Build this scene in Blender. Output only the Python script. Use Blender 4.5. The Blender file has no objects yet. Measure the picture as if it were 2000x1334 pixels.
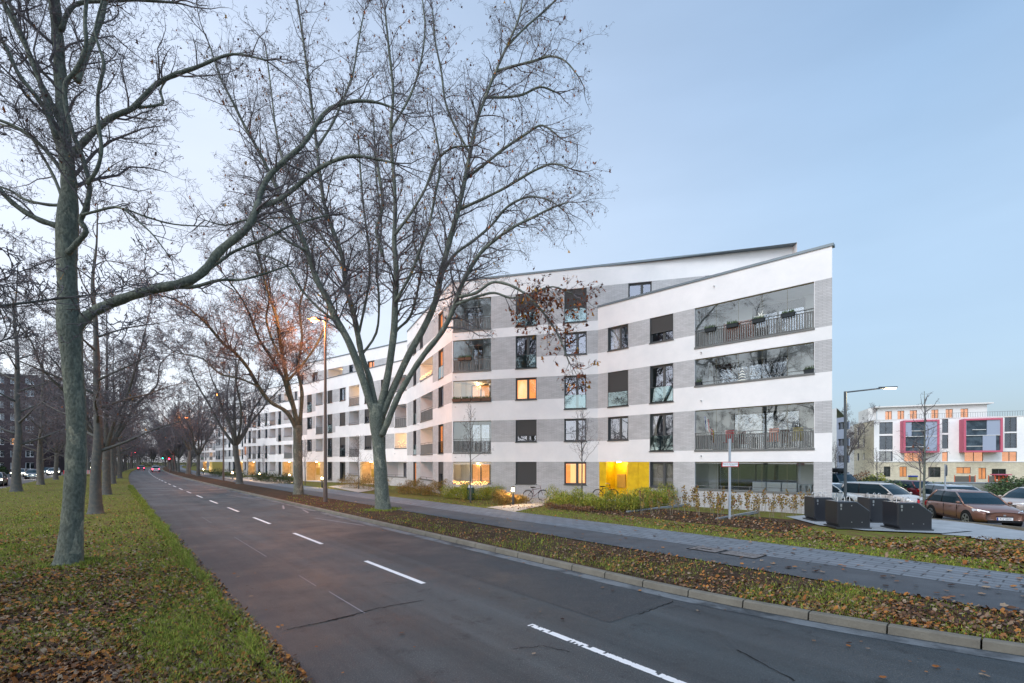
import bpy, math, random
import numpy as np
from mathutils import Vector, Matrix
R = math.radians
random.seed(7)
rng = np.random.default_rng(7)
sc = bpy.context.scene
COL = sc.collection

# ------------------------------------------------------------------ camera
F = 944.4            # focal length in photo pixels (17 mm on 36 mm)
HOR = 902.0          # horizon row in the photo
CH = 2.6             # camera height above the road
cam_d = bpy.data.cameras.new("camera"); cam = bpy.data.objects.new("camera", cam_d); COL.objects.link(cam)
cam_d.lens = 17.0; cam_d.sensor_width = 36.0; cam_d.shift_y = 235.0 / 2000.0
cam_d.clip_start = 0.05; cam_d.clip_end = 3000
cam.location = (0, 0, CH); cam.rotation_euler = (R(90), 0, 0)
sc.camera = cam

# ------------------------------------------------------------------ world
def lin(h):
    if isinstance(h, str):
        h = h.lstrip('#'); c = [int(h[i:i+2], 16) / 255 for i in (0, 2, 4)]
    else: c = h
    return tuple((x / 12.92 if x <= 0.04045 else ((x + 0.055) / 1.055) ** 2.4) for x in c) + (1,)
w = bpy.data.worlds.new("World"); sc.world = w; w.use_nodes = True
nt = w.node_tree; N = nt.nodes; LK = nt.links
for n_ in list(N): N.remove(n_)
out = N.new('ShaderNodeOutputWorld')
sky = N.new('ShaderNodeTexSky'); sky.sky_type = 'NISHITA'; sky.sun_disc = False
SUN_EL, SUN_ROT = R(24), R(232)
sky.sun_elevation = R(34); sky.sun_rotation = SUN_ROT; sky.dust_density = 2
b1 = N.new('ShaderNodeBackground'); b1.inputs['Strength'].default_value = 0.05
LK.new(sky.outputs[0], b1.inputs['Color'])
tc = N.new('ShaderNodeTexCoord'); sx = N.new('ShaderNodeSeparateXYZ'); LK.new(tc.outputs['Generated'], sx.inputs[0])
cr = N.new('ShaderNodeValToRGB'); cr2 = N.new('ShaderNodeValToRGB')
def ramp(r, stops):
    e = r.color_ramp.elements
    while len(e) > 1: e.remove(e[-1])
    e[0].position = stops[0][0]; e[0].color = lin(stops[0][1])
    for p_, c_ in stops[1:]:
        x_ = e.new(p_); x_.color = lin(c_)
# overcast dusk veil: right-hand sky (blue grey) and left-hand sky (pale afterglow)
ramp(cr, [(0.0, '#8294a3'), (0.07, '#8699ab'), (0.18, '#9ab0c3'), (0.34, '#a1b9cf'), (0.60, '#88a5c4'), (1.0, '#7798bb')])
ramp(cr2, [(0.0, '#e2e4eb'), (0.15, '#e2e6ee'), (0.40, '#d8dfec'), (0.75, '#b8c8df'), (1.0, '#97b2d4')])
nz = N.new('ShaderNodeTexNoise'); nz.inputs['Scale'].default_value = 2.2; nz.inputs['Detail'].default_value = 5
mp = N.new('ShaderNodeMapping'); mp.inputs['Scale'].default_value = (1, 1, 4)
LK.new(tc.outputs['Generated'], mp.inputs[0]); LK.new(mp.outputs[0], nz.inputs['Vector'])
LK.new(sx.outputs['Z'], cr.inputs[0]); LK.new(sx.outputs['Z'], cr2.inputs[0])
mr = N.new('ShaderNodeMapRange'); mr.inputs['From Min'].default_value = 0.55; mr.inputs['From Max'].default_value = -0.45
LK.new(sx.outputs['X'], mr.inputs['Value'])
mx = N.new('ShaderNodeMix'); mx.data_type = 'RGBA'
LK.new(mr.outputs[0], mx.inputs['Factor']); LK.new(cr.outputs[0], mx.inputs[6]); LK.new(cr2.outputs[0], mx.inputs[7])
m2 = N.new('ShaderNodeMapRange'); m2.inputs['From Min'].default_value = 0.3; m2.inputs['From Max'].default_value = 0.7
m2.inputs['To Min'].default_value = 0.92; m2.inputs['To Max'].default_value = 1.03
LK.new(nz.outputs['Fac'], m2.inputs['Value'])
# unseen sky behind the camera, boosted to throw soft light on the facades
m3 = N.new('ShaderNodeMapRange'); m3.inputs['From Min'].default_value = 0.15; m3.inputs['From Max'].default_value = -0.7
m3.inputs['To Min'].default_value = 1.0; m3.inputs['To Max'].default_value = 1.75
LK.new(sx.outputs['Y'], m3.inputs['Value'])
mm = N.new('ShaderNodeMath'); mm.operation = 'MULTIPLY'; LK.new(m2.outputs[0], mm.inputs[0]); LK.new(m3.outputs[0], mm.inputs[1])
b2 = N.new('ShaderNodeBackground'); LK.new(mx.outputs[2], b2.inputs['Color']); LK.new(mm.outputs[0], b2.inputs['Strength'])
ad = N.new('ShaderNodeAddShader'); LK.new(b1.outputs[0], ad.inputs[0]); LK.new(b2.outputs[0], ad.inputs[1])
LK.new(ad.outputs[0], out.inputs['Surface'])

sd = bpy.data.lights.new("sun", 'SUN'); sd.energy = 1.35; sd.angle = R(25); sd.color = (1.0, 0.99, 0.985)
so = bpy.data.objects.new("sun", sd); COL.objects.link(so)
so.rotation_euler = (R(42), 0, R(-42)); so.location = (0, -20, 40)
sc.view_settings.view_transform = 'Standard'; sc.view_settings.look = 'None'
sc.view_settings.exposure = 0.2; sc.view_settings.gamma = 1
sc.cycles.max_bounces = 6; sc.cycles.transparent_max_bounces = 16; sc.cycles.sample_clamp_indirect = 4
sc.cycles.use_denoising = True

# ------------------------------------------------------------------ materials
M = {}
def mat(name, col, rough=0.8, spec=0.3, metal=0.0, noise=None, bump=None, emit=None, scale=8.0, coat=0.0, island=None, coords='Object'):
    """noise=(colour2, scale, lo, hi); bump=(strength, scale); island=list of colours per loose piece"""
    m = bpy.data.materials.new(name); m.use_nodes = True; t = m.node_tree; n = t.nodes; l = t.links
    b = n['Principled BSDF']; c = lin(col)
    b.inputs['Base Color'].default_value = c; b.inputs['Roughness'].default_value = rough
    b.inputs['Specular IOR Level'].default_value = spec; b.inputs['Metallic'].default_value = metal
    if coat: b.inputs['Coat Weight'].default_value = coat; b.inputs['Coat Roughness'].default_value = 0.05
    if emit:
        b.inputs['Emission Color'].default_value = lin(emit[0]); b.inputs['Emission Strength'].default_value = emit[1]
    tcn = n.new('ShaderNodeTexCoord') if (noise or bump) else None
    if noise:
        x = n.new('ShaderNodeTexNoise'); x.inputs['Scale'].default_value = noise[1]; x.inputs['Detail'].default_value = 6; x.inputs['Roughness'].default_value = 0.65
        l.new(tcn.outputs[coords], x.inputs['Vector'])
        r_ = n.new('ShaderNodeMapRange'); r_.inputs['From Min'].default_value = noise[2]; r_.inputs['From Max'].default_value = noise[3]
        l.new(x.outputs['Fac'], r_.inputs['Value'])
        k = n.new('ShaderNodeMix'); k.data_type = 'RGBA'; k.inputs[6].default_value = c; k.inputs[7].default_value = lin(noise[0])
        l.new(r_.outputs[0], k.inputs['Factor']); l.new(k.outputs[2], b.inputs['Base Color'])
    if island:
        g = n.new('ShaderNodeNewGeometry'); r_ = n.new('ShaderNodeValToRGB'); r_.color_ramp.interpolation = 'CONSTANT'
        ramp(r_, [(i / len(island), q) for i, q in enumerate(island)])
        l.new(g.outputs['Random Per Island'], r_.inputs[0]); l.new(r_.outputs[0], b.inputs['Base Color'])
    if bump:
        x = n.new('ShaderNodeTexNoise'); x.inputs['Scale'].default_value = bump[1]; x.inputs['Detail'].default_value = 5
        l.new(tcn.outputs[coords], x.inputs['Vector'])
        bp = n.new('ShaderNodeBump'); bp.inputs['Strength'].default_value = bump[0]; bp.inputs['Distance'].default_value = 0.03
        l.new(x.outputs['Fac'], bp.inputs['Height']); l.new(bp.outputs[0], b.inputs['Normal'])
    M[name] = m; return m
def glass(name, tint, base_refl, rough=0.0, transp=(1, 1, 1)):
    m = bpy.data.materials.new(name); m.use_nodes = True; t = m.node_tree; n = t.nodes; l = t.links
    n.remove(n['Principled BSDF']); o = n['Material Output']
    tr = n.new('ShaderNodeBsdfTransparent'); tr.inputs[0].default_value = transp + (1,)
    gl = n.new('ShaderNodeBsdfGlossy'); gl.inputs['Color'].default_value = lin(tint); gl.inputs['Roughness'].default_value = rough
    fr = n.new('ShaderNodeFresnel'); fr.inputs[0].default_value = 1.5
    ma = n.new('ShaderNodeMath'); ma.operation = 'ADD'; ma.inputs[1].default_value = base_refl; ma.use_clamp = True
    mi = n.new('ShaderNodeMixShader'); l.new(fr.outputs[0], ma.inputs[0]); l.new(ma.outputs[0], mi.inputs[0])
    l.new(tr.outputs[0], mi.inputs[1]); l.new(gl.outputs[0], mi.inputs[2]); l.new(mi.outputs[0], o.inputs[0])
    M[name] = m; return m
def brickmat(name, c1, c2, mortar, sx_, sy_, rough=0.85, bumpv=0.25, offset=0.5, msize=0.02, planar=False, w_=0.5, h_=0.25):
    m = bpy.data.materials.new(name); m.use_nodes = True; t = m.node_tree; n = t.nodes; l = t.links
    b = n['Principled BSDF']; b.inputs['Roughness'].default_value = rough; b.inputs['Specular IOR Level'].default_value = 0.25
    uv = n.new('ShaderNodeUVMap'); br = n.new('ShaderNodeTexBrick')
    l.new(uv.outputs[0], br.inputs['Vector'])
    br.inputs['Color1'].default_value = lin(c1); br.inputs['Color2'].default_value = lin(c2); br.inputs['Mortar'].default_value = lin(mortar)
    br.inputs['Scale'].default_value = 1.0; br.inputs['Mortar Size'].default_value = msize; br.offset = offset
    br.inputs['Brick Width'].default_value = sx_; br.inputs['Row Height'].default_value = sy_; br.inputs['Mortar Smooth'].default_value = 0.1
    x = n.new('ShaderNodeTexNoise'); x.inputs['Scale'].default_value = 1.3; x.inputs['Detail'].default_value = 6; l.new(uv.outputs[0], x.inputs['Vector'])
    r_ = n.new('ShaderNodeMapRange'); r_.inputs['To Min'].default_value = 0.78; r_.inputs['To Max'].default_value = 1.2; l.new(x.outputs['Fac'], r_.inputs['Value'])
    k = n.new('ShaderNodeMix'); k.data_type = 'RGBA'; k.blend_type = 'MULTIPLY'; k.inputs['Factor'].default_value = 1
    l.new(br.outputs['Color'], k.inputs[6]); l.new(r_.outputs[0], k.inputs[7]); l.new(k.outputs[2], b.inputs['Base Color'])
    bp = n.new('ShaderNodeBump'); bp.inputs['Strength'].default_value = bumpv; bp.inputs['Distance'].default_value = 0.01; bp.invert = True
    l.new(br.outputs['Fac'], bp.inputs['Height']); l.new(bp.outputs[0], b.inputs['Normal'])
    M[name] = m; return m

mat('render_white', '#f0f1f2', 0.9, 0.2, noise=('#e2e5e7', 0.5, 0.38, 0.72), bump=(0.05, 60))
brickmat('brick_grey', '#c4c6c8', '#b7b9bb', '#a0a2a4', 0.36, 0.075, msize=0.009)
brickmat('brick_cream', '#d9d2bd', '#cbc3ac', '#b9b2a0', 0.5, 0.16, msize=0.02)
brickmat('brick_dark', '#4a4044', '#3f383e', '#383238', 0.5, 0.2, msize=0.02)
mat('frame_grey', '#4c5052', 0.45, 0.4)
mat('flashing', '#6f7b82', 0.4, 0.5, metal=0.5)
mat('shutter', '#5c5d5e', 0.6, 0.3)
mat('rail_metal', '#6a6e6e', 0.45, 0.5)
mat('soffit', '#7f7a5e', 0.8)
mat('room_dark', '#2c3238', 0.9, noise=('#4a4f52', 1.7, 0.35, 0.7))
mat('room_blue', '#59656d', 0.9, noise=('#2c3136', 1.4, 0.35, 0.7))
mat('room_lit', '#e8b37a', 0.9, emit=('#ffb26b', 0.55), noise=('#b97f4a', 1.5, 0.35, 0.65))
mat('room_dim', '#c09a78', 0.9, emit=('#ffae70', 0.5), noise=('#8a6450', .9, 0.35, 0.65))
mat('curtain', '#d9d6cc', 0.9)
mat('curtain_lit', '#f2d2a0', 0.9, emit=('#ffc98a', 0.75))
glass('pane', '#e4ebfa', 0.28)
glass('pane_far', '#c9d6e6', 0.10)
glass('pane_lit', '#ffffff', 0.06)
glass('glazing', '#e3eef4', 0.11, transp=(0.88, 0.93, 0.94))
glass('balustrade', '#cfe4e6', 0.26, transp=(0.6, 0.75, 0.75))
mat('yellow_panel', '#e3bf0a', 0.5, 0.4, noise=('#d2ab08', 2.5, 0.4, 0.6))
mat('yellow_soft', '#d6b98c', 0.6, 0.3, noise=('#c7a878', 2.5, 0.4, 0.6))
mat('yellow_door', '#caa23a', 0.5, 0.4)
mat('letterbox', '#a88a3c', 0.5)
def asphalt(name, c1, c2, c3, rough):
    m = mat(name, c1, rough, 0.4); t = m.node_tree; n = t.nodes; l = t.links; b = n['Principled BSDF']; tc_ = n.new('ShaderNodeTexCoord')
    def noi(sc_, det, lo, hi, ro=.6):
        x = n.new('ShaderNodeTexNoise'); x.inputs['Scale'].default_value = sc_; x.inputs['Detail'].default_value = det; x.inputs['Roughness'].default_value = ro; l.new(tc_.outputs['Object'], x.inputs['Vector'])
        r_ = n.new('ShaderNodeMapRange'); r_.inputs['From Min'].default_value = lo; r_.inputs['From Max'].default_value = hi; l.new(x.outputs['Fac'], r_.inputs['Value']); return r_.outputs[0], x.outputs['Fac']
    def mixc(f, a, c, bl='MIX'):
        k = n.new('ShaderNodeMix'); k.data_type = 'RGBA'; k.blend_type = bl; l.new(f, k.inputs['Factor'])
        if isinstance(a, tuple): k.inputs[6].default_value = a
        else: l.new(a, k.inputs[6])
        k.inputs[7].default_value = c; return k.outputs[2]
    f1, _ = noi(.35, 4, .40, .62); f2, _ = noi(1.7, 8, .56, .66, .75); f3, h3 = noi(55, 3, .55, .75); f4, _ = noi(160, 2, .60, .70); f5, _ = noi(7, 8, .54, .64, .85)
    o = mixc(f1, lin(c1), lin(c2)); o = mixc(f2, o, lin(c3))
    g = n.new('ShaderNodeMath'); g.operation = 'MULTIPLY'; g.inputs[1].default_value = .55; l.new(f5, g.inputs[0]); o = mixc(g.outputs[0], o, lin(c3))
    
    g = n.new('ShaderNodeMath'); g.operation = 'MULTIPLY'; g.inputs[1].default_value = .8; l.new(f3, g.inputs[0]); o = mixc(g.outputs[0], o, lin('#7d7d7c'))
    g = n.new('ShaderNodeMath'); g.operation = 'MULTIPLY'; g.inputs[1].default_value = .6; l.new(f4, g.inputs[0]); o = mixc(g.outputs[0], o, lin('#1c1d1e'))
    l.new(o, b.inputs['Base Color']); bp = n.new('ShaderNodeBump'); bp.inputs['Strength'].default_value = .7; bp.inputs['Distance'].default_value = .02; l.new(h3, bp.inputs['Height']); l.new(bp.outputs[0], b.inputs['Normal'])
    rr_ = n.new('ShaderNodeMapRange'); rr_.inputs['To Min'].default_value = rough+.12; rr_.inputs['To Max'].default_value = rough-.12; l.new(f1, rr_.inputs['Value']); l.new(rr_.outputs[0], b.inputs['Roughness'])
asphalt('asphalt', '#424547', '#35383b', '#27292b', .58)
def tracks():
    m = M['asphalt']; t = m.node_tree; n = t.nodes; l = t.links; b = n['Principled BSDF']; src = b.inputs['Base Color'].links[0].from_socket; uv = n.new('ShaderNodeUVMap'); mp_ = n.new('ShaderNodeMapping'); mp_.inputs['Scale'].default_value = (.035, 1.5, 1); l.new(uv.outputs[0], mp_.inputs[0])
    x = n.new('ShaderNodeTexNoise'); x.inputs['Scale'].default_value = 1.0; x.inputs['Detail'].default_value = 7; x.inputs['Roughness'].default_value = .6; l.new(mp_.outputs[0], x.inputs['Vector'])
    r_ = n.new('ShaderNodeMapRange'); r_.inputs['From Min'].default_value = .33; r_.inputs['From Max'].default_value = .67; r_.inputs['To Min'].default_value = .70; r_.inputs['To Max'].default_value = 1.36; l.new(x.outputs['Fac'], r_.inputs['Value'])
    k = n.new('ShaderNodeMix'); k.data_type = 'RGBA'; k.blend_type = 'MULTIPLY'; k.inputs['Factor'].default_value = 1; l.new(src, k.inputs[6]); l.new(r_.outputs[0], k.inputs[7])
    sp_ = n.new('ShaderNodeSeparateXYZ'); l.new(uv.outputs[0], sp_.inputs[0]); c_ = n.new('ShaderNodeValToRGB'); mr_ = n.new('ShaderNodeMapRange'); mr_.inputs['From Min'].default_value = 1.5; mr_.inputs['From Max'].default_value = 9.0; l.new(sp_.outputs['Y'], mr_.inputs['Value']); l.new(mr_.outputs[0], c_.inputs[0])
    e = c_.color_ramp.elements; e[0].color = (.80, .77, .76, 1); e[1].color = (.72, .86, .92, 1)
    for p_, q in ((.18, (1.0, .99, .98)), (.40, (1.1, 1.1, 1.08)), (.52, (.92, .98, 1.0)), (.66, (.74, .86, .90)), (.80, (.95, 1.02, 1.05)), (.93, (.66, .74, .78))): z_ = e.new(p_); z_.color = q+(1,)
    k2 = n.new('ShaderNodeMix'); k2.data_type = 'RGBA'; k2.blend_type = 'MULTIPLY'; k2.inputs['Factor'].default_value = 1; l.new(k.outputs[2], k2.inputs[6]); l.new(c_.outputs[0], k2.inputs[7]); l.new(k2.outputs[2], b.inputs['Base Color'])
tracks()
asphalt('asphalt_patch', '#34393d', '#2e3337', '#26292b', .6)
mat('asphalt_old', '#59575a', 0.8, 0.3, noise=('#4d4b4e', 1.5, 0.4, 0.6), bump=(0.4, 40))
mat('bike_asphalt', '#4f5459', 0.75, 0.3, noise=('#474b50', 1.2, 0.4, 0.6), bump=(0.25, 60))
brickmat('pavers', '#757c83', '#6b7279', '#4a4e52', 0.6, 0.3, msize=0.018)
brickmat('kerb_stone', '#8d8a80', '#7f7c73', '#3c3b38', 1.0, 0.9, msize=0.02, offset=0.0)
mat('gutter', '#6d7377', 0.7, 0.3, noise=('#3c4043', 0.9, 0.45, 0.6), bump=(0.3, 30))
mat('crack', '#191a1b', 0.9)
mat('paint_white', '#e2e2e2', 0.6)
mat('paint_old', '#86858a', 0.8)
mat('concrete', '#9aa1a6', 0.8, noise=('#878e93', 1.1, 0.35, 0.65), bump=(0.1, 30))
mat('path_slab', '#b7b0a5', 0.85, noise=('#a59d92', 2, 0.35, 0.65))
mat('grass_ground', '#66702e', 0.95, 0.1, noise=('#66553a', 3.3, 0.40, 0.62), bump=(0.9, 22))
mat('soil', '#3c3229', 0.95, 0.1, noise=('#544030', 2.1, 0.4, 0.65), bump=(0.8, 14))
mat('grass_blade', '#5d8a22', 0.7, 0.2, island=['#728a2e', '#8a9c38', '#5c742c', '#9ca844', '#6a7434', '#9c9656', '#7e8836', '#56652e', '#887c44'])
mat('leaf_litter', '#8a5a38', 0.8, 0.15, island=['#5f4636', '#765844', '#8a6242', '#4a382e', '#8a7460', '#9c6c3c', '#382c28', '#6c5848', '#94826e', '#5a4a40', '#8a5830', '#a8703a'])
def barkmat(name, base, patch, light, sc_=5.0):
    m = mat(name, base, .9, .15); t = m.node_tree; n = t.nodes; l = t.links; b = n['Principled BSDF']; tc_ = n.new('ShaderNodeTexCoord'); mp_ = n.new('ShaderNodeMapping'); mp_.inputs['Scale'].default_value = (1, 1, .55); l.new(tc_.outputs['Object'], mp_.inputs[0])
    nz_ = n.new('ShaderNodeTexNoise'); nz_.inputs['Scale'].default_value = 3.0; nz_.inputs['Detail'].default_value = 5; l.new(mp_.outputs[0], nz_.inputs['Vector'])
    ad_ = n.new('ShaderNodeMix'); ad_.data_type = 'RGBA'; ad_.blend_type = 'LINEAR_LIGHT'; ad_.inputs['Factor'].default_value = .35; l.new(mp_.outputs[0], ad_.inputs[6]); l.new(nz_.outputs['Color'], ad_.inputs[7])
    vo = n.new('ShaderNodeTexVoronoi'); vo.inputs['Scale'].default_value = sc_; l.new(ad_.outputs[2], vo.inputs['Vector'])
    sp_ = n.new('ShaderNodeSeparateColor'); l.new(vo.outputs['Color'], sp_.inputs[0]); r_ = n.new('ShaderNodeValToRGB'); ramp(r_, [(0, base), (.60, base), (.70, patch), (.93, patch), (.97, light)]); l.new(sp_.outputs[0], r_.inputs[0])
    n2 = n.new('ShaderNodeTexNoise'); n2.inputs['Scale'].default_value = 22; n2.inputs['Detail'].default_value = 6; l.new(mp_.outputs[0], n2.inputs['Vector']); r2 = n.new('ShaderNodeMapRange'); r2.inputs['From Min'].default_value = .3; r2.inputs['From Max'].default_value = .7; r2.inputs['To Min'].default_value = .62; r2.inputs['To Max'].default_value = 1.3; l.new(n2.outputs['Fac'], r2.inputs['Value'])
    k = n.new('ShaderNodeMix'); k.data_type = 'RGBA'; k.blend_type = 'MULTIPLY'; k.inputs['Factor'].default_value = 1; l.new(r_.outputs[0], k.inputs[6]); l.new(r2.outputs[0], k.inputs[7]); l.new(k.outputs[2], b.inputs['Base Color'])
    bp = n.new('ShaderNodeBump'); bp.inputs['Strength'].default_value = 1; bp.inputs['Distance'].default_value = .03; l.new(n2.outputs['Fac'], bp.inputs['Height']); l.new(bp.outputs[0], b.inputs['Normal'])
barkmat('bark', '#666c64', '#74796e', '#8b8c7e')
mat('bark_dark', '#5b5c5a', 0.9, 0.15, noise=('#6c6860', 4, 0.45, 0.65), bump=(1.0, 8))
mat('twig', '#6c676a', 0.9, 0.1)
mat('tree_leaf', '#7a4a30', 0.8, 0.1, island=['#6d3f2c', '#8a4f30', '#7a4636', '#a05f2c', '#5c3830', '#8d5a3a', '#b0802e'])
mat('hedge_leaf', '#8f9a34', 0.7, 0.2, island=['#8f9c38', '#a3a540', '#72862e', '#b0a848', '#60752a', '#988a3c'])
mat('hedge_rust', '#8f7a3c', 0.8, 0.2, island=['#7d6a38', '#94803e', '#6d5634', '#a0884a', '#5c5a2c', '#886040'])
mat('hedge_dark', '#33402a', 0.85, 0.2, island=['#34432b', '#2b3826', '#40502f', '#4a5a34', '#26301f'])
mat('ivy_leaf', '#44583a', 0.7, 0.3, island=['#3f5536', '#4d6640', '#33472e', '#5a6c46', '#667a50'])
mat('stem', '#8a8272', 0.9)
mat('pole_grey', '#63686c', 0.5, 0.5, metal=0.3)
mat('pole_brown', '#6d5f58', 0.6, 0.4, metal=0.2)
mat('pole_light', '#b4bfca', 0.45, 0.5, metal=0.3)
mat('lamp_glow', '#ffb070', 0.5, emit=('#ff8038', 18))
mat('lamp_white', '#fff0d0', 0.5, emit=('#ffe6b8', 24))
mat('bollard_glow', '#ffd9a0', 0.5, emit=('#ffc880', 60))
mat('red_glow', '#ff3040', 0.5, emit=('#ff2038', 30))
mat('green_glow', '#40ffd0', 0.5, emit=('#38f0c8', 8))
mat('head_glow', '#fff6dc', 0.5, emit=('#fff2d0', 22))
mat('panel_glow', '#fff3c8', 0.5, emit=('#fff0c0', 2.2))
mat('fairy', '#ffcf8a', 0.5, emit=('#ffbf70', 14))
mat('bin_black', '#2a2d33', 0.32, 0.5, coat=0.2)
mat('bin_base', '#34383c', 0.5, 0.4)
mat('steel', '#c4c8cc', 0.3, 0.6, metal=0.9)
mat('rubber', '#1d1e20', 0.85)
mat('rim', '#a9adb2', 0.35, 0.5, metal=0.8)
mat('car_glass', '#0c2630', 0.08, 0.45)
mat('bay_glass', '#2b3a46', 0.35, 0.3, noise=('#4a5a66', .8, .4, .6))
mat('black_trim', '#17181a', 0.5)
mat('headlamp', '#d6dde2', 0.12, 0.8, metal=0.3)
mat('tail_lamp', '#8f1018', 0.2, 0.6)
mat('plate_white', '#e8eaec', 0.5)
mat('plate_blue', '#1c3f9c', 0.5)
mat('text_black', '#16181a', 0.6)
mat('sign_red', '#c0202c', 0.5)
mat('sign_white', '#eef2f6', 0.5)
mat('sign_back', '#5b6067', 0.6, 0.3)
mat('planter', '#2b3338', 0.6)
mat('planter_brown', '#6c5346', 0.7)
mat('deco_white', '#f2f2ee', 0.6, emit=('#fff6e6', 0.35))
mat('deco_blue', '#2f4468', 0.7)
mat('orange_screen', '#b5684a', 0.9, noise=('#8f4a34', 6, 0.4, 0.6))
mat('pink_frame', '#c06278', 0.6, 0.3)
mat('panel_bluegrey', '#9aa5ba', 0.5, 0.3)
mat('render_pale', '#dcdcda', 0.9)
mat('cabinet', '#b9c4cc', 0.6)
mat('orange_fence', '#d2603c', 0.7)
mat('wood_grey', '#6f6a64', 0.9)
mat('wall_concrete', '#a3a79c', 0.9, noise=('#7b8078', 1.2, 0.35, 0.65))
mat('yellow_box', '#b5a55e', 0.6)
mat('barrier_red', '#d8404a', 0.6)
def paint(name, c, rough=0.28, metal=0.25): return mat(name, c, rough, 0.5, metal=metal, coat=0.6)
paint('paint_brown', '#7d5a4c'); paint('paint_silver', '#aeb4ba'); paint('paint_beige', '#b5a79c'); paint('paint_pearl', '#c9c2bd')
paint('paint_car_white', '#d5dadd', metal=0); paint('paint_navy', '#223446'); paint('paint_green', '#2f4f52'); paint('paint_red', '#5a1a24'); paint('paint_grey', '#6f757c')

# ------------------------------------------------------------------ mesh helpers
class MB:
    def __init__(s): s.v = []; s.f = []; s.m = []; s.uv = None
    def quad(s, a, b, c, d, mi=0):
        n = len(s.v); s.v += [tuple(a), tuple(b), tuple(c), tuple(d)]; s.f.append((n, n+1, n+2, n+3)); s.m.append(mi)
    def poly(s, pts, mi=0):
        n = len(s.v); s.v += [tuple(p) for p in pts]; s.f.append(tuple(range(n, n+len(pts)))); s.m.append(mi)
    def box(s, x0, x1, y0, y1, z0, z1, mi=0, fr=None):
        P = [(x, y, z) for z in (z0, z1) for y in (y0, y1) for x in (x0, x1)]
        if fr: P = [fr(*p) for p in P]
        n = len(s.v); s.v += [tuple(p) for p in P]
        for q in ((0,2,3,1),(4,5,7,6),(0,1,5,4),(2,6,7,3),(0,4,6,2),(1,3,7,5)): s.f.append(tuple(n+i for i in q)); s.m.append(mi)
    def tube(s, pts, rad, sides=6, mi=0, cap=True):
        n0 = len(s.v); k = len(pts)
        for i in range(k):
            p = pts[i]
            a = pts[max(0, i-1)]; b = pts[min(k-1, i+1)]
            tx, ty, tz = b[0]-a[0], b[1]-a[1], b[2]-a[2]
            L = math.sqrt(tx*tx+ty*ty+tz*tz) or 1; tx/=L; ty/=L; tz/=L
            if abs(tz) < 0.85: ux, uy, uz = -ty, tx, 0.0
            else: ux, uy, uz = 0.0, -tz, ty
            if i == 0: lastu = None
            if lastu:
                d = lastu[0]*tx+lastu[1]*ty+lastu[2]*tz
                ux, uy, uz = lastu[0]-d*tx, lastu[1]-d*ty, lastu[2]-d*tz
            L = math.sqrt(ux*ux+uy*uy+uz*uz) or 1; ux/=L; uy/=L; uz/=L; lastu = (ux, uy, uz)
            vx, vy, vz = ty*uz-tz*uy, tz*ux-tx*uz, tx*uy-ty*ux
            r = rad[i] if hasattr(rad, '__len__') else rad
            for j in range(sides):
                A = 6.2832*j/sides; c = math.cos(A)*r; q = math.sin(A)*r
                s.v.append((p[0]+ux*c+vx*q, p[1]+uy*c+vy*q, p[2]+uz*c+vz*q))
        for i in range(k-1):
            for j in range(sides):
                a = n0+i*sides+j; b = n0+i*sides+(j+1) % sides
                s.f.append((a, b, b+sides, a+sides)); s.m.append(mi)
        if cap and sides > 3:
            s.f.append(tuple(n0+j for j in range(sides))[::-1]); s.m.append(mi)
            s.f.append(tuple(n0+(k-1)*sides+j for j in range(sides))); s.m.append(mi)
    def ball(s, c, r, mi=0, n=8, sz=1.0):
        n0 = len(s.v); k = n//2
        for i in range(k+1):
            ph = math.pi*i/k
            for j in range(n):
                th = 2*math.pi*j/n; s.v.append((c[0]+r*math.sin(ph)*math.cos(th), c[1]+r*math.sin(ph)*math.sin(th), c[2]+r*sz*math.cos(ph)))
        for i in range(k):
            for j in range(n):
                a = n0+i*n+j; b = n0+i*n+(j+1) % n; s.f.append((a, a+n, b+n, b)); s.m.append(mi)
    def build(s, name, mats, parent=None, smooth=False, uv=None, off=None):
        me = bpy.data.meshes.new(name)
        v = s.v
        if off is not None: v = [(a-off[0], b-off[1], c-off[2]) for a, b, c in v]
        me.from_pydata(v, [], s.f)
        if not isinstance(mats, (list, tuple)): mats = [mats]
        for m_ in mats: me.materials.append(M[m_])
        if len(mats) > 1: me.polygons.foreach_set('material_index', s.m)
        if smooth: me.polygons.foreach_set('use_smooth', [True]*len(s.f))
        if uv:
            lay = me.uv_layers.new(name='UVMap')
            co = np.array(s.v); li = np.empty(len(me.loops), dtype=np.int32); me.loops.foreach_get('vertex_index', li)
            lay.data.foreach_set('uv', uv(co[li]).astype(np.float32).ravel())
        me.update()
        o = bpy.data.objects.new(name, me); COL.objects.link(o)
        if parent: o.parent = parent
        return o
def tag(o, label=None, cat=None, group=None, kind=None):
    if label: o['label'] = label
    if cat: o['category'] = cat
    if group: o['group'] = group
    if kind: o['kind'] = kind
    return o
def thing(name, label, cat, loc=(0,0,0), rz=0, group=None):
    o = bpy.data.objects.new(name, None); COL.objects.link(o); o.location = loc; o.rotation_euler = (0, 0, rz); o.empty_display_size = 0.3
    return tag(o, label, cat, group)
def copy_tree(o, parent=None, label=None):
    c = o.copy(); COL.objects.link(c); c.parent = parent
    if label: c['label'] = label
    for ch in list(o.children): copy_tree(ch, c)
    return c
def lamp(name, loc, col, e, r=0.1, parent=None):
    d = bpy.data.lights.new(name, 'POINT'); d.energy = e; d.color = col; d.shadow_soft_size = r
    o = bpy.data.objects.new(name, d); COL.objects.link(o); o.location = loc
    if parent: o.parent = parent
    return o

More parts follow.
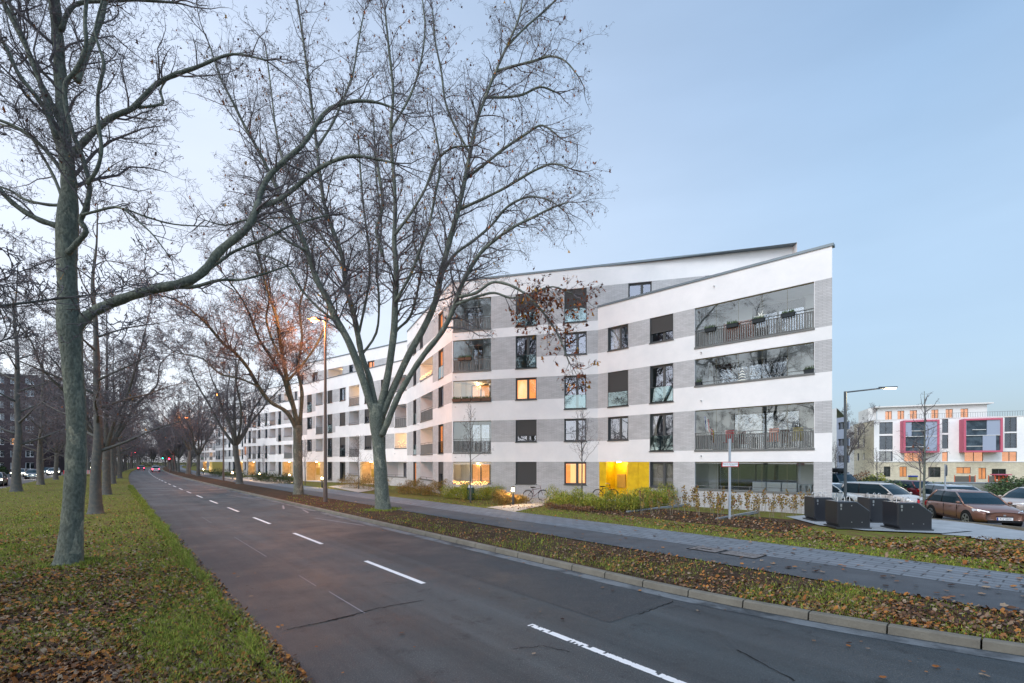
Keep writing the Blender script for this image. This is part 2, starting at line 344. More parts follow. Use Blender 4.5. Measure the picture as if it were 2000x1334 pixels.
# ------------------------------------------------------------------ ground frame (street axis)
DX, DY = -0.639, 0.769      # along the street, away from the camera
NX, NY = 0.769, 0.639       # across the street, to the right
def S(p, t, z=0.0):
    q = p + 1.9e-4*max(0.0, t-40)**2
    return (DX*t + NX*q, DY*t + NY*q, z)
def G(px, py, z=0.12):
    """point of the ground (height z) that the photo shows at px, py"""
    Z = F*(CH-z)/(py-HOR); return ((px-1000)/F*Z, Z, z)
def at(px, py, Z): return ((px-1000)/F*Z, Z, CH+(HOR-py)*Z/F)
def kerb_p(t): return 8.5 + (0.027*(6.4-t)**2 if t < 6.4 else 0)
TL = [-30, -20, -14, -10, -7, -5] + [x*1.0 for x in range(-4, 44)] + list(range(44, 100, 4)) + list(range(100, 460, 10))
def strip(name, p0, p1, z, m, kind='structure', t0=-30, t1=450, uv=False, sub=1):
    mb = MB(); ts = [t for t in TL if t0 <= t <= t1]
    f0 = p0 if callable(p0) else (lambda t: p0); f1 = p1 if callable(p1) else (lambda t: p1)
    for i in range(len(ts)):
        for j in range(sub+1):
            k = j/sub; mb.v.append(S(f0(ts[i])*(1-k)+f1(ts[i])*k, ts[i], z))
    for i in range(len(ts)-1):
        for j in range(sub):
            a = i*(sub+1)+j; mb.f.append((a, a+1, a+sub+2, a+sub+1)); mb.m.append(0)
    def fuv(co): return np.stack([co[:,0]*DX+co[:,1]*DY, co[:,0]*NX+co[:,1]*NY], 1)
    o = mb.build(name, m, uv=fuv if uv else None); tag(o, kind=kind); return o

# ---- terrain sheet to the horizon
mb = MB()
def terr(x, y):
    p = x*NX+y*NY
    drop = 0.0
    if p > 20:
        k = min(1, max(0, (x-14)/10)); drop += 0.35*k*k*(3-2*k)
        k = min(1, max(0, (y-38)/25)) * min(1, max(0, (x-18)/10)); drop += 1.5*k*k*(3-2*k)
    return (0.02 if p > 14 else -0.12) - drop
xs = sorted(set([-1500,-900,-500,-300,-200,-140,-100,-70,-50] + list(range(-40, 60, 2)) + [64,70,80,95,120,160,250,500,900,1500]))
ys = sorted(set([-300,-120,-60,-30] + list(range(-20, 80, 2)) + [84,90,100,120,150,200,300,500,900,1600,2600]))
for y in ys:
    for x in xs: mb.v.append((x, y, terr(x, y)))
for i in range(len(ys)-1):
    for j in range(len(xs)-1):
        a = i*len(xs)+j; mb.f.append((a, a+1, a+len(xs)+1, a+len(xs))); mb.m.append(0)
tag(mb.build('ground', 'grass_ground', smooth=True), kind='structure')
strip('road', 1.5, lambda t: kerb_p(t)+0.02, 0.0, 'asphalt', uv=True)
strip('far_carriageway', -15.5, -8.0, 0.0, 'asphalt_old')
strip('median_lawn', -8.0, 1.6, 0.09, 'grass_ground')
strip('far_pavement', -19.5, -15.6, 0.06, 'bike_asphalt')
strip('verge_lawn', lambda t: kerb_p(t)+0.13, 11.45, 0.10, 'soil')
strip('cycle_path', 11.45, 13.29, 0.12, 'bike_asphalt')
strip('pavement', 13.29, 15.45, 0.124, 'pavers', uv=True)
strip('planting_bed', 18.3, 22.6, 0.106, 'soil', t0=7, t1=19)
strip('front_lawn', 15.45, 23.0, 0.10, 'grass_ground', t0=-22, t1=60)
# kerb on the right with joints
mb = MB(); ts = [t for t in TL if t <= 300]
for i in range(len(ts)-1):
    a0, a1 = kerb_p(ts[i]), kerb_p(ts[i+1]); g = 0.012 if ts[i+1]-ts[i] <= 1.01 else 0
    ta, tb = ts[i]+g, ts[i+1]-g
    P = [S(a0, ta, -0.02), S(a1, tb, -0.02), S(a1+0.02, tb, 0.11), S(a0+0.02, ta, 0.11), S(a1+0.05, tb, 0.13), S(a0+0.05, ta, 0.13), S(a1+0.16, tb, 0.13), S(a0+0.16, ta, 0.13)]
    n = len(mb.v); mb.v += P
    for q in ((0,1,2,3),(3,2,4,5),(5,4,6,7),(0,3,5,7),(1,6,4,2)): mb.f.append(tuple(n+j for j in q)); mb.m.append(0)
mat('kerb_grey', '#7b786e', 0.85, 0.2, noise=('#6a675f', 1.6, 0.35, 0.65), bump=(0.3, 25))
tag(mb.build('kerb', 'kerb_grey'), kind='structure')
strip('gutter', lambda t: kerb_p(t)-0.36, lambda t: kerb_p(t)-0.06, 0.004, 'gutter', t1=160)
strip('kerb_left', 1.5, 1.58, 0.05, 'kerb_grey', t1=300)
strip('asphalt_repair', lambda t: 6.2, lambda t: kerb_p(t)-0.5, 0.004, 'asphalt_patch', t0=5.0, t1=19)
# lane dashes, worn
mb = MB()
for k in range(-2, 34):
    t0 = 9.15+6.45*k; t1 = t0+3.05; n = 80 if t0 < 9 else (22 if t0 < 20 else 3)
    for i in range(n):
        a = t0+(t1-t0)*i/n; b = t0+(t1-t0)*(i+1)/n; j = 0.004*(random.random()-0.5)
        if t0 < 9 and random.random() < 0.16:
            q = random.choice((0, 1)); c0, c1 = (5.09, random.uniform(5.13, 5.17)) if q else (random.uniform(5.13, 5.17), 5.21)
            mb.quad(S(c0, a, .004), S(c1, a, .004), S(c1+random.uniform(-.015, .015), b, .004), S(c0, b, .004)); continue
        e = 0.02*random.random()**3 if t0 < 9 else 0
        mb.quad(S(5.09+j+e, a, .004), S(5.21+j-e, a, .004), S(5.21+j, b, .004), S(5.09+j, b, .004))
tag(mb.build('lane_marking', 'paint_white'), kind='structure')
mb = MB()
for (pa, ta, tb) in ((3.35, 8.0, 9.8), (3.3, 10.4, 11.6), (3.3, 24, 27), (3.28, 14.5, 19)):
    mb.quad(S(pa, ta, .004), S(pa+.025, ta, .004), S(pa+.03, tb, .004), S(pa+.01, tb, .004))
for (p1_, t1_, p2_, t2_) in ((7.9, 19, 7.2, 23), (7.7, 25.5, 8.0, 27.5), (7.3, 28.5, 7.9, 31), (7.9, 36, 7.0, 44)):
    mb.quad(S(p1_, t1_, .008), S(p1_+.1, t1_, .008), S(p2_+.1, t2_, .008), S(p2_, t2_, .008))
tag(mb.build('old_marking', 'paint_old'), kind='structure')
# cracks and tar seams
mb = MB()
def crack(pts, wd, z=0.006):
    P = []
    for i in range(len(pts)-1):
        n = 14
        for j in range(n):
            k = j/n; P.append((pts[i][0]*(1-k)+pts[i+1][0]*k+random.uniform(-.02, .02), pts[i][1]*(1-k)+pts[i+1][1]*k+random.uniform(-.02, .02)))
    for i in range(len(P)-1):
        a, b = P[i], P[i+1]; ww = wd*random.uniform(0.4, 1.2)
        dx, dy = b[0]-a[0], b[1]-a[1]; L = math.hypot(dx, dy) or 1; ux, uy = -dy/L*ww, dx/L*ww
        mb.quad(S(a[0]-ux, a[1]-uy, z), S(b[0]-ux, b[1]-uy, z), S(b[0]+ux, b[1]+uy, z), S(a[0]+ux, a[1]+uy, z))
def pt(px, py):
    x, y, _ = G(px, py, 0); return (x*NX+y*NY, x*DX+y*DY)
crack([pt(560, 1230), pt(640, 1213), pt(740, 1188), pt(835, 1171)], 0.014)
crack([pt(640, 1213), pt(700, 1200)], 0.02)
crack([pt(1250, 1200), pt(1320, 1172)], 0.012); crack([pt(1440, 1270), pt(1560, 1334)], 0.012)
crack([pt(1000, 1268), pt(1060, 1262), pt(1120, 1275)], 0.006)
tag(mb.build('road_crack', 'crack'), kind='structure')
# service covers in the cycle path
mat('cover_fill', '#7c7a7a', 0.9, noise=('#5f5d5c', 12, 0.4, 0.6), bump=(0.4, 60))
for (ta, tb, lab, slot) in ((6.6, 7.4, 'square service cover with a dark slot in the cycle path', True), (5.55, 6.45, 'plain square service cover in the cycle path right of the slotted one', False)):
    r_ = thing('service_cover', lab, 'cover', S(13.0, (ta+tb)/2, 0.12), group='service covers in the cycle path')
    L = r_.location
    mb = MB(); mb.poly([S(12.62, ta-.04, .13), S(13.33, ta-.04, .13), S(13.33, tb+.04, .13), S(12.62, tb+.04, .13)]); mb.build('cover_frame', 'crack', r_, off=L)
    mb = MB(); mb.poly([S(12.68, ta, .134), S(13.28, ta, .134), S(13.28, tb, .134), S(12.68, tb, .134)]); mb.build('cover_slab', 'cover_fill', r_, off=L)
    if slot:
        mb = MB(); mb.poly([S(12.9, ta+.25, .138), S(13.0, ta+.25, .138), S(13.0, tb-.25, .138), S(12.9, tb-.25, .138)]); mb.build('slot', 'crack', r_, off=L)
# paths to the houses, bin pad, parking street
def flat(name, pts, m, z):
    mb = MB(); mb.poly([(p[0], p[1], z) for p in pts]); o = mb.build(name, m); return tag(o, kind='structure')
flat('garden_path', [G(950, 991), G(1005, 1000), G(1062, 987), G(1075, 972), G(1010, 972), G(1020, 984)], 'path_slab', 0.13)
flat('garden_path', [G(640, 950), G(700, 962), G(745, 955), G(690, 945)], 'path_slab', 0.13)
flat('garden_path', [G(430, 932), G(520, 945), G(590, 942), G(520, 932)], 'path_slab', 0.13)
flat('bin_pad', [G(1535, 1010), G(1600, 1027), G(1690, 1037), G(1840, 1043), G(1900, 1038), G(1800, 1020), G(1700, 1008), G(1590, 1006)], 'concrete', 0.15)
flat('footway', [G(1840, 1043.5), G(2100, 1062), G(2100, 1052), G(1900, 1022), G(1805, 1012), G(1790, 1019)], 'concrete', 0.118)
flat('drain_cover', [G(1893, 1050), G(1920, 1049), G(1950, 1054), G(1925, 1056)], 'concrete', 0.145)
PZ = -0.2
mb = MB(); 
for a, b in (((15.5, 26.5), (18.9, 15.5)), ): pass
mb.poly([(17.5, 24.5, PZ), (20.2, 15.5, PZ), (34, 10, PZ), (60, 10, PZ), (60, 36, PZ), (40, 37, PZ), (24, 38, PZ), (17.5, 38, PZ)])
tag(mb.build('parking_street', 'asphalt_old'), kind='structure')
mb = MB(); 
P = [(17.35, 38), (17.35, 24.5), (20.05, 15.5), (33.8, 9.9)]
for i in range(3):
    a, b = P[i], P[i+1]; mb.box(0, 1, 0, 0.14, PZ-.2, 0.13, fr=lambda x, y, z, a=a, b=b: (a[0]+(b[0]-a[0])*x+y, a[1]+(b[1]-a[1])*x, z))
tag(mb.build('street_kerb', 'kerb_grey'), kind='structure')

# bed edging in front of the right-hand facade
for (a, b, c, lab) in ((G(1225, 1000), G(1345, 985), None, 'thin concrete edging along the green hedge bed'), (G(1400, 1014), G(1480, 999), None, 'thin concrete edging beside the white sign post')):
    mb = MB(); d = Vector((b[0]-a[0], b[1]-a[1], 0)); n = Vector((-d.y, d.x, 0)).normalized()*0.06
    mb.box(0, 1, -1, 1, 0.05, 0.17, fr=lambda x, y, z: (a[0]+d.x*x+n.x*y, a[1]+d.y*x+n.y*y, z))
    tag(mb.build('bed_edging', 'concrete'), lab, 'edging')

# ------------------------------------------------------------------ facades
STO = 2.95
def zc(k): return 2.6+STO*k
class Facet:
    def __init__(s, a, b):
        s.a = Vector((a[0], a[1])); s.b = Vector((b[0], b[1])); d = s.b-s.a; s.L = d.length; s.e = d/s.L; s.n = Vector((s.e.y, -s.e.x))
    def hit(s, px):
        k = (px-1000)/F; d = s.b-s.a
        return (k*s.a.y-s.a.x)/(d.x-k*d.y)*s.L
    def P(s, u, w_, z):
        q = s.a+s.e*u+s.n*w_; return (q.x, q.y, z)
    def box(s, mb, u0, u1, w0, w1, z0, z1, mi=0): mb.box(u0, u1, w0, w1, z0, z1, mi, fr=s.P)
    def uv(s): 
        a, e = s.a, s.e
        return lambda co: np.stack([(co[:,0]-a.x)*e.x+(co[:,1]-a.y)*e.y, co[:,2]], 1)
HT = {'T': 2.3, 'S': 1.55, 'B': 9.0}
def wall(fc, root, u0, u1, z0, z1, bricks, ops, brick='brick_grey', render='render_white', off=None):
    """ops: (ua, ub, za, zb, depth)"""
    us = sorted(set([u0, u1] + [min(max(x, u0), u1) for o in ops for x in o[:2]] + [min(max(x, u0), u1) for b in bricks for x in b[:2]]))
    zs = sorted(set([z0, z1] + [min(max(x, z0), z1) for o in ops for x in o[2:4]] + [min(max(x, z0), z1) for b in bricks for x in b[2:4]]))
    mb = MB()
    for i in range(len(us)-1):
        if us[i+1]-us[i] < 1e-4: continue
        cu = (us[i]+us[i+1])/2
        for j in range(len(zs)-1):
            if zs[j+1]-zs[j] < 1e-4: continue
            cz = (zs[j]+zs[j+1])/2
            if any(o[0] < cu < o[1] and o[2] < cz < o[3] for o in ops): continue
            mi = 1 if any(b[0] < cu < b[1] and b[2] < cz < b[3] for b in bricks) else 0
            w_ = 0
            mb.quad(fc.P(us[i], w_, zs[j]), fc.P(us[i+1], w_, zs[j]), fc.P(us[i+1], w_, zs[j+1]), fc.P(us[i], w_, zs[j+1]), mi)
    for o in ops:
        ua, ub, za, zb, dp = o
        for q in (((ua,za),(ua,zb)), ((ub,zb),(ub,za)), ((ua,zb),(ub,zb)), ((ub,za),(ua,za))):
            mb.quad(fc.P(q[0][0], 0, q[0][1]), fc.P(q[1][0], 0, q[1][1]), fc.P(q[1][0], -dp, q[1][1]), fc.P(q[0][0], -dp, q[0][1]), 0)
    return mb.build('wall', [render, brick], root, uv=fc.uv(), off=off)
def window(fc, root, ua, ub, za, zb, kind='S', shut=0.0, lit=False, bal=False, curtain=None, simple=False, rng_=random, sill=True, split=0.58, dim=False):
    dp = 0.14; t = 0.055
    mb = MB()
    fc.box(mb, ua, ua+t, -dp-.06, -dp, za, zb); fc.box(mb, ub-t, ub, -dp-.06, -dp, za, zb)
    fc.box(mb, ua+t, ub-t, -dp-.06, -dp, zb-t*1.6, zb); fc.box(mb, ua+t, ub-t, -dp-.06, -dp, za, za+t)
    um = ua+(ub-ua)*split
    if ub-ua > 1.05:
        fc.box(mb, um-t*.9, um+t*.9, -dp-.055, -dp+.012, za+t, zb-t*1.6)
        if not simple:   # casement frames
            for (p, q) in ((ua+t, um-t*.9), (um+t*.9, ub-t)):
                for (x0, x1, y0, y1) in ((p, p+.04, za+t, zb-t*1.6), (q-.04, q, za+t, zb-t*1.6), (p+.04, q-.04, za+t, za+t+.05), (p+.04, q-.04, zb-t*1.6-.05, zb-t*1.6)):
                    fc.box(mb, x0, x1, -dp-.05, -dp-.012, y0, y1)
    # dark guide rails on the reveal
    if not simple:
        fc.box(mb, ua+.002, ua+.04, -dp+.001, -.01, za, zb-.002); fc.box(mb, ub-.04, ub-.002, -dp+.001, -.01, za, zb-.002)
    o = mb.build('window', 'frame_grey', root, off=root.location)
    off = root.location
    if sill:
        mb = MB(); fc.box(mb, ua-.04, ub+.04, -dp, .05, za-.05, za+.006); mb.build('sill', 'frame_grey', o, off=off)
    mb = MB(); mb.quad(fc.P(ua+t, -dp-.03, za+t), fc.P(ub-t, -dp-.03, za+t), fc.P(ub-t, -dp-.03, zb-t), fc.P(ua+t, -dp-.03, zb-t))
    mb.build('pane', 'pane_lit' if lit else ('pane_far' if simple else 'pane'), o, off=off)
    # the room behind the pane
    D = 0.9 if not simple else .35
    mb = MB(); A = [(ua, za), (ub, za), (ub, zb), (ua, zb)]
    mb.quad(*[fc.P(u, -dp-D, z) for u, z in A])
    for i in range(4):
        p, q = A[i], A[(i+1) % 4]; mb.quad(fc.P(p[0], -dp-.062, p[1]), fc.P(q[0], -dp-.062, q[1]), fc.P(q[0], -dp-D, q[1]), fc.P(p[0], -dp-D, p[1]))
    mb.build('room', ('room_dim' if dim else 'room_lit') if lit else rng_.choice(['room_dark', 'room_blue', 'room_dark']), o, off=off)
    if curtain:
        mb = MB(); W = (ub-ua)
        for (c0, c1) in curtain:
            n = max(3, int((c1-c0)*W/0.06)); 
            for i in range(n):
                x0 = ua+W*(c0+(c1-c0)*i/n); x1 = ua+W*(c0+(c1-c0)*(i+1)/n); w0 = -dp-.2+.02*(i % 2); w1 = -dp-.2+.02*((i+1) % 2)
                mb.quad(fc.P(x0, w0, za+.02), fc.P(x1, w1, za+.02), fc.P(x1, w1, zb-.06), fc.P(x0, w0, zb-.06))
        mb.build('curtain', 'curtain_lit' if lit else 'curtain', o, off=off)
    if shut > 0:
        mb = MB(); zz = zb; step = 0.055 if not simple else .2; zend = zb-(zb-za)*shut
        while zz > zend+.01:
            z2 = max(zend, zz-step)
            mb.quad(fc.P(ua+.04, -dp+.06, z2), fc.P(ub-.04, -dp+.06, z2), fc.P(ub-.04, -dp+.085, (zz+z2)/2+.01), fc.P(ua+.04, -dp+.085, (zz+z2)/2+.01))
            mb.quad(fc.P(ua+.04, -dp+.085, (zz+z2)/2+.01), fc.P(ub-.04, -dp+.085, (zz+z2)/2+.01), fc.P(ub-.04, -dp+.06, zz), fc.P(ua+.04, -dp+.06, zz)); zz = z2
        fc.box(mb, ua+.04, ub-.04, -dp+.05, -dp+.095, zend-.04, zend-.001)
        mb.build('shutter', 'shutter', o, off=off)
    if bal:
        mb = MB(); h = 0.95
        mb.quad(fc.P(ua+.02, -.012, za+.06), fc.P(ub-.02, -.012, za+.06), fc.P(ub-.02, -.012, za+h), fc.P(ua+.02, -.012, za+h))
        b_ = mb.build('balustrade', 'balustrade', o, off=off)
        if not simple:
            mb = MB(); fc.box(mb, ua+.005, ub-.005, -.03, .004, za+h, za+h+.02); fc.box(mb, ua+.004, ua+.024, -.03, .004, za+.03, za+h); fc.box(mb, ub-.024, ub-.004, -.03, .004, za+.03, za+h); mb.build('handrail', 'frame_grey', o, off=off)
    return o
def railing(fc, root, ua, ub, za, h=1.0, low=False, bars=True, parent=None, w_=0.0):
    mb = MB()
    fc.box(mb, ua-.03, ub+.03, -.12+w_, .04+w_, za-.07, za+.03)
    if low:
        for z in (za+.2,): mb.tube([fc.P(ua, -.03+w_, z), fc.P(ub, -.03+w_, z)], .014, 5)
        n = max(1, int((ub-ua)/1.4))
        for i in range(n+1):
            u = ua+(ub-ua)*i/n; fc.box(mb, u-.012+.02*(i==0)-.02*(i==n), u+.012+.02*(i==0)-.02*(i==n), -.04+w_, -.016+w_, za+.031, za+.2)
    else:
        fc.box(mb, ua, ub, -.045+w_, -.01+w_, za+h-.02, za+h+.01); fc.box(mb, ua, ub, -.045+w_, -.01+w_, za+h-.16, za+h-.13)
        fc.box(mb, ua, ub, -.045+w_, -.01+w_, za+.06, za+.09)
        if bars:
            n = int((ub-ua)/0.115)
            for i in range(n):
                u = ua+(ub-ua)*(i+.5)/n; wdt = (.03, .022, .036)[i % 3]
                fc.box(mb, u-wdt, u+wdt, -.035+w_, -.022+w_, za+.092, za+h-.163)
        else:
            fc.box(mb, ua+.02, ub-.02, -.035+w_, -.022+w_, za+.092, za+h-.163)
        n = max(1, round((ub-ua)/1.6))
        for i in range(n+1):
            u = ua+.015+(ub-ua-.03)*i/n; fc.box(mb, u-.014, u+.014, -.06+w_, -.046+w_, za+.031, za+h)
    return mb.build('railing', 'rail_metal', parent, off=root.location)
def loggia(fc, root, ua, ub, za, zb, low=False, glazed=False, lit=False, depth=1.6, bars=True, simple=False, door=(0.3, 0.8), seams=1.15, sideL='render_white', warm=None):
    off = root.location; mb = MB(); d = depth
    A = [(ua, za), (ub, za), (ub, zb), (ua, zb)]
    zi = za-0.75 if low else za   # the floor lies lower than a low opening's sill
    mb.quad(fc.P(ua, -.13, za), fc.P(ub, -.13, za), fc.P(ub, -.13, zi), fc.P(ua, -.13, zi), 0)
    mb.quad(fc.P(ua, -d, zi), fc.P(ub, -d, zi), fc.P(ub, -d, zb), fc.P(ua, -d, zb), 0)
    mb.quad(fc.P(ua, -.12, zi), fc.P(ua, -d, zi), fc.P(ua, -d, zb), fc.P(ua, -.12, zb), 0)
    mb.quad(fc.P(ub, -d, zi), fc.P(ub, -.12, zi), fc.P(ub, -.12, zb), fc.P(ub, -d, zb), 0)
    mb.quad(fc.P(ua, -.12, zi), fc.P(ub, -.12, zi), fc.P(ub, -d, zi), fc.P(ua, -d, zi), 1)
    mb.quad(fc.P(ua, -.12, zb), fc.P(ua, -d, zb), fc.P(ub, -d, zb), fc.P(ub, -.12, zb), 2)
    o = mb.build('loggia', ['render_white', 'concrete', 'render_white'], root, off=off)
    # balcony door on the back wall
    W = ub-ua; da, db = ua+W*door[0], ua+W*door[1]; zt = min(zb-.12, zi+2.3)
    mb = MB(); fb = .05
    for (x0, x1, y0, y1) in ((da, da+fb, zi+.02, zt), (db-fb, db, zi+.02, zt), (da+fb, db-fb, zt-fb, zt), (da+fb, db-fb, zi+.02, zi+.09), ((da+db)/2-.04, (da+db)/2+.04, zi+.09, zt-fb)):
        fc.box(mb, x0, x1, -d+.003, -d+.06, y0, y1)
    dr = mb.build('balcony_door', 'frame_grey', o, off=off)
    mb = MB(); fc.box(mb, da+fb, db-fb, -d+.004, -d+.01, zi+.09, zt-fb); mb.build('door_backing', 'room_lit' if lit else 'room_dark', o, off=off)
    mb = MB(); mb.quad(fc.P(da+fb, -d+.03, zi+.09), fc.P(db-fb, -d+.03, zi+.09), fc.P(db-fb, -d+.03, zt-fb), fc.P(da+fb, -d+.03, zt-fb)); mb.build('door_pane', 'pane_lit' if lit else 'pane', o, off=off)
    railing(fc, root, ua, ub, za, low=low, bars=bars, parent=o)
    if glazed:
        n = max(2, round(W/seams)); mb = MB()
        for i in range(n):
            x0 = ua+W*i/n+.006; x1 = ua+W*(i+1)/n-.006
            mb.quad(fc.P(x0, -.085, za+.03), fc.P(x1, -.085, za+.03), fc.P(x1, -.085, zb-.05), fc.P(x0, -.085, zb-.05))
        mb.build('glazing', 'glazing', o, off=off)
        mb = MB(); fc.box(mb, ua+.002, ub-.002, -.11, -.06, zb-.05, zb-.002)
        for i in range(1, n): fc.box(mb, ua+W*i/n-.004, ua+W*i/n+.004, -.09, -.08, za+.03, zb-.051)
        mb.build('glazing_track', 'soffit', o, off=off)
    if lit:
        mb = MB(); c = fc.P((ua+ub)/2, -d+.35, zb-.12); mb.ball(c, .06); mb.build('ceiling_lamp', 'bollard_glow', o, off=off)
        lamp('loggia_light', (c[0]-off[0], c[1]-off[1], c[2]-.12-off[2]), (1, .6, .28), warm or 14, .08, root)
    return o
def spout(fc, root, u, z):
    mb = MB(); mb.tube([fc.P(u, 0, z), fc.P(u, .12, z-.02)], .03, 8); mb.build('rain_spout', 'steel', root, off=root.location)
def facade(fc, root, u0, u1, z1, bricks, items, z0=-0.3, simple=False, **kw):
    """items: (pxa, pxb, level, kind, options)"""
    ops = []; todo = []
    for it in items:
        ua, ub = fc.hit(it[0]), fc.hit(it[1]); k = it[2]; kind = it[3]; op = dict(it[4]) if len(it) > 4 else {}
        h = op.pop('h', 2.3 if kind in ('F', 'L') else 1.55); zb = zc(k)-op.pop('drop', 0); za = zb-h
        if k == 0 and kind in ('F', 'L'): za = max(za, .35)
        if kind == 'D':
            za = .12; dp = 1.1
        else: dp = .12 if kind in ('L', 'l') else .202
        ops.append((ua, ub, za, zb, dp)); todo.append((ua, ub, za, zb, kind, op))
    B = []
    for (x0, x1, k, t) in bricks:
        B.append((fc.hit(x0) if x0 is not None else u0, fc.hit(x1) if x1 is not None else u1, zc(k)-HT[t], zc(k)))
    wall(fc, root, u0, u1, z0, z1, B, ops, off=root.location, **kw)
    for (ua, ub, za, zb, kind, op) in todo:
        if kind in ('S', 'F'): window(fc, root, ua, ub, za, zb, kind, bal=op.pop('bal', kind == 'F'), simple=simple, **op)
        elif kind in ('L', 'l'): loggia(fc, root, ua, ub, za, zb, low=(kind == 'l'), **op)
        elif kind == 'D': entrance(fc, root, ua, ub, za, zb, **op)
def entrance(fc, root, ua, ub, za, zb, left=0.12, right=0.4, power=40, dp=1.1, m='yellow_panel'):
    off = root.location; W = ub-ua; a = ua+W*left; b = ub-W*right
    mb = MB()
    def grid(x0, x1, hs):
        for i in range(len(hs)-1): fc.box(mb, x0+.008, x1-.008, -.05, -.015, hs[i]+.008, hs[i+1]-.008)
    H = zb-za
    if left > 0: grid(ua, a, [za, za+H*.33, zb])
    if right > 0: grid(b, (b+ub)/2, [za, za+H*.66, zb]); grid((b+ub)/2, ub, [za, za+H*.33, zb])
    fc.box(mb, ua, a, -dp, -.052, za, zb); fc.box(mb, b, ub, -dp, -.052, za, zb)
    fc.box(mb, a, b, -dp+.0, -dp+.05, za, zb)
    o = mb.build('entrance', m, root, off=off)
    mb = MB(); d0 = a+(b-a)*.62; fc.box(mb, d0, b-.05, -dp+.05, -dp+.1, za+.02, zb-.25); d_ = mb.build('door', 'yellow_door', o, off=off)
    mb = MB(); fc.box(mb, a+(b-a)*.15, a+(b-a)*.55, -dp+.051, -dp+.12, za+.75, za+1.65); mb.build('letterbox', 'letterbox', o, off=off)
    mb = MB(); c = fc.P(a+(b-a)*.4, -dp*.5, zb-.02); fc.box(mb, a+(b-a)*.4-.1, a+(b-a)*.4+.1, -dp*.5-.1, -dp*.5+.1, zb-.04, zb-.002); mb.build('ceiling_light', 'bollard_glow', o, off=off)
    lamp('entrance_light', (c[0]-off[0], c[1]-off[1], c[2]-.12-off[2]), (1, .72, .40), power, .06, root)

P0 = (15.36, 23.2); P1 = (5.77, 32.5); P2 = (-4.38, 35.36); P3 = (-10.6, 48.9); P4 = (-29.16, 66.0)
FR = Facet(P1, P0); FM = Facet(P2, P1); FL = Facet(P3, P2); FA = Facet(P4, P3)
bld = thing('apartment_building', 'large white and grey brick apartment building with loggias and a yellow entrance beside the road', 'building', (P2[0], P2[1], 0))
HR, HM = 12.96, 15.7
facade(FR, bld, 0, FR.L, HR,
    [(None, 1357, 3, 'S'), (1591, None, 3, 'T'), (None, 1269, 2, 'T'), (1315, 1357, 2, 'S'), (1591, None, 2, 'S'),
     (None, 1269, 1, 'S'), (1315, 1357, 1, 'T'), (1591, None, 1, 'S'), (None, None, 0, 'B')],
    [(1187, 1227, 3, 'S', dict(curtain=[(.1, .55)])), (1269, 1315, 3, 'S', dict(shut=.6)),
     (1357, 1590, 3, 'L', dict(glazed=True, depth=2.0, door=(.42, .86))),
     (1187, 1227, 2, 'F', dict(shut=.92)), (1269, 1315, 2, 'F'),
     (1357, 1590, 2, 'l', dict(glazed=True, depth=2.0, door=(.05, .72))),
     (1187, 1227, 1, 'S'), (1269, 1315, 1, 'F', dict(curtain=[(.05, .2)])),
     (1357, 1590, 1, 'L', dict(glazed=True, depth=2.0, door=(.25, .82))),
     (1170, 1268, 0, 'D', dict(left=.15, right=.42, power=22)), (1269, 1315, 0, 'S', dict(lit=False, curtain=[(.02, .98)])),
     (1357, 1589, 0, 'l', dict(glazed=True, depth=2.0, door=(.1, .8)))])
facade(FM, bld, 0, FM.L, HM,
    [(959, None, 4, 'T'), (959, 1007, 3, 'T'), (1048, None, 3, 'S'), (959, 1102, 2, 'S'), (1145, None, 2, 'T'), (959, None, 1, 'S'), (None, None, 0, 'B')],
    [(885, 959, 4, 'L', dict(glazed=True, seams=.9, door=(.1, .6))), (1007, 1048, 4, 'F', dict(shut=.55)), (1102, 1146, 4, 'F', dict(shut=.6)),
     (885, 959, 3, 'L', dict(glazed=True, seams=.9, door=(.35, .6))), (1007, 1048, 3, 'F'), (1102, 1146, 3, 'S'),
     (885, 959, 2, 'l', dict(glazed=True, lit=True, warm=10)), (1007, 1048, 2, 'S', dict(lit=True, curtain=[(.05, .5)])), (1102, 1145, 2, 'F'),
     (885, 959, 1, 'L', dict(glazed=True, seams=.9)), (1007, 1048, 1, 'S', dict(shut=.7)), (1102, 1145, 1, 'S'),
     (885, 959, 0, 'l', dict(glazed=True, lit=True, warm=12)), (1007, 1048, 0, 'S', dict(shut=1.0)), (1102, 1145, 0, 'S', dict(lit=True, curtain=[(.25, .9)]))])
PX = (16.95, 28.75)
FP = Facet(P1, PX); FP.e = FM.e; FP.n = FM.n; FP.L = 11.75; FP.b = FP.a+FP.e*FP.L
facade(FP, bld, 0, FP.L, HM, [(None, 1455, 4, 'T')], [(1227, 1273, 4, 'S', dict(h=1.9)), (1378, 1424, 4, 'S', dict(h=1.9))], z0=11.0)
facade(FL, bld, 0, FL.L, HM,
    [(None, None, 4, 'S'), (None, None, 3, 'S'), (845, None, 3, 'T'), (None, None, 2, 'S'), (None, 821, 2, 'T'), (None, None, 1, 'T'), (None, None, 0, 'B')],
    [(820, 826, 4, 'S'), (807, 813, 4, 'S'), (856, 866, 4, 'S', dict(lit=True)),
     (807, 813, 3, 'S'), (821, 845, 3, 'l', dict(lit=True, warm=40)), (856, 866, 3, 'F', dict(lit=True)),
     (807, 813, 2, 'F'), (821, 845, 2, 'L'), (856, 866, 2, 'S'),
     (807, 813, 1, 'F'), (821, 845, 1, 'L', dict(lit=True, warm=14, bars=False)), (856, 866, 1, 'F', dict(lit=True)),
     (807, 813, 0, 'F', dict(lit=True, bal=False)), (821, 845, 0, 'l'), (856, 866, 0, 'F', dict(bal=False, shut=.4))])
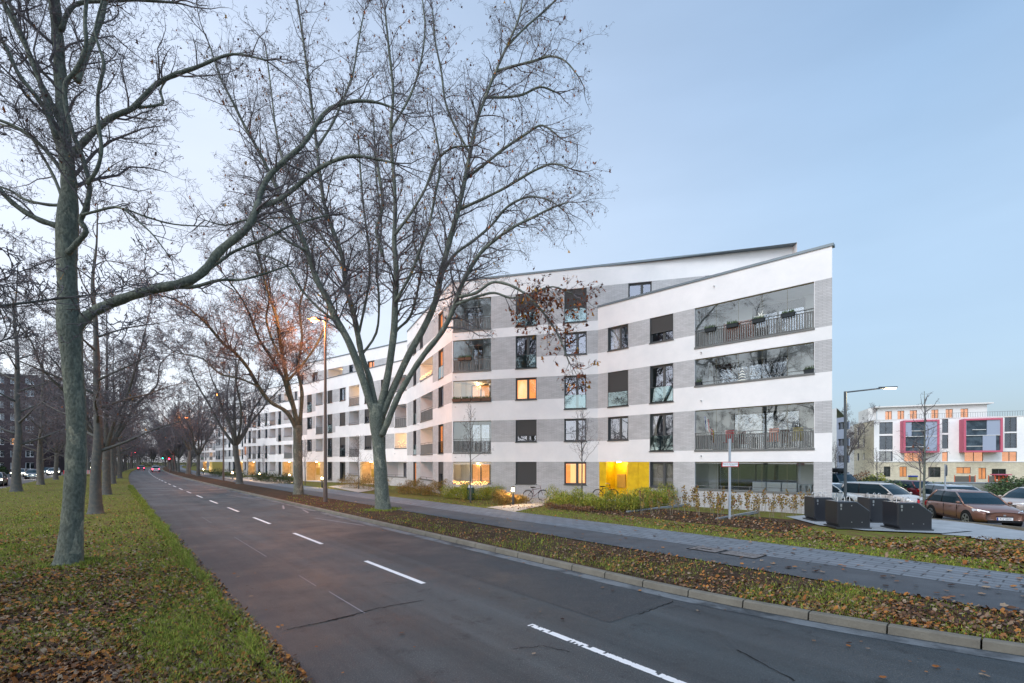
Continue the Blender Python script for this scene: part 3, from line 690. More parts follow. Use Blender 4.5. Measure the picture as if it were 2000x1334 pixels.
facade(FA, bld, 0, FA.L, 12.95,
    [(None, 616, 3, 'T'), (616, 676, 3, 'S'), (712, 770, 3, 'T'), (None, 600, 2, 'T'), (600, 616, 2, 'S'), (630, 655, 2, 'T'), (655, 726, 2, 'S'), (726, 770, 2, 'T'),
     (None, 600, 1, 'T'), (600, 636, 1, 'S'), (636, 681, 1, 'T'), (701, 770, 1, 'S'), (None, None, 0, 'B')],
    [(585, 591, 3, 'F', dict(lit=True)), (600, 609, 3, 'F', dict(shut=.4)), (617, 630, 3, 'l', {}), (640, 649, 3, 'S', dict(shut=.9)), (663.5, 674.5, 3, 'S'), (681.5, 701.5, 3, 'L', dict(lit=True, warm=16)), (712, 726, 3, 'F'), (744, 753, 3, 'F'), (771, 794, 3, 'l', {}),
     (585, 591, 2, 'F', dict(shut=1)), (600, 609, 2, 'S'), (617, 630, 2, 'L', {}), (640, 649, 2, 'F', dict(shut=.5)), (663.5, 674.5, 2, 'S', dict(shut=1)), (681.5, 701.5, 2, 'l', {}), (712, 726, 2, 'S', dict(shut=.5)), (744, 753, 2, 'F'), (771, 794, 2, 'L', {}),
     (585, 591, 1, 'F'), (600, 609, 1, 'S'), (617, 630, 1, 'l', {}), (640, 649, 1, 'F'), (663.5, 674.5, 1, 'F', dict(shut=.4)), (681.5, 701.5, 1, 'L', {}), (712, 726, 1, 'S', dict(shut=.8)), (744, 753, 1, 'S'), (771, 794, 1, 'l', dict(lit=True, warm=30)),
     (598, 634, 0, 'D', dict(left=.06, right=.25, power=22, m='yellow_soft')), (640, 649, 0, 'F', dict(bal=False)), (663.5, 674.5, 0, 'F', dict(bal=False)), (681.5, 700, 0, 'l', {}), (703, 733, 0, 'D', dict(left=.12, right=.05, power=26, m='yellow_soft')), (752, 794, 0, 'l', {})])
P5 = (-11.1, 52.4)
FT = Facet(P4, P5)
facade(FT, bld, 0.0, FT.L, HM, [(None, 616, 4, 'S'), (616, 770, 4, 'S')],
    [(587, 593, 4, 'S', dict(h=1.3)), (610.5, 620.5, 4, 'S', dict(h=1.4, shut=.2)), (640, 669, 4, 'l', dict(lit=True, warm=12, h=1.4)), (682, 690, 4, 'S', dict(h=1.4)), (718, 731, 4, 'S', dict(h=1.3, lit=True))], z0=12.5)
# parapet copings, roof terraces and the rear of the building
mb = MB()
FR.box(mb, -.02, FR.L+.06, -.32, .05, HR, HR+.13); FM.box(mb, -.02, FM.L+.002, -.32, .05, HM, HM+.13); FP.box(mb, .003, FP.L+.06, -.32, .05, HM, HM+.13)
FL.box(mb, 0, FL.L-.02, -.32, .05, HM, HM+.13); FA.box(mb, 0, FA.L, -.3, .05, 12.95, 13.05); FT.box(mb, -.05, FT.L, -.3, .05, HM, HM+.13)
mb.build('coping', 'flashing', bld, off=bld.location)
def lid(pts, z, m='flashing', name='roof'):
    mb = MB(); mb.poly([(p[0], p[1], z) for p in pts]); mb.build(name, m, bld, off=bld.location)
E0 = (P0[0]+9*.29, P0[1]+9*.957); PXb = (19.0, 39.5); P2b = (-1.4, 46); P3b = (-2, 55.5); P4b = (-22, 74); P4b2 = (-21.5, 74.5)
lid([P1, P0, E0, (16, 38), (8, 42)], 12.3)
lid([P2, P1, PX, PXb, P2b], HM-.05, 'flashing')
lid([P3, P2, P2b, P3b], HM-.06); lid([P4, P5, P3b, P4b], HM-.07); lid([P4, P3, P3b, P4b], 12.75, 'concrete', 'terrace')
mb = MB()
def vw(a, b, z0, z1): mb.quad((a[0], a[1], z0), (b[0], b[1], z0), (b[0], b[1], z1), (a[0], a[1], z1))
vw(P0, E0, -.4, HR+.0); vw(E0, (16, 38), -.4, HR); vw(PX, PXb, 11, HM); vw(PXb, P2b, 0, HM); vw(P2b, P3b, 0, HM); vw(P3b, P4b, 0, HM); vw(P4b, P4, -.3, HM); vw((FP.b.x, FP.b.y), PX, 11, HM)
mb.build('rear_wall', 'render_white', bld, off=bld.location)
# roof edge trim of the terrace behind the wing's coping
mb = MB()
for k, z in ((3, 8.85+2.6-2.75), (2, 8.5-2.5), (1, 5.55-2.7)): pass
for z in (zc(4)-2.3-.35, zc(3)-2.3-.35, zc(2)-1.55-.35, zc(1)-2.3-.3): spout(FM, bld, FM.hit(890), z)
for px, z in ((1395, zc(3)+1.0), (1370, zc(3)-2.3-.3), (1370, zc(1)+.55), (1370, zc(1)-2.3-.3)): spout(FR, bld, FR.hit(px), z)
for px, z in ((770, zc(3)-2), (818, zc(2)-2.5), (772, zc(1)-2.1), (690, zc(1)-2.5)): spout(FL if px > 796 else FA, bld, (FL if px > 796 else FA).hit(px), z)

# things in the loggias of the right-hand wing
def planter(fc, u, w_, z, lab, L=0.62, m='planter', plant=True, cols=1):
    t = thing('flower_box', lab, 'flower box', fc.P(u, w_, z), group='flower boxes on the loggia railings'); t.rotation_euler[2] = math.atan2(fc.e.y, fc.e.x)
    mb = MB()
    P = [(-L/2*.94, -.07, 0), (L/2*.94, -.07, 0), (L/2*.94, .07, 0), (-L/2*.94, .07, 0), (-L/2, -.09, .19), (L/2, -.09, .19), (L/2, .09, .19), (-L/2, .09, .19)]
    mb.v += P
    for q in ((0,3,2,1),(0,1,5,4),(1,2,6,5),(2,3,7,6),(3,0,4,7),(4,5,6,7)): mb.f.append(q); mb.m.append(0)
    mb.box(-L/2-.01, L/2+.01, -.1, .1, .17, .2)
    mb.build('box', m, t)
    mb = MB()
    for i in range(int(90*L/.6)):
        x = random.uniform(-L/2+.03, L/2-.03); y = random.uniform(-.07, .07); h = random.uniform(.08, .24); a = random.random()*6.28; c, s_ = math.cos(a)*.02, math.sin(a)*.02
        lx, ly = random.uniform(-.05, .05), random.uniform(-.05, .05)
        mb.poly([(x-c, y-s_, .19), (x+c, y+s_, .19), (x+lx, y+ly, .19+h)])
    mb.build('plants', 'ivy_leaf' if cols else 'hedge_leaf', t)
    return t
for i, px in enumerate((1388, 1431, 1482, 1540)):
    planter(FR, FR.hit(px), .06, zc(3)-2.3+.78, 'dark flower box hung on the top right railing, %s from the left' % ('first', 'second', 'third', 'fourth')[i])
planter(FR, FR.hit(1364), -.03, zc(2)-1.55+.02, 'small dark planter at the left end of the third-floor glazed ledge', .35)
planter(FR, FR.hit(1580), -.03, zc(2)-1.55+.02, 'small dark planter at the right end of the third-floor glazed ledge', .45)
for i, px in enumerate((893, 912, 931, 950)):
    planter(FM, FM.hit(px), .07, zc(2)-1.55+.02, 'brown trough of flowers on the corner loggia sill, %s from the left' % ('first', 'second', 'third', 'fourth')[i], .7, 'planter_brown')
for i, px in enumerate((902, 915)): planter(FM, FM.hit(px), .07, zc(3)-2.3+.8, 'brown flower box on the corner railing above the troughs, %s one' % ('left', 'right')[i], .5, 'planter_brown')
# paper star
t = thing('paper_star', 'white seven pointed paper star hanging in the top right loggia', 'star', FR.P(FR.hit(1482), -.3, zc(3)-1.12)); t.rotation_euler[2] = math.atan2(FR.e.y, FR.e.x)
mb = MB()
for i in range(7):
    a = 2*math.pi*i/7+.3; r = .36 if i % 2 else .3; q = math.pi/7
    tip = (r*math.cos(a), 0, r*math.sin(a)); l1 = (.1*math.cos(a-q), 0, .1*math.sin(a-q)); l2 = (.1*math.cos(a+q), 0, .1*math.sin(a+q))
    for s_ in (-.05, .05): mb.poly([tip, l1, (0, s_, 0)]); mb.poly([tip, (0, s_, 0), l2])
mb.tube([(0, 0, .1), (0, 0, 1.05)], .004, 4)
mb.build('star_body', 'deco_white', t)
# striped tree ornament
t = thing('striped_tree_ornament', 'flat striped blue and white tree ornament behind the third-floor glazing', 'ornament', FR.P(FR.hit(1445), -.35, zc(2)-1.55-.7)); t.rotation_euler[2] = math.atan2(FR.e.y, FR.e.x)
mb = MB()
for i in range(14):
    z0, z1 = .5+i*.08, .5+(i+1)*.08; w0 = .36*(1-i/14); w1 = .36*(1-(i+1)/14)+.01
    for s_ in (1, -1): mb.poly([(0, -.01, z0-.02), (s_*w0, -.01, z0-.09), (s_*w1, -.01, z1-.09), (0, -.01, z1-.02)], i % 2)
mb.box(-.03, .03, -.006, .006, 0, .45, 1); mb.build('ornament_body', ['deco_white', 'deco_blue'], t)
# rust-red screen behind the upper railing
t = thing('reed_screen', 'rust red privacy screen behind the railing of the top right loggia', 'screen', FR.P(FR.hit(1430), -.9, zc(3)-2.3))
mb = MB(); FR.box(mb, FR.hit(1402), FR.hit(1464), -.9, -.86, zc(3)-2.28, zc(3)-1.0); o = mb.build('screen_panel', 'orange_screen', t, off=t.location)
mb = MB(); 
for u in (FR.hit(1402), FR.hit(1464)): FR.box(mb, u-.03, u+.03, -.96, -.9, zc(3)-2.29, zc(3)-.95)
mb.build('screen_post', 'wood_grey', t, off=t.location)
# white cabinets and shelf on the ground-floor loggia
zf = zc(0)-1.55
for i, (a, b) in enumerate(((1464, 1491), (1492, 1521), (1522, 1552))):
    t = thing('white_cabinet', 'low white cabinet on the ground-floor loggia, %s of three' % ('left', 'middle', 'right')[i], 'cabinet', FR.P(FR.hit((a+b)/2), -.5, zf-.72), group='low white cabinets on the ground-floor loggia')
    mb = MB(); FR.box(mb, FR.hit(a)+.01, FR.hit(b)-.01, -.7, -.42, zf-.72, zf+.48); mb.build('carcass', 'cabinet', t, off=t.location)
    mb = MB(); FR.box(mb, FR.hit(a)+.03, FR.hit(b)-.03, -.42, -.4, zf-.66, zf+.44); mb.build('door', 'paint_car_white', t, off=t.location)
t = thing('open_shelf', 'small white open shelf at the right end of the ground-floor loggia', 'shelf', FR.P(FR.hit(1568), -.5, zf-.72))
mb = MB(); a, b = FR.hit(1557), FR.hit(1580); FR.box(mb, a-.05, b+.05, -.7, -.3, zf+.36, zf+.41)
for u in (a, (a+b)/2, b): FR.box(mb, u-.03, u+.03, -.68, -.32, zf-.72, zf+.358)
FR.box(mb, a+.031, (a+b)/2-.031, -.68, -.32, zf+.05, zf+.08); FR.box(mb, (a+b)/2+.031, b-.031, -.68, -.32, zf+.05, zf+.08); mb.build('frame', 'cabinet', t, off=t.location)
# garden furniture on the first-floor loggia
zf = zc(1)-2.3
for i, (px, m_) in enumerate(((1500, 'orange_fence'), (1548, 'yellow_box'), (1412, 'barrier_red'))):
    t = thing('garden_chair', ('orange', 'yellow', 'red')[i]+' garden chair behind the first-floor railing', 'chair', FR.P(FR.hit(px), -.8, zf))
    mb = MB(); u = FR.hit(px); FR.box(mb, u-.24, u+.24, -1.0, -.6, zf+.42, zf+.46); mb.build('seat', m_, t, off=t.location)
    mb = MB(); FR.box(mb, u-.24, u+.24, -1.04, -1.0, zf+.46, zf+1.15); mb.build('backrest', m_, t, off=t.location)
    for su in (-.21, .21):
        for sw in (-.98, -.62): mb = MB(); FR.box(mb, u+su-.015, u+su+.015, sw-.015, sw+.015, zf, zf+.419); mb.build('leg', 'steel', t, off=t.location)
for i, (px, cols, lab) in enumerate(((1372, ('plate_blue', 'sign_white', 'sign_red'), 'blue white and red flag on a pole in the left corner of the first-floor loggia'), (1382, ('black_trim', 'sign_red', 'yellow_panel'), 'black red and gold flag hanging low beside the first-floor railing'))):
    t = thing('flag', lab, 'flag', FR.P(FR.hit(px)-.1, -.5, zf))
    u = FR.hit(px); zt = zf+(2.1 if i == 0 else 1.45); mb = MB(); mb.tube([FR.P(u-.12, -.5, zf), FR.P(u-.1, -.5, zt)], .012, 5); mb.build('pole', 'steel', t, off=t.location)
    mb = MB()
    for j in range(3):
        for k in range(6): FR_ = lambda q: FR.P(u-.1+.12*(j+q)+.05*math.sin(k), -.5+.03*((k+j) % 2), zt-.05-.1*k-.09*(j+q)); 
        for k in range(6):
            mb.quad(FR.P(u-.1+.09*j+.012*k, -.5+.03*((k) % 2), zt-.05-.13*k-.1*j), FR.P(u-.1+.09*(j+1)+.012*k, -.5+.03*((k) % 2), zt-.05-.13*k-.1*(j+1)), FR.P(u-.1+.09*(j+1)+.012*(k+1), -.5+.03*((k+1) % 2), zt-.05-.13*(k+1)-.1*(j+1)), FR.P(u-.1+.09*j+.012*(k+1), -.5+.03*((k+1) % 2), zt-.05-.13*(k+1)-.1*j), j)
    mb.build('cloth', list(cols), t, off=t.location)
# fairy lights
def fairy(fc, a, b, z, lab, n=60, hh=.25, w_=.06):
    t = thing('fairy_lights', lab, 'fairy lights', fc.P(fc.hit((a+b)/2), w_, z)); mb = MB(); u0, u1 = fc.hit(a), fc.hit(b); pts = []
    for i in range(n):
        u = u0+(u1-u0)*i/(n-1); p = fc.P(u, w_+random.uniform(-.02, .04), z+random.uniform(0, hh)); pts.append(p); mb.ball(p, .016, n=4)
    mb.build('bulbs', 'fairy', t, off=t.location); mb = MB(); mb.tube(pts, .003, 3); mb.build('wire', 'black_trim', t, off=t.location)
    p = fc.P((u0+u1)/2, w_+.4, z+.1); lamp('fairy_light_glow', (p[0]-t.location[0], p[1]-t.location[1], p[2]-t.location[2]), (1, .6, .3), 7, .3, t)
fairy(FM, 886, 952, zc(0)-1.55-.1, 'warm fairy lights along the sill of the corner ground-floor loggia', 90)
fairy(FL, 822, 844, zc(3)-1.55+.05, 'warm fairy lights along the railing of the glowing yellow loggia', 36, .3)
fairy(FA, 773, 793, zc(1)-1.5+.1, 'warm fairy lights on the low loggia behind the big plane tree', 26, .7, -.3)

# ---- more distant blocks of the terrace
def block(name, lab, right, left, px_r, px_l, cols, dcols, H=15.7, seed=1, back=12):
    rr = random.Random(seed); fc = Facet(left, right); root = thing(name, lab, 'building', (left[0], left[1], 0))
    items = []; br = []
    for k in range(5):
        for (a, b, kind) in cols:
            if k == 0 and any(not (b < d[0] or a > d[1]) for d in dcols): continue
            if kind == 'W':
                kk = 'S' if (k == 4 or rr.random() < .4) else 'F'
                o = dict(lit=True) if rr.random() < .09 else (dict(shut=rr.choice([.5, 1])) if rr.random() < .22 else {})
                if k == 0: o['bal'] = False
                if k == 4: o['h'] = 1.35; kk = 'S'
                items.append((a, b, k, kk, o))
            else:
                kk = 'l' if rr.random() < .5 else 'L'
                o = dict(simple=True, bars=False)
                if rr.random() < .12: o['lit'] = True; o['warm'] = 8
                if k in (0, 4): kk = 'l'
                if k == 4: o['h'] = 1.35
                items.append((a, b, k, kk, o))
        runs = sorted(cols); x = px_l
        while x < px_r:
            x2 = min(px_r, x+rr.uniform(18, 34)); t = 'B' if k == 0 else rr.choice('ST')
            if k == 4: t = 'S'
            br.append((x, x2, k, t)); x = x2
    for d in dcols: items.append((d[0], d[1], 0, 'D', dict(left=.1, right=.2, power=16, m='yellow_soft')))
    for it in items:
        if it[3] in 'Ll': it[4].pop('simple', None)
    facade(fc, root, 0, fc.L, H, br, items, simple=True)
    mb = MB(); fc.box(mb, -.02, fc.L+.02, -.3, .05, H, H+.13); fc.box(mb, -.02, fc.L+.02, .002, .06, 12.9, 13.0); mb.build('coping', 'flashing', root, off=root.location)
    n = -fc.n; lb = (left[0]+n.x*back, left[1]+n.y*back); rb = (right[0]+n.x*back, right[1]+n.y*back)
    mb = MB(); mb.poly([(left[0], left[1], H-.02), (right[0], right[1], H-.02), (rb[0], rb[1], H-.02), (lb[0], lb[1], H-.02)]); mb.build('roof', 'flashing', root, off=root.location)
    mb = MB()
    for a, b in ((right, rb), (rb, lb), (lb, left)): mb.quad((a[0], a[1], -.2), (b[0], b[1], -.2), (b[0], b[1], H), (a[0], a[1], H))
    mb.build('rear_wall', 'render_white', root, off=root.location)
    return root
def xy(px, s_): return ((px-1000)/s_, F/s_)
block('apartment_block', 'second white apartment block with small yellow entrances behind the orange lit plane tree', xy(583, 11.75), xy(475, 10.1), 583, 475,
      [(477, 480.5, 'W'), (485, 490, 'W'), (493, 500, 'L'), (503, 508.5, 'W'), (517, 522, 'W'), (526.5, 538, 'L'), (543, 549, 'W'), (554.5, 570.5, 'L'), (575, 580, 'W')], [(484, 500), (551, 572)], seed=3)
block('apartment_block', 'third white apartment block further up the street with narrow dark windows', xy(478, 8.35), xy(421, 7.4), 478, 421,
      [(422.5, 424.5, 'W'), (426, 429.5, 'W'), (433, 442, 'L'), (446, 450, 'W'), (454, 460, 'W'), (464, 470, 'L'), (472, 475, 'W')], [(424, 434), (464, 475)], seed=5)
block('apartment_block', 'farthest white apartment block where the street disappears under trees', xy(421, 6.4), xy(387, 6.0), 421, 387,
      [(388.5, 390, 'W'), (392, 398, 'L'), (401, 403, 'W'), (405, 407, 'W'), (409, 415, 'L'), (417, 419, 'W')], [(396, 404)], seed=8)

# ------------------------------------------------------------------ trees
rt = random.Random(11)
def smooth_path(P, per=4):
    """Catmull-Rom through (x, y, z, r) points"""
    out = []
    n = len(P)
    for i in range(n-1):
        p0, p1, p2, p3 = P[max(0, i-1)], P[i], P[i+1], P[min(n-1, i+2)]
        for j in range(per):
            t = j/per; t2 = t*t; t3 = t2*t
            out.append(tuple(0.5*((2*b)+(-a+c)*t+(2*a-5*b+4*c-d)*t2+(-a+3*b-3*c+d)*t3) for a, b, c, d in zip(p0, p1, p2, p3)))
    out.append(tuple(P[-1])); return out
def rot_about(v, ax, a):
    c, s_ = math.cos(a), math.sin(a); d = v[0]*ax[0]+v[1]*ax[1]+v[2]*ax[2]
    cx = (ax[1]*v[2]-ax[2]*v[1], ax[2]*v[0]-ax[0]*v[2], ax[0]*v[1]-ax[1]*v[0])
    return tuple(v[i]*c+cx[i]*s_+ax[i]*d*(1-c) for i in range(3))
def nrm(v):
    L = math.sqrt(v[0]**2+v[1]**2+v[2]**2) or 1; return (v[0]/L, v[1]/L, v[2]/L)
class Tree:
    def __init__(s, seed=1, leafy=0.03, balls=0.10, droop=0.25, fine=1.0, twig_r=0.0055, leafsz=0.075):
        s.r = random.Random(seed); s.wood = MB(); s.twigs = MB(); s.leaves = MB(); s.leafy = leafy; s.balls = balls; s.droop = droop; s.fine = fine; s.tr = twig_r; s.ls = leafsz
    def leaf(s, p, sz):
        r = s.r; a = r.random()*6.28; b = r.uniform(-1.2, 1.2); u = (math.cos(a), math.sin(a), r.uniform(-.5, .5)); v = nrm((-math.sin(a)*math.cos(b), math.cos(a)*math.cos(b), math.sin(b)))
        P = [(0, 0), (.5, .35), (.35, .75), (1, 1.0), (.2, 1.15), (0, 1.6), (-.2, 1.15), (-1, 1.0), (-.35, .75), (-.5, .35)]
        s.leaves.poly([(p[0]+sz*(x*u[0]+y*v[0])*.7, p[1]+sz*(x*u[1]+y*v[1])*.7, p[2]-.03+sz*(x*u[2]-abs(x)*.3+y*(v[2]-.6))*.7) for x, y in P])
    def ball(s, p):
        z = p[2]-s.r.uniform(.05, .12); q = .016
        s.twigs.poly([(p[0]+q, p[1], z), (p[0], p[1]+q, z), (p[0]-q, p[1], z), (p[0], p[1]-q, z)])
        for a, b in (((1,0),(0,1)),((0,1),(-1,0)),((-1,0),(0,-1)),((0,-1),(1,0))):
            s.twigs.poly([(p[0]+a[0]*q, p[1]+a[1]*q, z), (p[0]+b[0]*q, p[1]+b[1]*q, z), (p[0], p[1], z+q)]); 
    def grow(s, p, d, L, r0, lvl, up=0.0):
        r = s.r; n = (7, 6, 5, 4, 3)[lvl]; pts = [p]; cur = d; rad = [r0]; seg = L/n
        wob = (0.20, 0.26, 0.34, 0.45, 0.5)[lvl]
        for i in range(n):
            k = i/n
            cur = nrm((cur[0]+r.gauss(0, wob), cur[1]+r.gauss(0, wob), cur[2]+r.gauss(0, wob)+up*(1-k)-s.droop*k*(.4, .5, .5, .4, .5)[lvl]))
            p = (p[0]+cur[0]*seg, p[1]+cur[1]*seg, p[2]+cur[2]*seg); pts.append(p); rad.append(max(s.tr*.8, r0*(1-.8*(i+1)/n)))
        (s.wood if lvl == 0 else s.twigs).tube(pts, rad, (6, 5, 4, 3, 3)[lvl], cap=False)
        if lvl >= 4 or (lvl == 3 and s.fine < .5):
            if r.random() < s.leafy: s.leaf(pts[-1], s.ls*r.uniform(.7, 1.3))
            if r.random() < s.balls: s.ball(pts[-1])
            return
        s.side(pts, rad, lvl, L)
    def side(s, pts, rad, lvl, L, start=.15, dens=None, up=0.12):
        r = s.r; n = len(pts)-1
        cnt = dens if dens else max(2, int(L*(2.0, 3.9, 5.6, 7.5)[lvl]*s.fine))
        for c in range(cnt):
            k = start+(1-start)*(c+r.random())/cnt; k = min(.999, k); i = int(k*n); f = k*n-i
            a, b = pts[i], pts[i+1]; p = tuple(a[j]*(1-f)+b[j]*f for j in range(3)); t = nrm((b[0]-a[0], b[1]-a[1], b[2]-a[2]))
            ax = nrm((r.gauss(0, 1), r.gauss(0, 1), r.gauss(0, 1))); ax = nrm((ax[1]*t[2]-ax[2]*t[1], ax[2]*t[0]-ax[0]*t[2], ax[0]*t[1]-ax[1]*t[0]))
            d = rot_about(t, ax, r.uniform(.55, 1.15)); ln = L*(.36, .44, .50, .6)[lvl]*(1.15-.6*k)*r.uniform(.7, 1.3)
            rr = max(s.tr, rad[i]*.42)
            s.grow(p, d, ln, rr, lvl+1, up)
    def limb(s, P, per=4, sides=8, dens=1.0, start=.2, blen=None, up=.1, tip=True):
        Q = smooth_path(P, per); pts = [q[:3] for q in Q]; rad = [max(.012, q[3]) for q in Q]
        # knobbly bark: radius wanders a little
        rad = [a*(1+(.02 if a > .17 else .08)*math.sin(i*1.9)+.02*math.sin(i*.7+1)) for i, a in enumerate(rad)]
        s.wood.tube(pts, rad, sides, cap=True)
        L = sum(math.dist(pts[i], pts[i+1]) for i in range(len(pts)-1)); n = len(pts)-1; r = s.r
        cnt = int(L*2.5*dens)
        for c in range(cnt):
            k = start+(1-start)*(c+r.random())/max(1, cnt); k = min(.999, k); i = int(k*n); f = k*n-i
            a, b = pts[i], pts[i+1]; p = tuple(a[j]*(1-f)+b[j]*f for j in range(3)); t = nrm((b[0]-a[0], b[1]-a[1], b[2]-a[2]))
            ax = nrm((r.gauss(0, 1), r.gauss(0, 1), r.gauss(0, 1))); ax = nrm((ax[1]*t[2]-ax[2]*t[1], ax[2]*t[0]-ax[0]*t[2], ax[0]*t[1]-ax[1]*t[0]))
            d = rot_about(t, ax, r.uniform(.5, 1.1)); ln = (blen or min(4.2, L*.33))*(1.1-.45*k)*r.uniform(.45, 1.2)
            s.grow(p, d, ln, min(.05, max(.014, rad[i]*.4)), 1, up)
        if tip:
            t = nrm(tuple(pts[-1][j]-pts[-3][j] for j in range(3)))
            for q in range(3): s.grow(pts[-1], nrm((t[0]+r.gauss(0, .3), t[1]+r.gauss(0, .3), t[2]+r.gauss(0, .3))), (blen or 3)*.7, rad[-1]*.8, 1, up)
    def finish(s, root, bark='bark', twig='twig', leafm='tree_leaf'):
        # remove flat caps visible at branch roots by smooth shading only
        o = s.wood.build('trunk', bark, root, smooth=True, off=root.location)
        c = s.twigs.build('crown', twig, root, off=root.location)
        if s.leaves.f: s.leaves.build('leaves', leafm, c, off=root.location)
        return root
def W(px, py, Z, d):   # trace point: pixel, distance, thickness in photo pixels
    x, y, z = at(px, py, Z); return (x, y, z, d*Z/F/2*math.cos(math.atan((px-1000)/F)))

# the big plane tree in the median, near left
Z1 = 11.82
t = thing('plane_tree', 'large bare plane tree nearest the camera on the leafy median, one limb over the road', 'tree', (at(132, 1100, Z1)[0], Z1, 0.08))
T1 = Tree(21, leafy=.03, balls=.08, droop=.26, fine=1.25, leafsz=.06, twig_r=.0042)
trunk = [W(133, 1112, Z1, 92), W(134, 1098, Z1, 66), W(138, 1060, Z1, 52), W(143, 990, Z1, 46), W(149, 900, Z1, 43), W(149, 810, Z1, 42), W(143, 730, Z1, 44), W(138, 660, Z1, 50), W(134, 620, Z1, 52), W(132, 560, Z1, 41), W(130, 500, Z1, 45), W(132, 430, Z1, 46), W(135, 360, Z1, 34), W(129, 300, Z1, 29), W(122, 220, Z1+.1, 26), W(116, 120, Z1+.2, 26), W(108, 20, Z1+.3, 24), W(98, -80, Z1+.3, 20), W(90, -200, Z1+.3, 14), W(84, -330, Z1+.3, 8)]
T1.limb(trunk, per=5, sides=14, dens=.5, start=.62, blen=3.0)
def L1(tr, pts, Zs, sides=8, **k):
    wf = {id(T1): .88}.get(id(tr), .78); pts = [(a, b, c*wf) for a, b, c in pts]
    n = len(pts); T = [W(p[0], p[1], Zs[0]+(Zs[1]-Zs[0])*i/(n-1), p[2]) for i, p in enumerate(pts)]; tr.limb(T, sides=sides, **k)
L1(T1, [(140,655,34),(165,622,30),(200,600,27),(250,580,26),(300,565,25),(360,552,24),(398,530,21),(430,490,20),(480,448,18),(500,412,18),(508,380,14),(525,345,13),(560,310,12),(592,282,11),(620,240,10),(645,212,9),(690,198,8),(735,200,6),(770,212,4)], (Z1, 13.6), 10, start=.42, blen=2.4, dens=1.0)
L1(T1, [(504,405,13),(540,393,12),(575,368,11),(610,338,10),(650,315,9),(690,305,8),(730,310,7),(770,318,4)], (13.0, 13.4), blen=2.0)
L1(T1, [(395,535,9),(430,510,9),(460,490,7),(520,465,6),(570,440,5),(640,420,4)], (12.9, 13.6), blen=1.6)
L1(T1, [(300,570,11),(340,562,11),(380,560,10),(430,547,8),(480,545,6),(560,520,4)], (12.6, 13.4), blen=1.6)
L1(T1, [(135,460,24),(112,442,20),(78,430,17),(40,408,16),(10,382,15),(-40,330,13),(-110,280,9)], (Z1, 11.2), 8, start=.3)
L1(T1, [(132,495,16),(150,475,15),(168,452,14),(158,432,14),(166,410,13),(175,375,12),(172,345,12),(158,300,12),(143,262,12),(130,215,12),(128,165,13),(150,135,12),(168,90,11),(166,40,10),(172,-30,8),(180,-110,5)], (Z1-.2, 10.9), 8, blen=1.8)
L1(T1, [(170,360,11),(190,330,10),(198,290,10),(192,240,10),(192,180,9),(203,128,9),(192,88,7),(186,55,6),(200,0,5)], (11.2, 10.7), 7, blen=1.5)
L1(T1, [(140,305,22),(165,276,17),(200,242,16),(225,226,15),(258,212,14),(285,185,13),(312,160,12),(350,143,11),(388,130,9),(430,112,7),(466,106,6),(520,118,4)], (Z1, 12.4), 8, blen=2.2)
L1(T1, [(270,210,8),(300,207,7),(318,200,7),(314,175,5),(330,150,4)], (12.1, 12.3), 6, blen=1.1)
L1(T1, [(130,330,20),(108,262,17),(85,180,16),(55,100,15),(25,40,14),(0,-10,13),(-30,-80,9)], (Z1, 11.4), 8, blen=2.2)
L1(T1, [(112,270,14),(80,200,12),(40,150,12),(10,90,11),(-30,20,8)], (11.6, 10.8), 7, blen=2)
L1(T1, [(126,340,14),(95,300,12),(66,272,11),(35,250,10),(0,235,10),(-60,215,7)], (Z1, 11.6), 7, blen=1.8)
L1(T1, [(118,240,15),(95,190,13),(70,140,12),(48,80,12),(20,10,10),(10,-60,7)], (Z1, 12.4), 7, blen=2)
L1(T1, [(130,400,10),(95,400,9),(50,390,9),(20,372,8),(-30,355,5)], (Z1, 12.2), 6, blen=1.6)
L1(T1, [(125,395,11),(105,345,9),(80,300,8),(55,262,8),(10,245,7),(-40,230,5)], (Z1, 12.8), 6, blen=1.7)
L1(T1, [(160,420,8),(190,412,7),(220,405,7),(240,408,6),(270,432,5),(300,460,4),(330,500,3)], (11.4, 11.0), 6, blen=1.1)
L1(T1, [(222,404,6),(250,410,5),(290,425,5),(340,438,4),(400,442,3)], (11.2, 11.6), 6, blen=1.1)
L1(T1, [(150,160,18),(165,120,15),(185,70,14),(202,20,13),(212,-50,10),(230,-140,6)], (Z1, 12.2), 8, blen=2.2)
L1(T1, [(120,60,14),(135,20,13),(160,5,11),(210,2,9),(270,0,8),(340,5,6)], (12, 12.6), 7, blen=2)
T1.finish(t)

# the big forked plane tree on the verge
ZR = 25.3
t = thing('plane_tree', 'big bare plane tree with five rising limbs on the verge before the building corner', 'tree', (at(748, 995, ZR)[0], ZR, 0.10))
T2 = Tree(5, leafy=.085, balls=.12, droop=.3, fine=.84, twig_r=.0046, leafsz=.1)
T2.limb([W(750, 1003, ZR, 42), W(748, 992, ZR, 33), W(745, 950, ZR, 27), W(742, 900, ZR, 25), W(738, 850, ZR, 26), W(736, 815, ZR, 30), W(738, 790, ZR, 28)], sides=14, dens=0, tip=False)
def L2(pts, Zs, **k): k.setdefault('blen', 3.6); k['dens'] = k.get('dens', 1)*1.25; L1(T2, pts, Zs, **k)
L2([(735,825,22),(718,770,20),(700,715,20),(680,665,19),(655,620,18),(640,585,17),(618,545,16),(600,490,14),(580,440,13),(555,395,12),(530,345,10),(508,300,9),(480,250,8),(455,200,7),(430,150,6),(410,90,4)], (ZR, 22.0), start=.2)
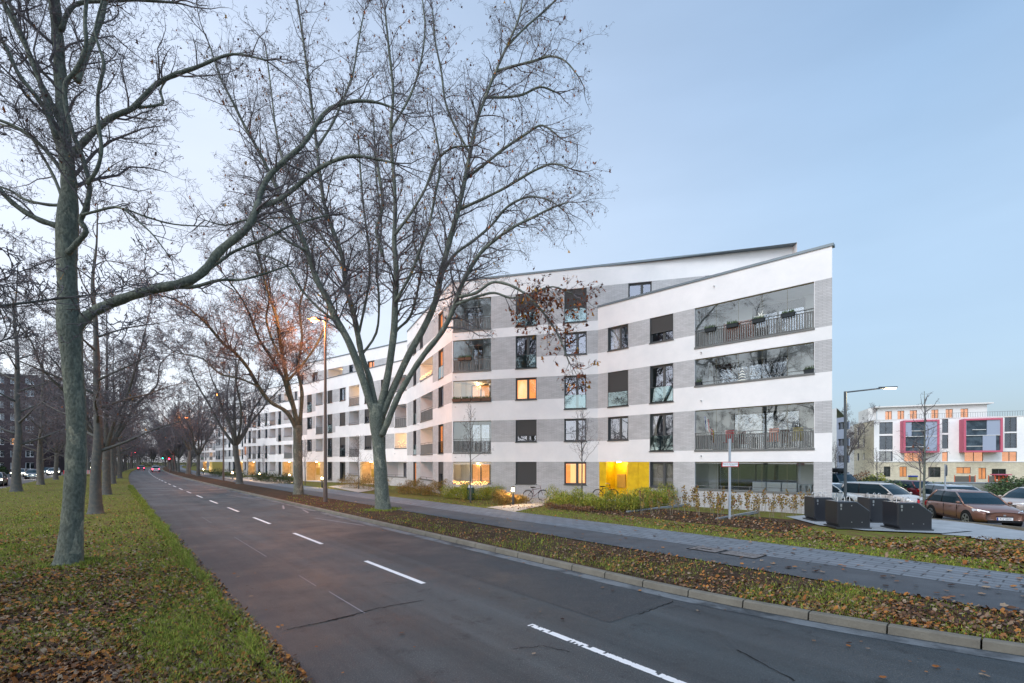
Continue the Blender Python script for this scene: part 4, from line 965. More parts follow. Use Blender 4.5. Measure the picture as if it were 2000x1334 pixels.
L2([(737,810,18),(722,740,15),(708,700,15),(700,660,15),(690,610,14),(676,560,13),(668,500,12),(650,450,11),(634,400,10),(625,340,9),(618,280,8),(608,200,7),(598,120,6),(585,30,5),(575,-40,4)], (ZR, 26.8), start=.22)
L2([(742,800,20),(756,740,19),(764,690,18),(770,640,18),(772,580,16),(774,530,14),(770,470,12),(772,400,10),(768,330,9),(763,260,8),(768,180,7),(760,100,6),(752,20,4)], (ZR, 24.0), start=.25)
L2([(744,815,20),(772,750,18),(800,690,18),(828,640,17),(850,590,16),(862,535,15),(878,470,14),(895,410,12),(908,350,11),(918,300,10),(930,240,9),(948,190,8),(968,140,7),(990,90,6),(1012,40,5),(1020,0,3)], (ZR, 26.5), start=.25)
L2([(746,850,16),(757,825,16),(775,780,15),(800,735,14),(830,690,14),(862,650,13),(885,605,12),(898,565,11),(915,530,11),(938,495,9),(965,470,8),(1000,445,7),(1040,425,6),(1080,405,5),(1110,395,3)], (ZR-.2, 22.5), start=.35, blen=2.8)
T2.leafy = .8; T2.ls = .125
L2([(896,580,8),(930,572,8),(960,552,7),(990,555,7),(1020,570,6),(1050,598,6),(1075,630,5),(1095,665,4),(1112,710,3)], (23.2, 21.5), start=.45, blen=2.1, dens=1.3, up=0)
L2([(890,595,7),(930,580,7),(965,572,6),(1000,582,5),(1040,572,5),(1080,560,4),(1120,575,3)], (23.2, 22.6), start=.4, blen=2.2, dens=1.2, up=0)
T2.leafy = .1; T2.ls = .1
L2([(862,540,8),(885,500,7),(925,470,7),(960,440,6),(990,405,6),(1030,385,5),(1070,390,4),(1100,410,3)], (25.9, 24), start=.3, blen=2.8)
L2([(908,350,8),(950,318,7),(985,290,7),(1030,260,6),(1060,245,5),(1095,270,3)], (26.2, 25.5), start=.3, blen=2.6)
L2([(772,590,8),(800,540,7),(820,490,7),(838,440,6),(850,380,6),(860,320,5),(850,250,4)], (24.5, 22.5), start=.3, blen=2.6)
L2([(770,460,7),(800,420,7),(830,370,6),(850,320,6),(880,290,5),(920,285,4)], (24.3, 23), start=.3, blen=2.6)
L2([(676,560,8),(668,520,7),(640,480,6),(610,440,5),(560,425,5),(500,430,3)], (26, 28.5), start=.3, blen=2.6)
L2([(735,300,7),(740,340,8),(748,400,8),(735,450,8),(748,500,8)][::-1], (25, 27), start=.2, blen=2.8)
L2([(600,490,8),(560,470,7),(520,440,6),(480,430,6),(440,440,5),(400,430,3)], (23.6, 21.5), start=.3, blen=2.6)
L2([(660,630,7),(620,600,6),(585,560,6),(560,520,5),(520,500,4),(480,490,3)], (24.6, 23.5), start=.3, blen=2.4)
L2([(760,700,8),(772,650,7),(800,620,7),(815,570,6),(822,520,6),(808,470,5),(812,420,4)], (25, 27), start=.3, blen=2.4)
L2([(700,655,7),(712,600,7),(722,540,6),(720,480,6),(712,420,5),(705,350,5),(700,270,4)], (26, 27.5), start=.3, blen=2.6)
L2([(618,290,7),(650,240,6),(672,190,6),(690,140,5),(700,80,4),(712,20,3)], (26.4, 28), start=.2, blen=2.6)
L2([(918,300,6),(890,250,6),(870,200,5),(862,140,5),(850,80,4),(845,20,3)], (26.2, 27), start=.2, blen=2.6)
L2([(968,140,7),(1000,130,6),(1040,120,6),(1075,110,5),(1105,120,4),(1130,150,3)], (26.4, 25), start=.2, blen=2.6)
L2([(948,190,7),(985,190,6),(1020,185,6),(1055,170,5),(1085,180,4)], (26.3, 27), start=.2, blen=2.6)
L2([(990,90,6),(1030,50,5),(1065,20,5),(1095,-10,4)], (26.4, 27.5), start=.2, blen=2.6)
L2([(895,410,8),(940,390,7),(990,365,6),(1040,335,6),(1080,320,5),(1115,330,3)], (26, 23.5), start=.3, blen=2.8)
L2([(640,430,7),(600,380,6),(560,330,6),(540,260,5),(530,180,4),(520,100,4)], (26.6, 29), start=.2, blen=2.8)
L2([(700,700,7),(735,650,6),(740,580,6),(735,520,5),(745,440,5),(735,350,4),(730,240,4)], (25.5, 28.5), start=.25, blen=2.8)
L2([(765,250,6),(800,190,6),(820,130,5),(830,60,4),(825,0,3)], (24, 25), start=.2, blen=2.6)
T2.finish(t, leafm='tree_leaf')

# the third one: forked low, lit orange by the street lamp
Z3 = 37.4
t = thing('plane_tree', 'bare plane tree beside the nearest tall street lamp, its limbs glowing orange', 'tree', (at(580, 965, Z3)[0], Z3, 0.10))
T3 = Tree(9, leafy=.04, balls=.05, fine=1.1, twig_r=.008, leafsz=.1)
T3.limb([W(583, 968, Z3, 26), W(583, 955, Z3, 20), W(582, 910, Z3, 18), W(581, 865, Z3, 17), W(582, 830, Z3, 19)], sides=12, dens=0, tip=False)
def L3(pts, Zs, **k): k.setdefault('blen', 3.2); L1(T3, pts, Zs, **k)
L3([(580,840,13),(560,805,11),(528,785,10),(505,755,10),(485,720,9),(460,690,9),(435,670,8),(410,640,7),(385,615,6),(350,590,5),(310,575,4)], (Z3, 28), start=.3)
L3([(582,835,14),(572,790,13),(562,750,12),(553,700,11),(546,660,10),(540,620,8),(520,560,7),(505,500,6),(490,440,4)], (Z3, 28.5), start=.25)
L3([(574,800,8),(562,770,8),(552,735,8),(530,700,8),(505,660,7),(490,620,6),(470,580,5),(440,540,4)], (Z3, 31), start=.25)
L3([(585,830,11),(590,770,10),(582,720,8),(590,660,7),(585,600,6),(600,540,5),(595,470,4)], (Z3, 34), start=.25)
L3([(548,700,7),(530,660,6),(520,620,6),(528,570,5),(515,510,4)], (33, 31), start=.2)
L3([(505,755,6),(470,740,5),(430,730,5),(395,700,4),(350,690,3)], (34, 32), start=.2)
L3([(562,745,6),(600,700,5),(625,660,5),(640,610,4),(630,560,3)], (34.5, 33), start=.3, blen=2.4)
T3.finish(t)

# generic plane trees, shared by the farther ones
def generic(name, seed, hgt, fork, nl, spread, rad, fine=.85, bark='bark_dark', twig_r=.012, blen=3.2, leafy=.02):
    t = thing(name, 'x', 'tree', (0, 0, 0)); r = random.Random(seed); T = Tree(seed, leafy=leafy, balls=.0, fine=fine, twig_r=twig_r, leafsz=.13, droop=.2)
    lean = (r.uniform(-.4, .4), r.uniform(-.4, .4)); P = [(0, 0, -.1, rad*1.7), (0, 0, .25, rad*1.25), (lean[0]*.2, lean[1]*.2, fork*.35, rad), (lean[0]*.7, lean[1]*.7, fork*.7, rad*.95), (lean[0], lean[1], fork, rad*1.0)]
    T.limb(P, sides=10, dens=0, tip=False)
    for i in range(nl):
        a = 6.283*i/nl+r.uniform(-.4, .4); e = r.uniform(.75, 1.25); R0 = spread*e; H = (hgt-fork)*r.uniform(.75, 1.05)
        Q = [(lean[0], lean[1], fork-.1, rad*.62)]
        for k in (.18, .38, .6, .8, 1.0):
            Q.append((lean[0]+math.cos(a)*R0*(k**.9)+r.uniform(-.35, .35), lean[1]+math.sin(a)*R0*(k**.9)+r.uniform(-.35, .35), fork+H*(k**.95)+r.uniform(-.2, .2), rad*.55*(1-.85*k)))
        T.limb(Q, sides=6, per=3, dens=.75, start=.18, blen=blen)
    Q = [(lean[0], lean[1], fork-.1, rad*.7), (lean[0]*1.2, lean[1]*1.2, fork+(hgt-fork)*.4, rad*.45), (lean[0]*.8, lean[1]*1.5, fork+(hgt-fork)*.75, rad*.25), (lean[0], lean[1], hgt, .03)]
    T.limb(Q, sides=6, per=4, dens=1, start=.1, blen=blen); T.finish(t, bark=bark); return t
def tall(name, seed, hgt, rad, fine=.85, twig_r=.012, bark='bark_dark'):
    """straight stem with tiers of level branches"""
    t = thing(name, 'x', 'tree', (0, 0, 0)); r = random.Random(seed); T = Tree(seed, leafy=.008, balls=0, fine=fine, twig_r=twig_r, droop=.18, leafsz=.12)
    P = [(0, 0, -.1, rad*1.9), (0, 0, .3, rad*1.25)]; x = y = 0
    for k in range(1, 9):
        x += r.uniform(-.22, .22); y += r.uniform(-.22, .22); P.append((x, y, hgt*k/8, rad*(1.02-.95*k/8)))
    T.limb(P, sides=10, dens=.0, tip=True, blen=2)
    for i in range(17):
        k = .2+.74*i/16; z = hgt*k; a = i*2.4+r.uniform(-.5, .5); Ln = (hgt*.30)*(1.15-k)*r.uniform(.8, 1.25)+.8; ii = k*8; j = min(7, int(ii)); px_ = P[2+j-1] if j > 0 else P[1]; nx_ = P[2+j]; f = ii-j
        cx = px_[0]*(1-f)+nx_[0]*f; cy = px_[1]*(1-f)+nx_[1]*f
        Q = [(cx, cy, z, rad*.36*(1.2-k))]
        for q in (.25, .5, .75, 1.0): Q.append((cx+math.cos(a)*Ln*q+r.uniform(-.15, .15), cy+math.sin(a)*Ln*q+r.uniform(-.15, .15), z+Ln*(.5*q-.05*q*q)+r.uniform(-.1, .15), rad*.34*(1.2-k)*(1-.85*q)))
        T.limb(Q, sides=5, per=3, dens=.9, start=.2, blen=2.4)
    T.finish(t, bark=bark); return t
gA = generic('plane_tree', 31, 15.5, 4.3, 6, 5.6, .30)
gB = generic('plane_tree', 47, 14.5, 3.6, 5, 6.4, .27)
tA = tall('plane_tree', 61, 19, .30); tB = tall('plane_tree', 77, 17, .25)
srcs = {'gA': gA, 'gB': gB, 'tA': tA, 'tB': tB}; used = set()
def put(src, pos, rz, sc_, lab, group):
    o = srcs[src]
    if src in used: o = copy_tree(o)
    used.add(src); o.location = pos; o.rotation_euler = (0, 0, rz); o.scale = (sc_, sc_, sc_*rt.uniform(.95, 1.08)); o['label'] = lab; o['group'] = group
    return o
ordn = ['first', 'second', 'third', 'fourth', 'fifth', 'sixth', 'seventh', 'eighth', 'ninth', 'tenth']
# right-hand verge row
for i, (px, py) in enumerate([(468, 945), (387, 930), (367, 925.5), (349, 922), (339, 920)]):
    x, y, z = G(px, py, .1); put('gA' if i % 2 == 0 else 'gB', (x, y, z), [.4, 2.1, 4.0, 5.2, 1.2][i], [1.0, .98, 1.05, .95, 1.0][i], ['bare forked plane tree on the verge just beyond the orange lit one', 'dark bare plane tree on the verge left of the second street lamp', 'bare plane tree on the verge close behind the dark one by the second lamp', 'bare plane tree far along the verge with a leaning trunk', 'bare plane tree far along the verge, last one that stands apart'][i], 'plane trees along the right-hand verge')
for i in range(11):
    x, y, z = S(10.7, 150+16*i, .1); put('gB' if i % 2 else 'gA', (x, y, z), i*1.7, rt.uniform(.9, 1.1), 'small distant plane tree where the right-hand row closes up', 'distant plane trees closing the right-hand row')
# median row along the kerb
for i, (px, py, d, src, lab) in enumerate([(187, 1003, 18, 'tA', 'slender plane tree with a crooked trunk just behind the big one on the median'), (208, 966, 22, 'gB', 'plane tree with a leaning trunk, third along the kerb of the median'),
        (221, 945, 12, 'tB', 'plane tree behind the leaning one on the median'), (234, 934, 9, 'tA', 'thin plane tree fifth along the kerb of the median')]):
    x, y, z = G(px, py, .09); put(src, (x, y, z), i*1.3+.5, [.78, .95, .9, .85][i], lab, 'plane trees along the kerb of the median')
for i in range(13):
    x, y, z = S(-.3, 100+14*i, .09); put(('tA', 'tB', 'gA')[i % 3], (x, y, z), i*2.1, rt.uniform(.75, .95), 'small distant plane tree at the far end of the median kerb row', 'distant plane trees at the far end of the median')
# second median row beside the far carriageway
for i, (px, py, src, s_, lab) in enumerate([(32, 960, 'tA', 1.0, 'upright plane tree by the far carriageway at the left edge of the photo'), (79, 947, 'tB', 1.0, 'upright plane tree by the far carriageway, right of the one at the edge')]):
    x, y, z = G(px, py, .09); put(src, (x, y, z), i*2.6+1, s_, lab, 'plane trees beside the far carriageway')
for i in range(10):
    x, y, z = S(-6.4, 78+15*i, .09); put(('tB', 'gA', 'tA')[i % 3], (x, y, z), i*1.9, rt.uniform(.75, .95), 'small distant plane tree beside the far carriageway behind the trunk of the big one', 'distant plane trees beside the far carriageway')
for i, t_ in enumerate((-14, -30)):
    put(('tB', 'tA')[i], S(-6.2, 26+t_, .09), 1+i, 1, 'upright plane tree of the second median row outside the left edge', 'plane trees of the second median row out of frame')
# beyond the far carriageway
for i in range(26):
    x, y, z = S(-22-rt.uniform(0, 16), 30+9.5*i+rt.uniform(-3, 3), -.1); put(('gA', 'gB', 'tB', 'tA')[i % 4], (x, y, z), rt.uniform(0, 6), rt.uniform(.6, .95), 'bare tree in the dark belt beyond the far carriageway', 'bare trees beyond the far carriageway')
for i in range(16):
    x, y, z = S(-8+5.5*(i % 8)*1.0, 300+14*(i//8)+rt.uniform(-6, 6), 0); put(('gA', 'gB')[i % 2], (x, y, z), rt.uniform(0, 6), rt.uniform(.8, 1.05), 'bare tree in the dark mass that closes the end of the street', 'bare trees closing the end of the street')
# trees behind the camera, seen in the window panes
for i, (p_, t_, k) in enumerate(((-.7, -2.0, 'gA'), (-6.2, -12, 'gB'), (-.7, -18, 'gB'), (11.0, -14, 'gA'), (-18, -8, 'tA'), (-19, -24, 'gA'), (-6.5, -28, 'tA'), (11, -30, 'gB'))):
    x, y, z = S(p_, t_, .05)
    if i == 0: x, y = x-3.0, y-7.5
    put(k, (x, y, z), i*1.1, 1.0, 'bare plane tree behind the photographer, mirrored in the window panes', 'plane trees mirrored in the panes')

# young street trees
def sapling(name, lab, px, Z, py_top, py0, seed, wd=.05, crown0=.35, m='bark_dark', leaf=0, spread=.9, zg=.1, cat='tree', group=None):
    x, y, _ = at(px, 900, Z); top = CH+(HOR-py_top)*Z/F; t = thing(name, lab, cat, (x, y, zg), group=group); H = top-zg
    T = Tree(seed, leafy=leaf, balls=0, fine=.55, twig_r=.006, droop=0, leafsz=.09); r = random.Random(seed)
    pts = [(x, y, zg-.05, wd*1.2)]+[(x+r.uniform(-.03, .03), y+r.uniform(-.03, .03), zg+H*k, wd*(1-.88*k)) for k in (.2, .4, .6, .8, 1)]
    T.limb(pts, sides=7, dens=0, tip=False, start=.4)
    n = int(12+H*1.6)
    for i in range(n):
        k = crown0+(.95-crown0)*i/n; a = i*2.4; c = zg+H*k; Ln = spread*(1.15-k)*r.uniform(.8, 1.2)+.15
        T.grow((x, y, c), nrm((math.cos(a), math.sin(a), 1.15)), Ln*1.3, wd*.3, 2, .25)
    T.finish(t, bark=m); return t
sapling('young_tree', 'staked young bare tree before the corner loggias', 919, 29.5, 790, 965, 3, .045, .42, spread=1.3)
sapling('young_tree', 'young bare tree with a forked crown left of the yellow entrance', 1137, 27.5, 795, 975, 4, .055, .42, spread=1.6)
sapling('young_tree', 'young bare tree before the long facade right of the tall lamp post', 700, 44, 850, 960, 6, .045, .35, spread=1.6)
sapling('young_tree', 'young bare tree before the long facade left of the tall lamp post', 596, 52, 858, 945, 8, .045, .35, spread=1.5)
sapling('young_tree', 'young bare tree before the second apartment block', 514, 72, 868, 935, 12, .05, .35, spread=1.6)
sapling('young_tree', 'young bare tree before the right part of the second apartment block', 484, 76, 872, 935, 13, .05, .35, spread=1.4)
sapling('young_tree', 'tall slim young tree with a pale trunk behind the brown car', 1806, 24.2, 764, 1000, 14, .075, .3, 'bark', spread=1.5, zg=-.2)
sapling('young_tree', 'small yellow leaved young tree directly left of the tall slim one', 1796, 27, 872, 990, 15, .06, .62, 'stem', leaf=.25, spread=1.6, zg=-.2)
sapling('young_tree', 'small bare tree before the beige building left of the pink bays', 1713, 48, 878, 960, 16, .06, .25, spread=2.0, zg=-.3)
sapling('young_tree', 'small bare tree between the apartment building and the dark lamp post', 1632, 55, 870, 960, 17, .06, .2, spread=2.6, zg=-.3)

# ------------------------------------------------------------------ street lamps
def street_lamp(x, y, z, H, lab, power, arm=(-.45, -.2), zg=.1):
    t = thing('street_lamp', lab, 'street lamp', (x, y, zg), group='tall street lamps along the verge')
    mb = MB(); mb.tube([(0, 0, 0), (0, 0, .9), (0, 0, .92), (0, 0, H*.6), (0, 0, H-.1)], [.13, .13, .105, .085, .06], 10); mb.tube([(0, 0, H-.1), (arm[0]*.3, arm[1]*.3, H+.06), (arm[0]*.6, arm[1]*.6, H+.08)], .035, 6)
    mb.build('pole', 'pole_brown', t, smooth=False)
    mb = MB(); a = math.atan2(arm[1], arm[0]); c, s_ = math.cos(a), math.sin(a)
    fr = lambda u, v, w_: (arm[0]*.5+c*u-s_*v, arm[1]*.5+s_*u+c*v, w_)
    P = [(0, .07), (.12, .15), (.55, .17), (.75, .10), (.8, 0)]
    for i in range(len(P)-1):
        for s2 in (1, -1):
            a0, b0 = P[i], P[i+1]
            mb.poly([fr(a0[0], s2*a0[1], H+.05), fr(b0[0], s2*b0[1], H+.05), fr(b0[0], s2*b0[1]*.6, H+.17), fr(a0[0], s2*a0[1]*.6, H+.17)])
            mb.poly([fr(a0[0], s2*a0[1]*.6, H+.17), fr(b0[0], s2*b0[1]*.6, H+.17), fr(b0[0], 0, H+.2), fr(a0[0], 0, H+.2)])
    hd = mb.build('lamp_head', 'pole_grey', t)
    mb = MB(); ctr = fr(.42, 0, H+.03); mb.ball(ctr, .24, n=12, sz=.6); mb.build('lamp_bulb', 'lamp_glow', t)
    lamp('street_light', (ctr[0], ctr[1], ctr[2]-.16), (1, .33, .08), power, .12, t)
    return t
lz = 11.4
for i, (px, py, lpy, pw) in enumerate([(635.5, 975, 628, 3200), (436.5, 941, 772, 2300), (372, 925, 816, 1800)]):
    Z = F*(lz-CH)/(HOR-lpy); x = (px-1000)/F*Z
    street_lamp(x, Z, 0, lz-.1, ['tall brown street lamp with an orange light nearest to the camera', 'tall street lamp with an orange light before the second apartment block, second from the camera', 'tall street lamp with an orange light far up the verge, third from the camera'][i], pw)
for i in range(5):
    x, y, z = S(10.2, 168+42*i, .1); street_lamp(x, y, 0, 11.2, 'small distant street lamp with an orange light among the far verge trees', 1300)
# modern lamp with a long arm on the parking street
x, y, _ = at(1651, 900, 27.5); t = thing('street_lamp', 'dark slim street lamp with a long arm and a white light beside the building corner', 'street lamp', (x, y, -.2))
mb = MB(); Hh = 6.8; mb.tube([(0, 0, 0), (0, 0, Hh)], .075, 8); mb.build('pole', 'pole_grey', t)
ax = at(1735, 757, 27.0); ex = (ax[0]-x, ax[1]-y); mb = MB(); mb.tube([(-.02, 0, Hh-.05), (ex[0]*.85, ex[1]*.85, Hh+.12)], .045, 6); mb.build('arm', 'pole_grey', t)
mb = MB(); d = Vector((ex[0], ex[1], 0)).normalized(); q = Vector((-d.y, d.x, 0)); fr = lambda u, v, w_: tuple(Vector((ex[0]*.83, ex[1]*.83, 0))+d*u+q*v+Vector((0, 0, w_)))
mb.box(0, .75, -.13, .13, Hh+.1, Hh+.19, fr=fr); mb.box(-.1, .01, -.06, .06, Hh+.08, Hh+.2, fr=fr); mb.build('lamp_head', 'pole_grey', t)
mb = MB(); mb.box(.2, .7, -.1, .1, Hh+.06, Hh+.098, fr=fr); mb.build('lamp_glass', 'lamp_white', t)
p = fr(.5, 0, Hh-.05); lamp('street_light', p, (1, .8, .5), 220, .12, t)

# bollard lamps and the other lights in the beds
def bollard(px, py, lab, H=1.0, power=26):
    x, y, z = G(px, py); t = thing('bollard_lamp', lab, 'bollard lamp', (x, y, z-.02), group='bollard lamps in the front gardens')
    mb = MB(); mb.tube([(0, 0, 0), (0, 0, H*.74)], .085, 10); mb.build('post', 'bin_base', t)
    mb = MB(); mb.tube([(0, 0, H*.741), (0, 0, H*.9)], .075, 10); mb.build('lamp_glass', 'bollard_glow', t)
    mb = MB(); mb.tube([(0, 0, H*.901), (0, 0, H*.96), (0, 0, H)], [.1, .1, .05], 10); mb.build('cap', 'bin_base', t)
    for a in (0, 2.09, 4.18): 
        lamp('bollard_light', (.17*math.cos(a), .17*math.sin(a), H*.82), (1, .66, .36), power/3, .05, t)
bollard(1002, 986, 'glowing bollard lamp at the garden path right of the staked young tree', 1.1, 150)
bollard(1124, 972, 'glowing bollard lamp by the wall left of the yellow entrance', .8, 110)
for i, (px, py, lb) in enumerate(((629, 952, 'glowing bollard lamp directly left of the tall brown lamp post'), (565, 942, 'glowing bollard lamp just left of the orange lit plane tree'), (507, 938, 'glowing bollard lamp before the second block, between two young trees'), (454, 935, 'glowing bollard lamp by the bicycles left of the dark plane tree'), (397, 925, 'faint glowing bollard lamp farthest up the street'))):
    bollard(px, py, lb, 1.1, 150)

# ------------------------------------------------------------------ sign posts
x, y, z = G(1425, 1013); t = thing('sign_post', 'square white metal post carrying a red bordered sign on the front lawn', 'sign post', (x, y, z-.02))
ztop = CH+(HOR-856)*y/F; mb = MB(); mb.box(-.04, .04, -.04, .04, 0, ztop-z); mb.build('post', 'pole_light', t)
mb = MB(); mb.box(-.045, .045, -.045, .045, ztop-z+.001, ztop-z+.02); mb.build('post_cap', 'pole_grey', t)
zs = CH+(HOR-907)*y/F-z+.02; w2 = 16.5*y/F; h2 = 5*y/F
mb = MB(); mb.box(-w2, w2, -.06, -.045, zs-h2, zs+h2); sg = mb.build('sign_plate', 'sign_red', t)
mb = MB(); mb.box(-w2+.035, w2-.035, -.063, -.0601, zs-h2+.03, zs+h2-.03); mb.build('sign_face', 'sign_white', sg)
def text(body, size, loc, rot, m, parent, name='lettering', ext=0.001):
    c = bpy.data.curves.new(name, 'FONT'); c.body = body; c.size = size; c.align_x = 'CENTER'; c.align_y = 'CENTER'; c.extrude = ext; c.materials.append(M[m])
    o = bpy.data.objects.new(name, c); COL.objects.link(o)
    dg = bpy.context.evaluated_depsgraph_get(); me = bpy.data.meshes.new_from_object(o.evaluated_get(dg)); bpy.data.objects.remove(o)
    me.materials.clear(); me.materials.append(M[m]); o = bpy.data.objects.new(name, me); COL.objects.link(o); o.location = loc; o.rotation_euler = rot; o.parent = parent; return o
text('Fläche für die Feuerwehr', .066, (0, -.0655, zs+.018), (R(90), 0, 0), 'text_black', sg)
text('Halten verboten', .03, (.09, -.0655, zs-.035), (R(90), 0, 0), 'text_black', sg)
x, y, _ = at(1846, 900, 25.7); t = thing('round_sign', 'grey back of a round traffic sign on a thin pole behind the brown car', 'sign', (x, y, -.2))
zt = CH+(HOR-907)*y/F+.2; mb = MB(); mb.tube([(0, 0, 0), (0, 0, zt)], .035, 8); mb.build('pole', 'pole_light', t)
c = zt-.32; mb = MB(); a = .75; n = 24; ring = [(math.cos(a)*.3*math.cos(6.283*i/n), math.sin(a)*.3*math.cos(6.283*i/n), c+.3*math.sin(6.283*i/n)) for i in range(n)]
off_ = (math.sin(a)*.05, -math.cos(a)*.05)
mb.poly([(p[0]+off_[0], p[1]+off_[1], p[2]) for p in ring]); mb.poly([(p[0]+off_[0]*1.4, p[1]+off_[1]*1.4, p[2]) for p in ring][::-1])
for i in range(n): 
    p, q = ring[i], ring[(i+1) % n]; mb.quad((p[0]+off_[0], p[1]+off_[1], p[2]), (q[0]+off_[0], q[1]+off_[1], q[2]), (q[0]+off_[0]*1.4, q[1]+off_[1]*1.4, q[2]), (p[0]+off_[0]*1.4, p[1]+off_[1]*1.4, p[2]))
mb.build('sign_disc', 'sign_back', t)
for i, (px, Z, lb) in enumerate(((1794, 25.5, 'short post with a red white band left of the pale young tree'), (1809.5, 25.2, 'short post with a red band right of the pale young tree'))):
    x, y, _ = at(px, 900, Z); t = thing('post', lb, 'post', (x, y, -.2)); mb = MB(); mb.tube([(0, 0, 0), (0, 0, .62)], .05, 8); mb.build('shaft', 'pole_grey', t)
    mb = MB(); mb.tube([(0, 0, .62), (0, 0, .8)], .052, 8); mb.build('band', 'barrier_red', t); mb = MB(); mb.tube([(0, 0, .801), (0, 0, .86)], .052, 8); mb.build('cap', 'black_trim', t)

# ------------------------------------------------------------------ underground waste containers
def container(px, py, lab, rz, first=None):
    x, y, z = G(px, py, .15)
    if first: t = copy_tree(first); t.location = (x, y, .15); t.rotation_euler = (0, 0, rz); t['label'] = lab; return t
    t = thing('waste_container', lab, 'container', (x, y, .15), rz, 'black waste containers on the concrete pad'); Wd, Dp, H = 1.12, .92, .98
    prof = [(-.50, .20), (-.50, H), (.18, H), (.56, .62), (.56, .0), (.56, .0)]
    mb = MB(); pr = [(-.52, .16), (-.52, H), (.16, H), (.60, .64), (.60, .02), (-.44, .02)]; y0, y1 = -Dp/2, Dp/2
    ch = .035
    A = [(a, y0+ch, b) for a, b in pr]; B_ = [(a, y1-ch, b) for a, b in pr]
    cx, cz = .04, .5; A2 = [(cx+(a-cx)*.95, y0, cz+(b-cz)*.95) for a, b in pr]; B2 = [(cx+(a-cx)*.95, y1, cz+(b-cz)*.95) for a, b in pr]
    n = len(pr); mb.poly(A2); mb.poly(B2[::-1])
    for i in range(n):
        j = (i+1) % n; mb.quad(A[i], A[j], A2[j], A2[i]); mb.quad(B_[j], B_[i], B2[i], B2[j]); mb.quad(A[j], A[i], B_[i], B_[j])
    mb.build('housing', 'bin_black', t)
    mb = MB(); mb.box(-.56, .63, y0-.03, y1+.03, -.02, .045); mb.build('base', 'bin_base', t)
    mb = MB()
    for hx in (-.35, -.1, .08):
        mb.tube([(hx-.05, .02, H-.02), (hx-.05, .0, H+.13), (hx-.02, 0, H+.18), (hx+.02, 0, H+.18), (hx+.05, .0, H+.13), (hx+.05, -.02, H-.02)], .012, 6)
    mb.build('lifting_loop', 'steel', t)
    mb = MB(); mb.box(-.42, -.36, y0-.008, y0-.001, .8, .9); mb.box(-.41, -.37, y0-.008, y0-.001, .68, .76); mb.box(-.05, -.02, y0-.006, y0-.001, .82, .86); mb.box(-.05, -.02, y0-.006, y0-.001, .22, .25); mb.box(.3, .33, y0-.006, y0-.001, .22, .25); mb.build('lock_plate', 'steel', t)
    mb = MB(); P_ = [(.20, .945), (.53, .655)]; mb.poly([(P_[0][0]+.01, y0+.12, P_[0][1]+.012), (P_[1][0]+.01, y0+.12, P_[1][1]+.012), (P_[1][0]+.01, y1-.12, P_[1][1]+.012), (P_[0][0]+.01, y1-.12, P_[0][1]+.012)]); mb.build('flap', 'bin_base', t)
    return t
rzc = R(-8)
c0 = container(1652, 1029, 'black waste container left of the front one, second from the left', rzc)
container(1606, 1016, 'black waste container half hidden behind another, against the building corner', rzc, c0)
container(1713, 1018.5, 'black waste container third from the left, behind the front right one', rzc, c0)
container(1768, 1032.5, 'black waste container at the right end, nearest to the brown car', rzc, c0)

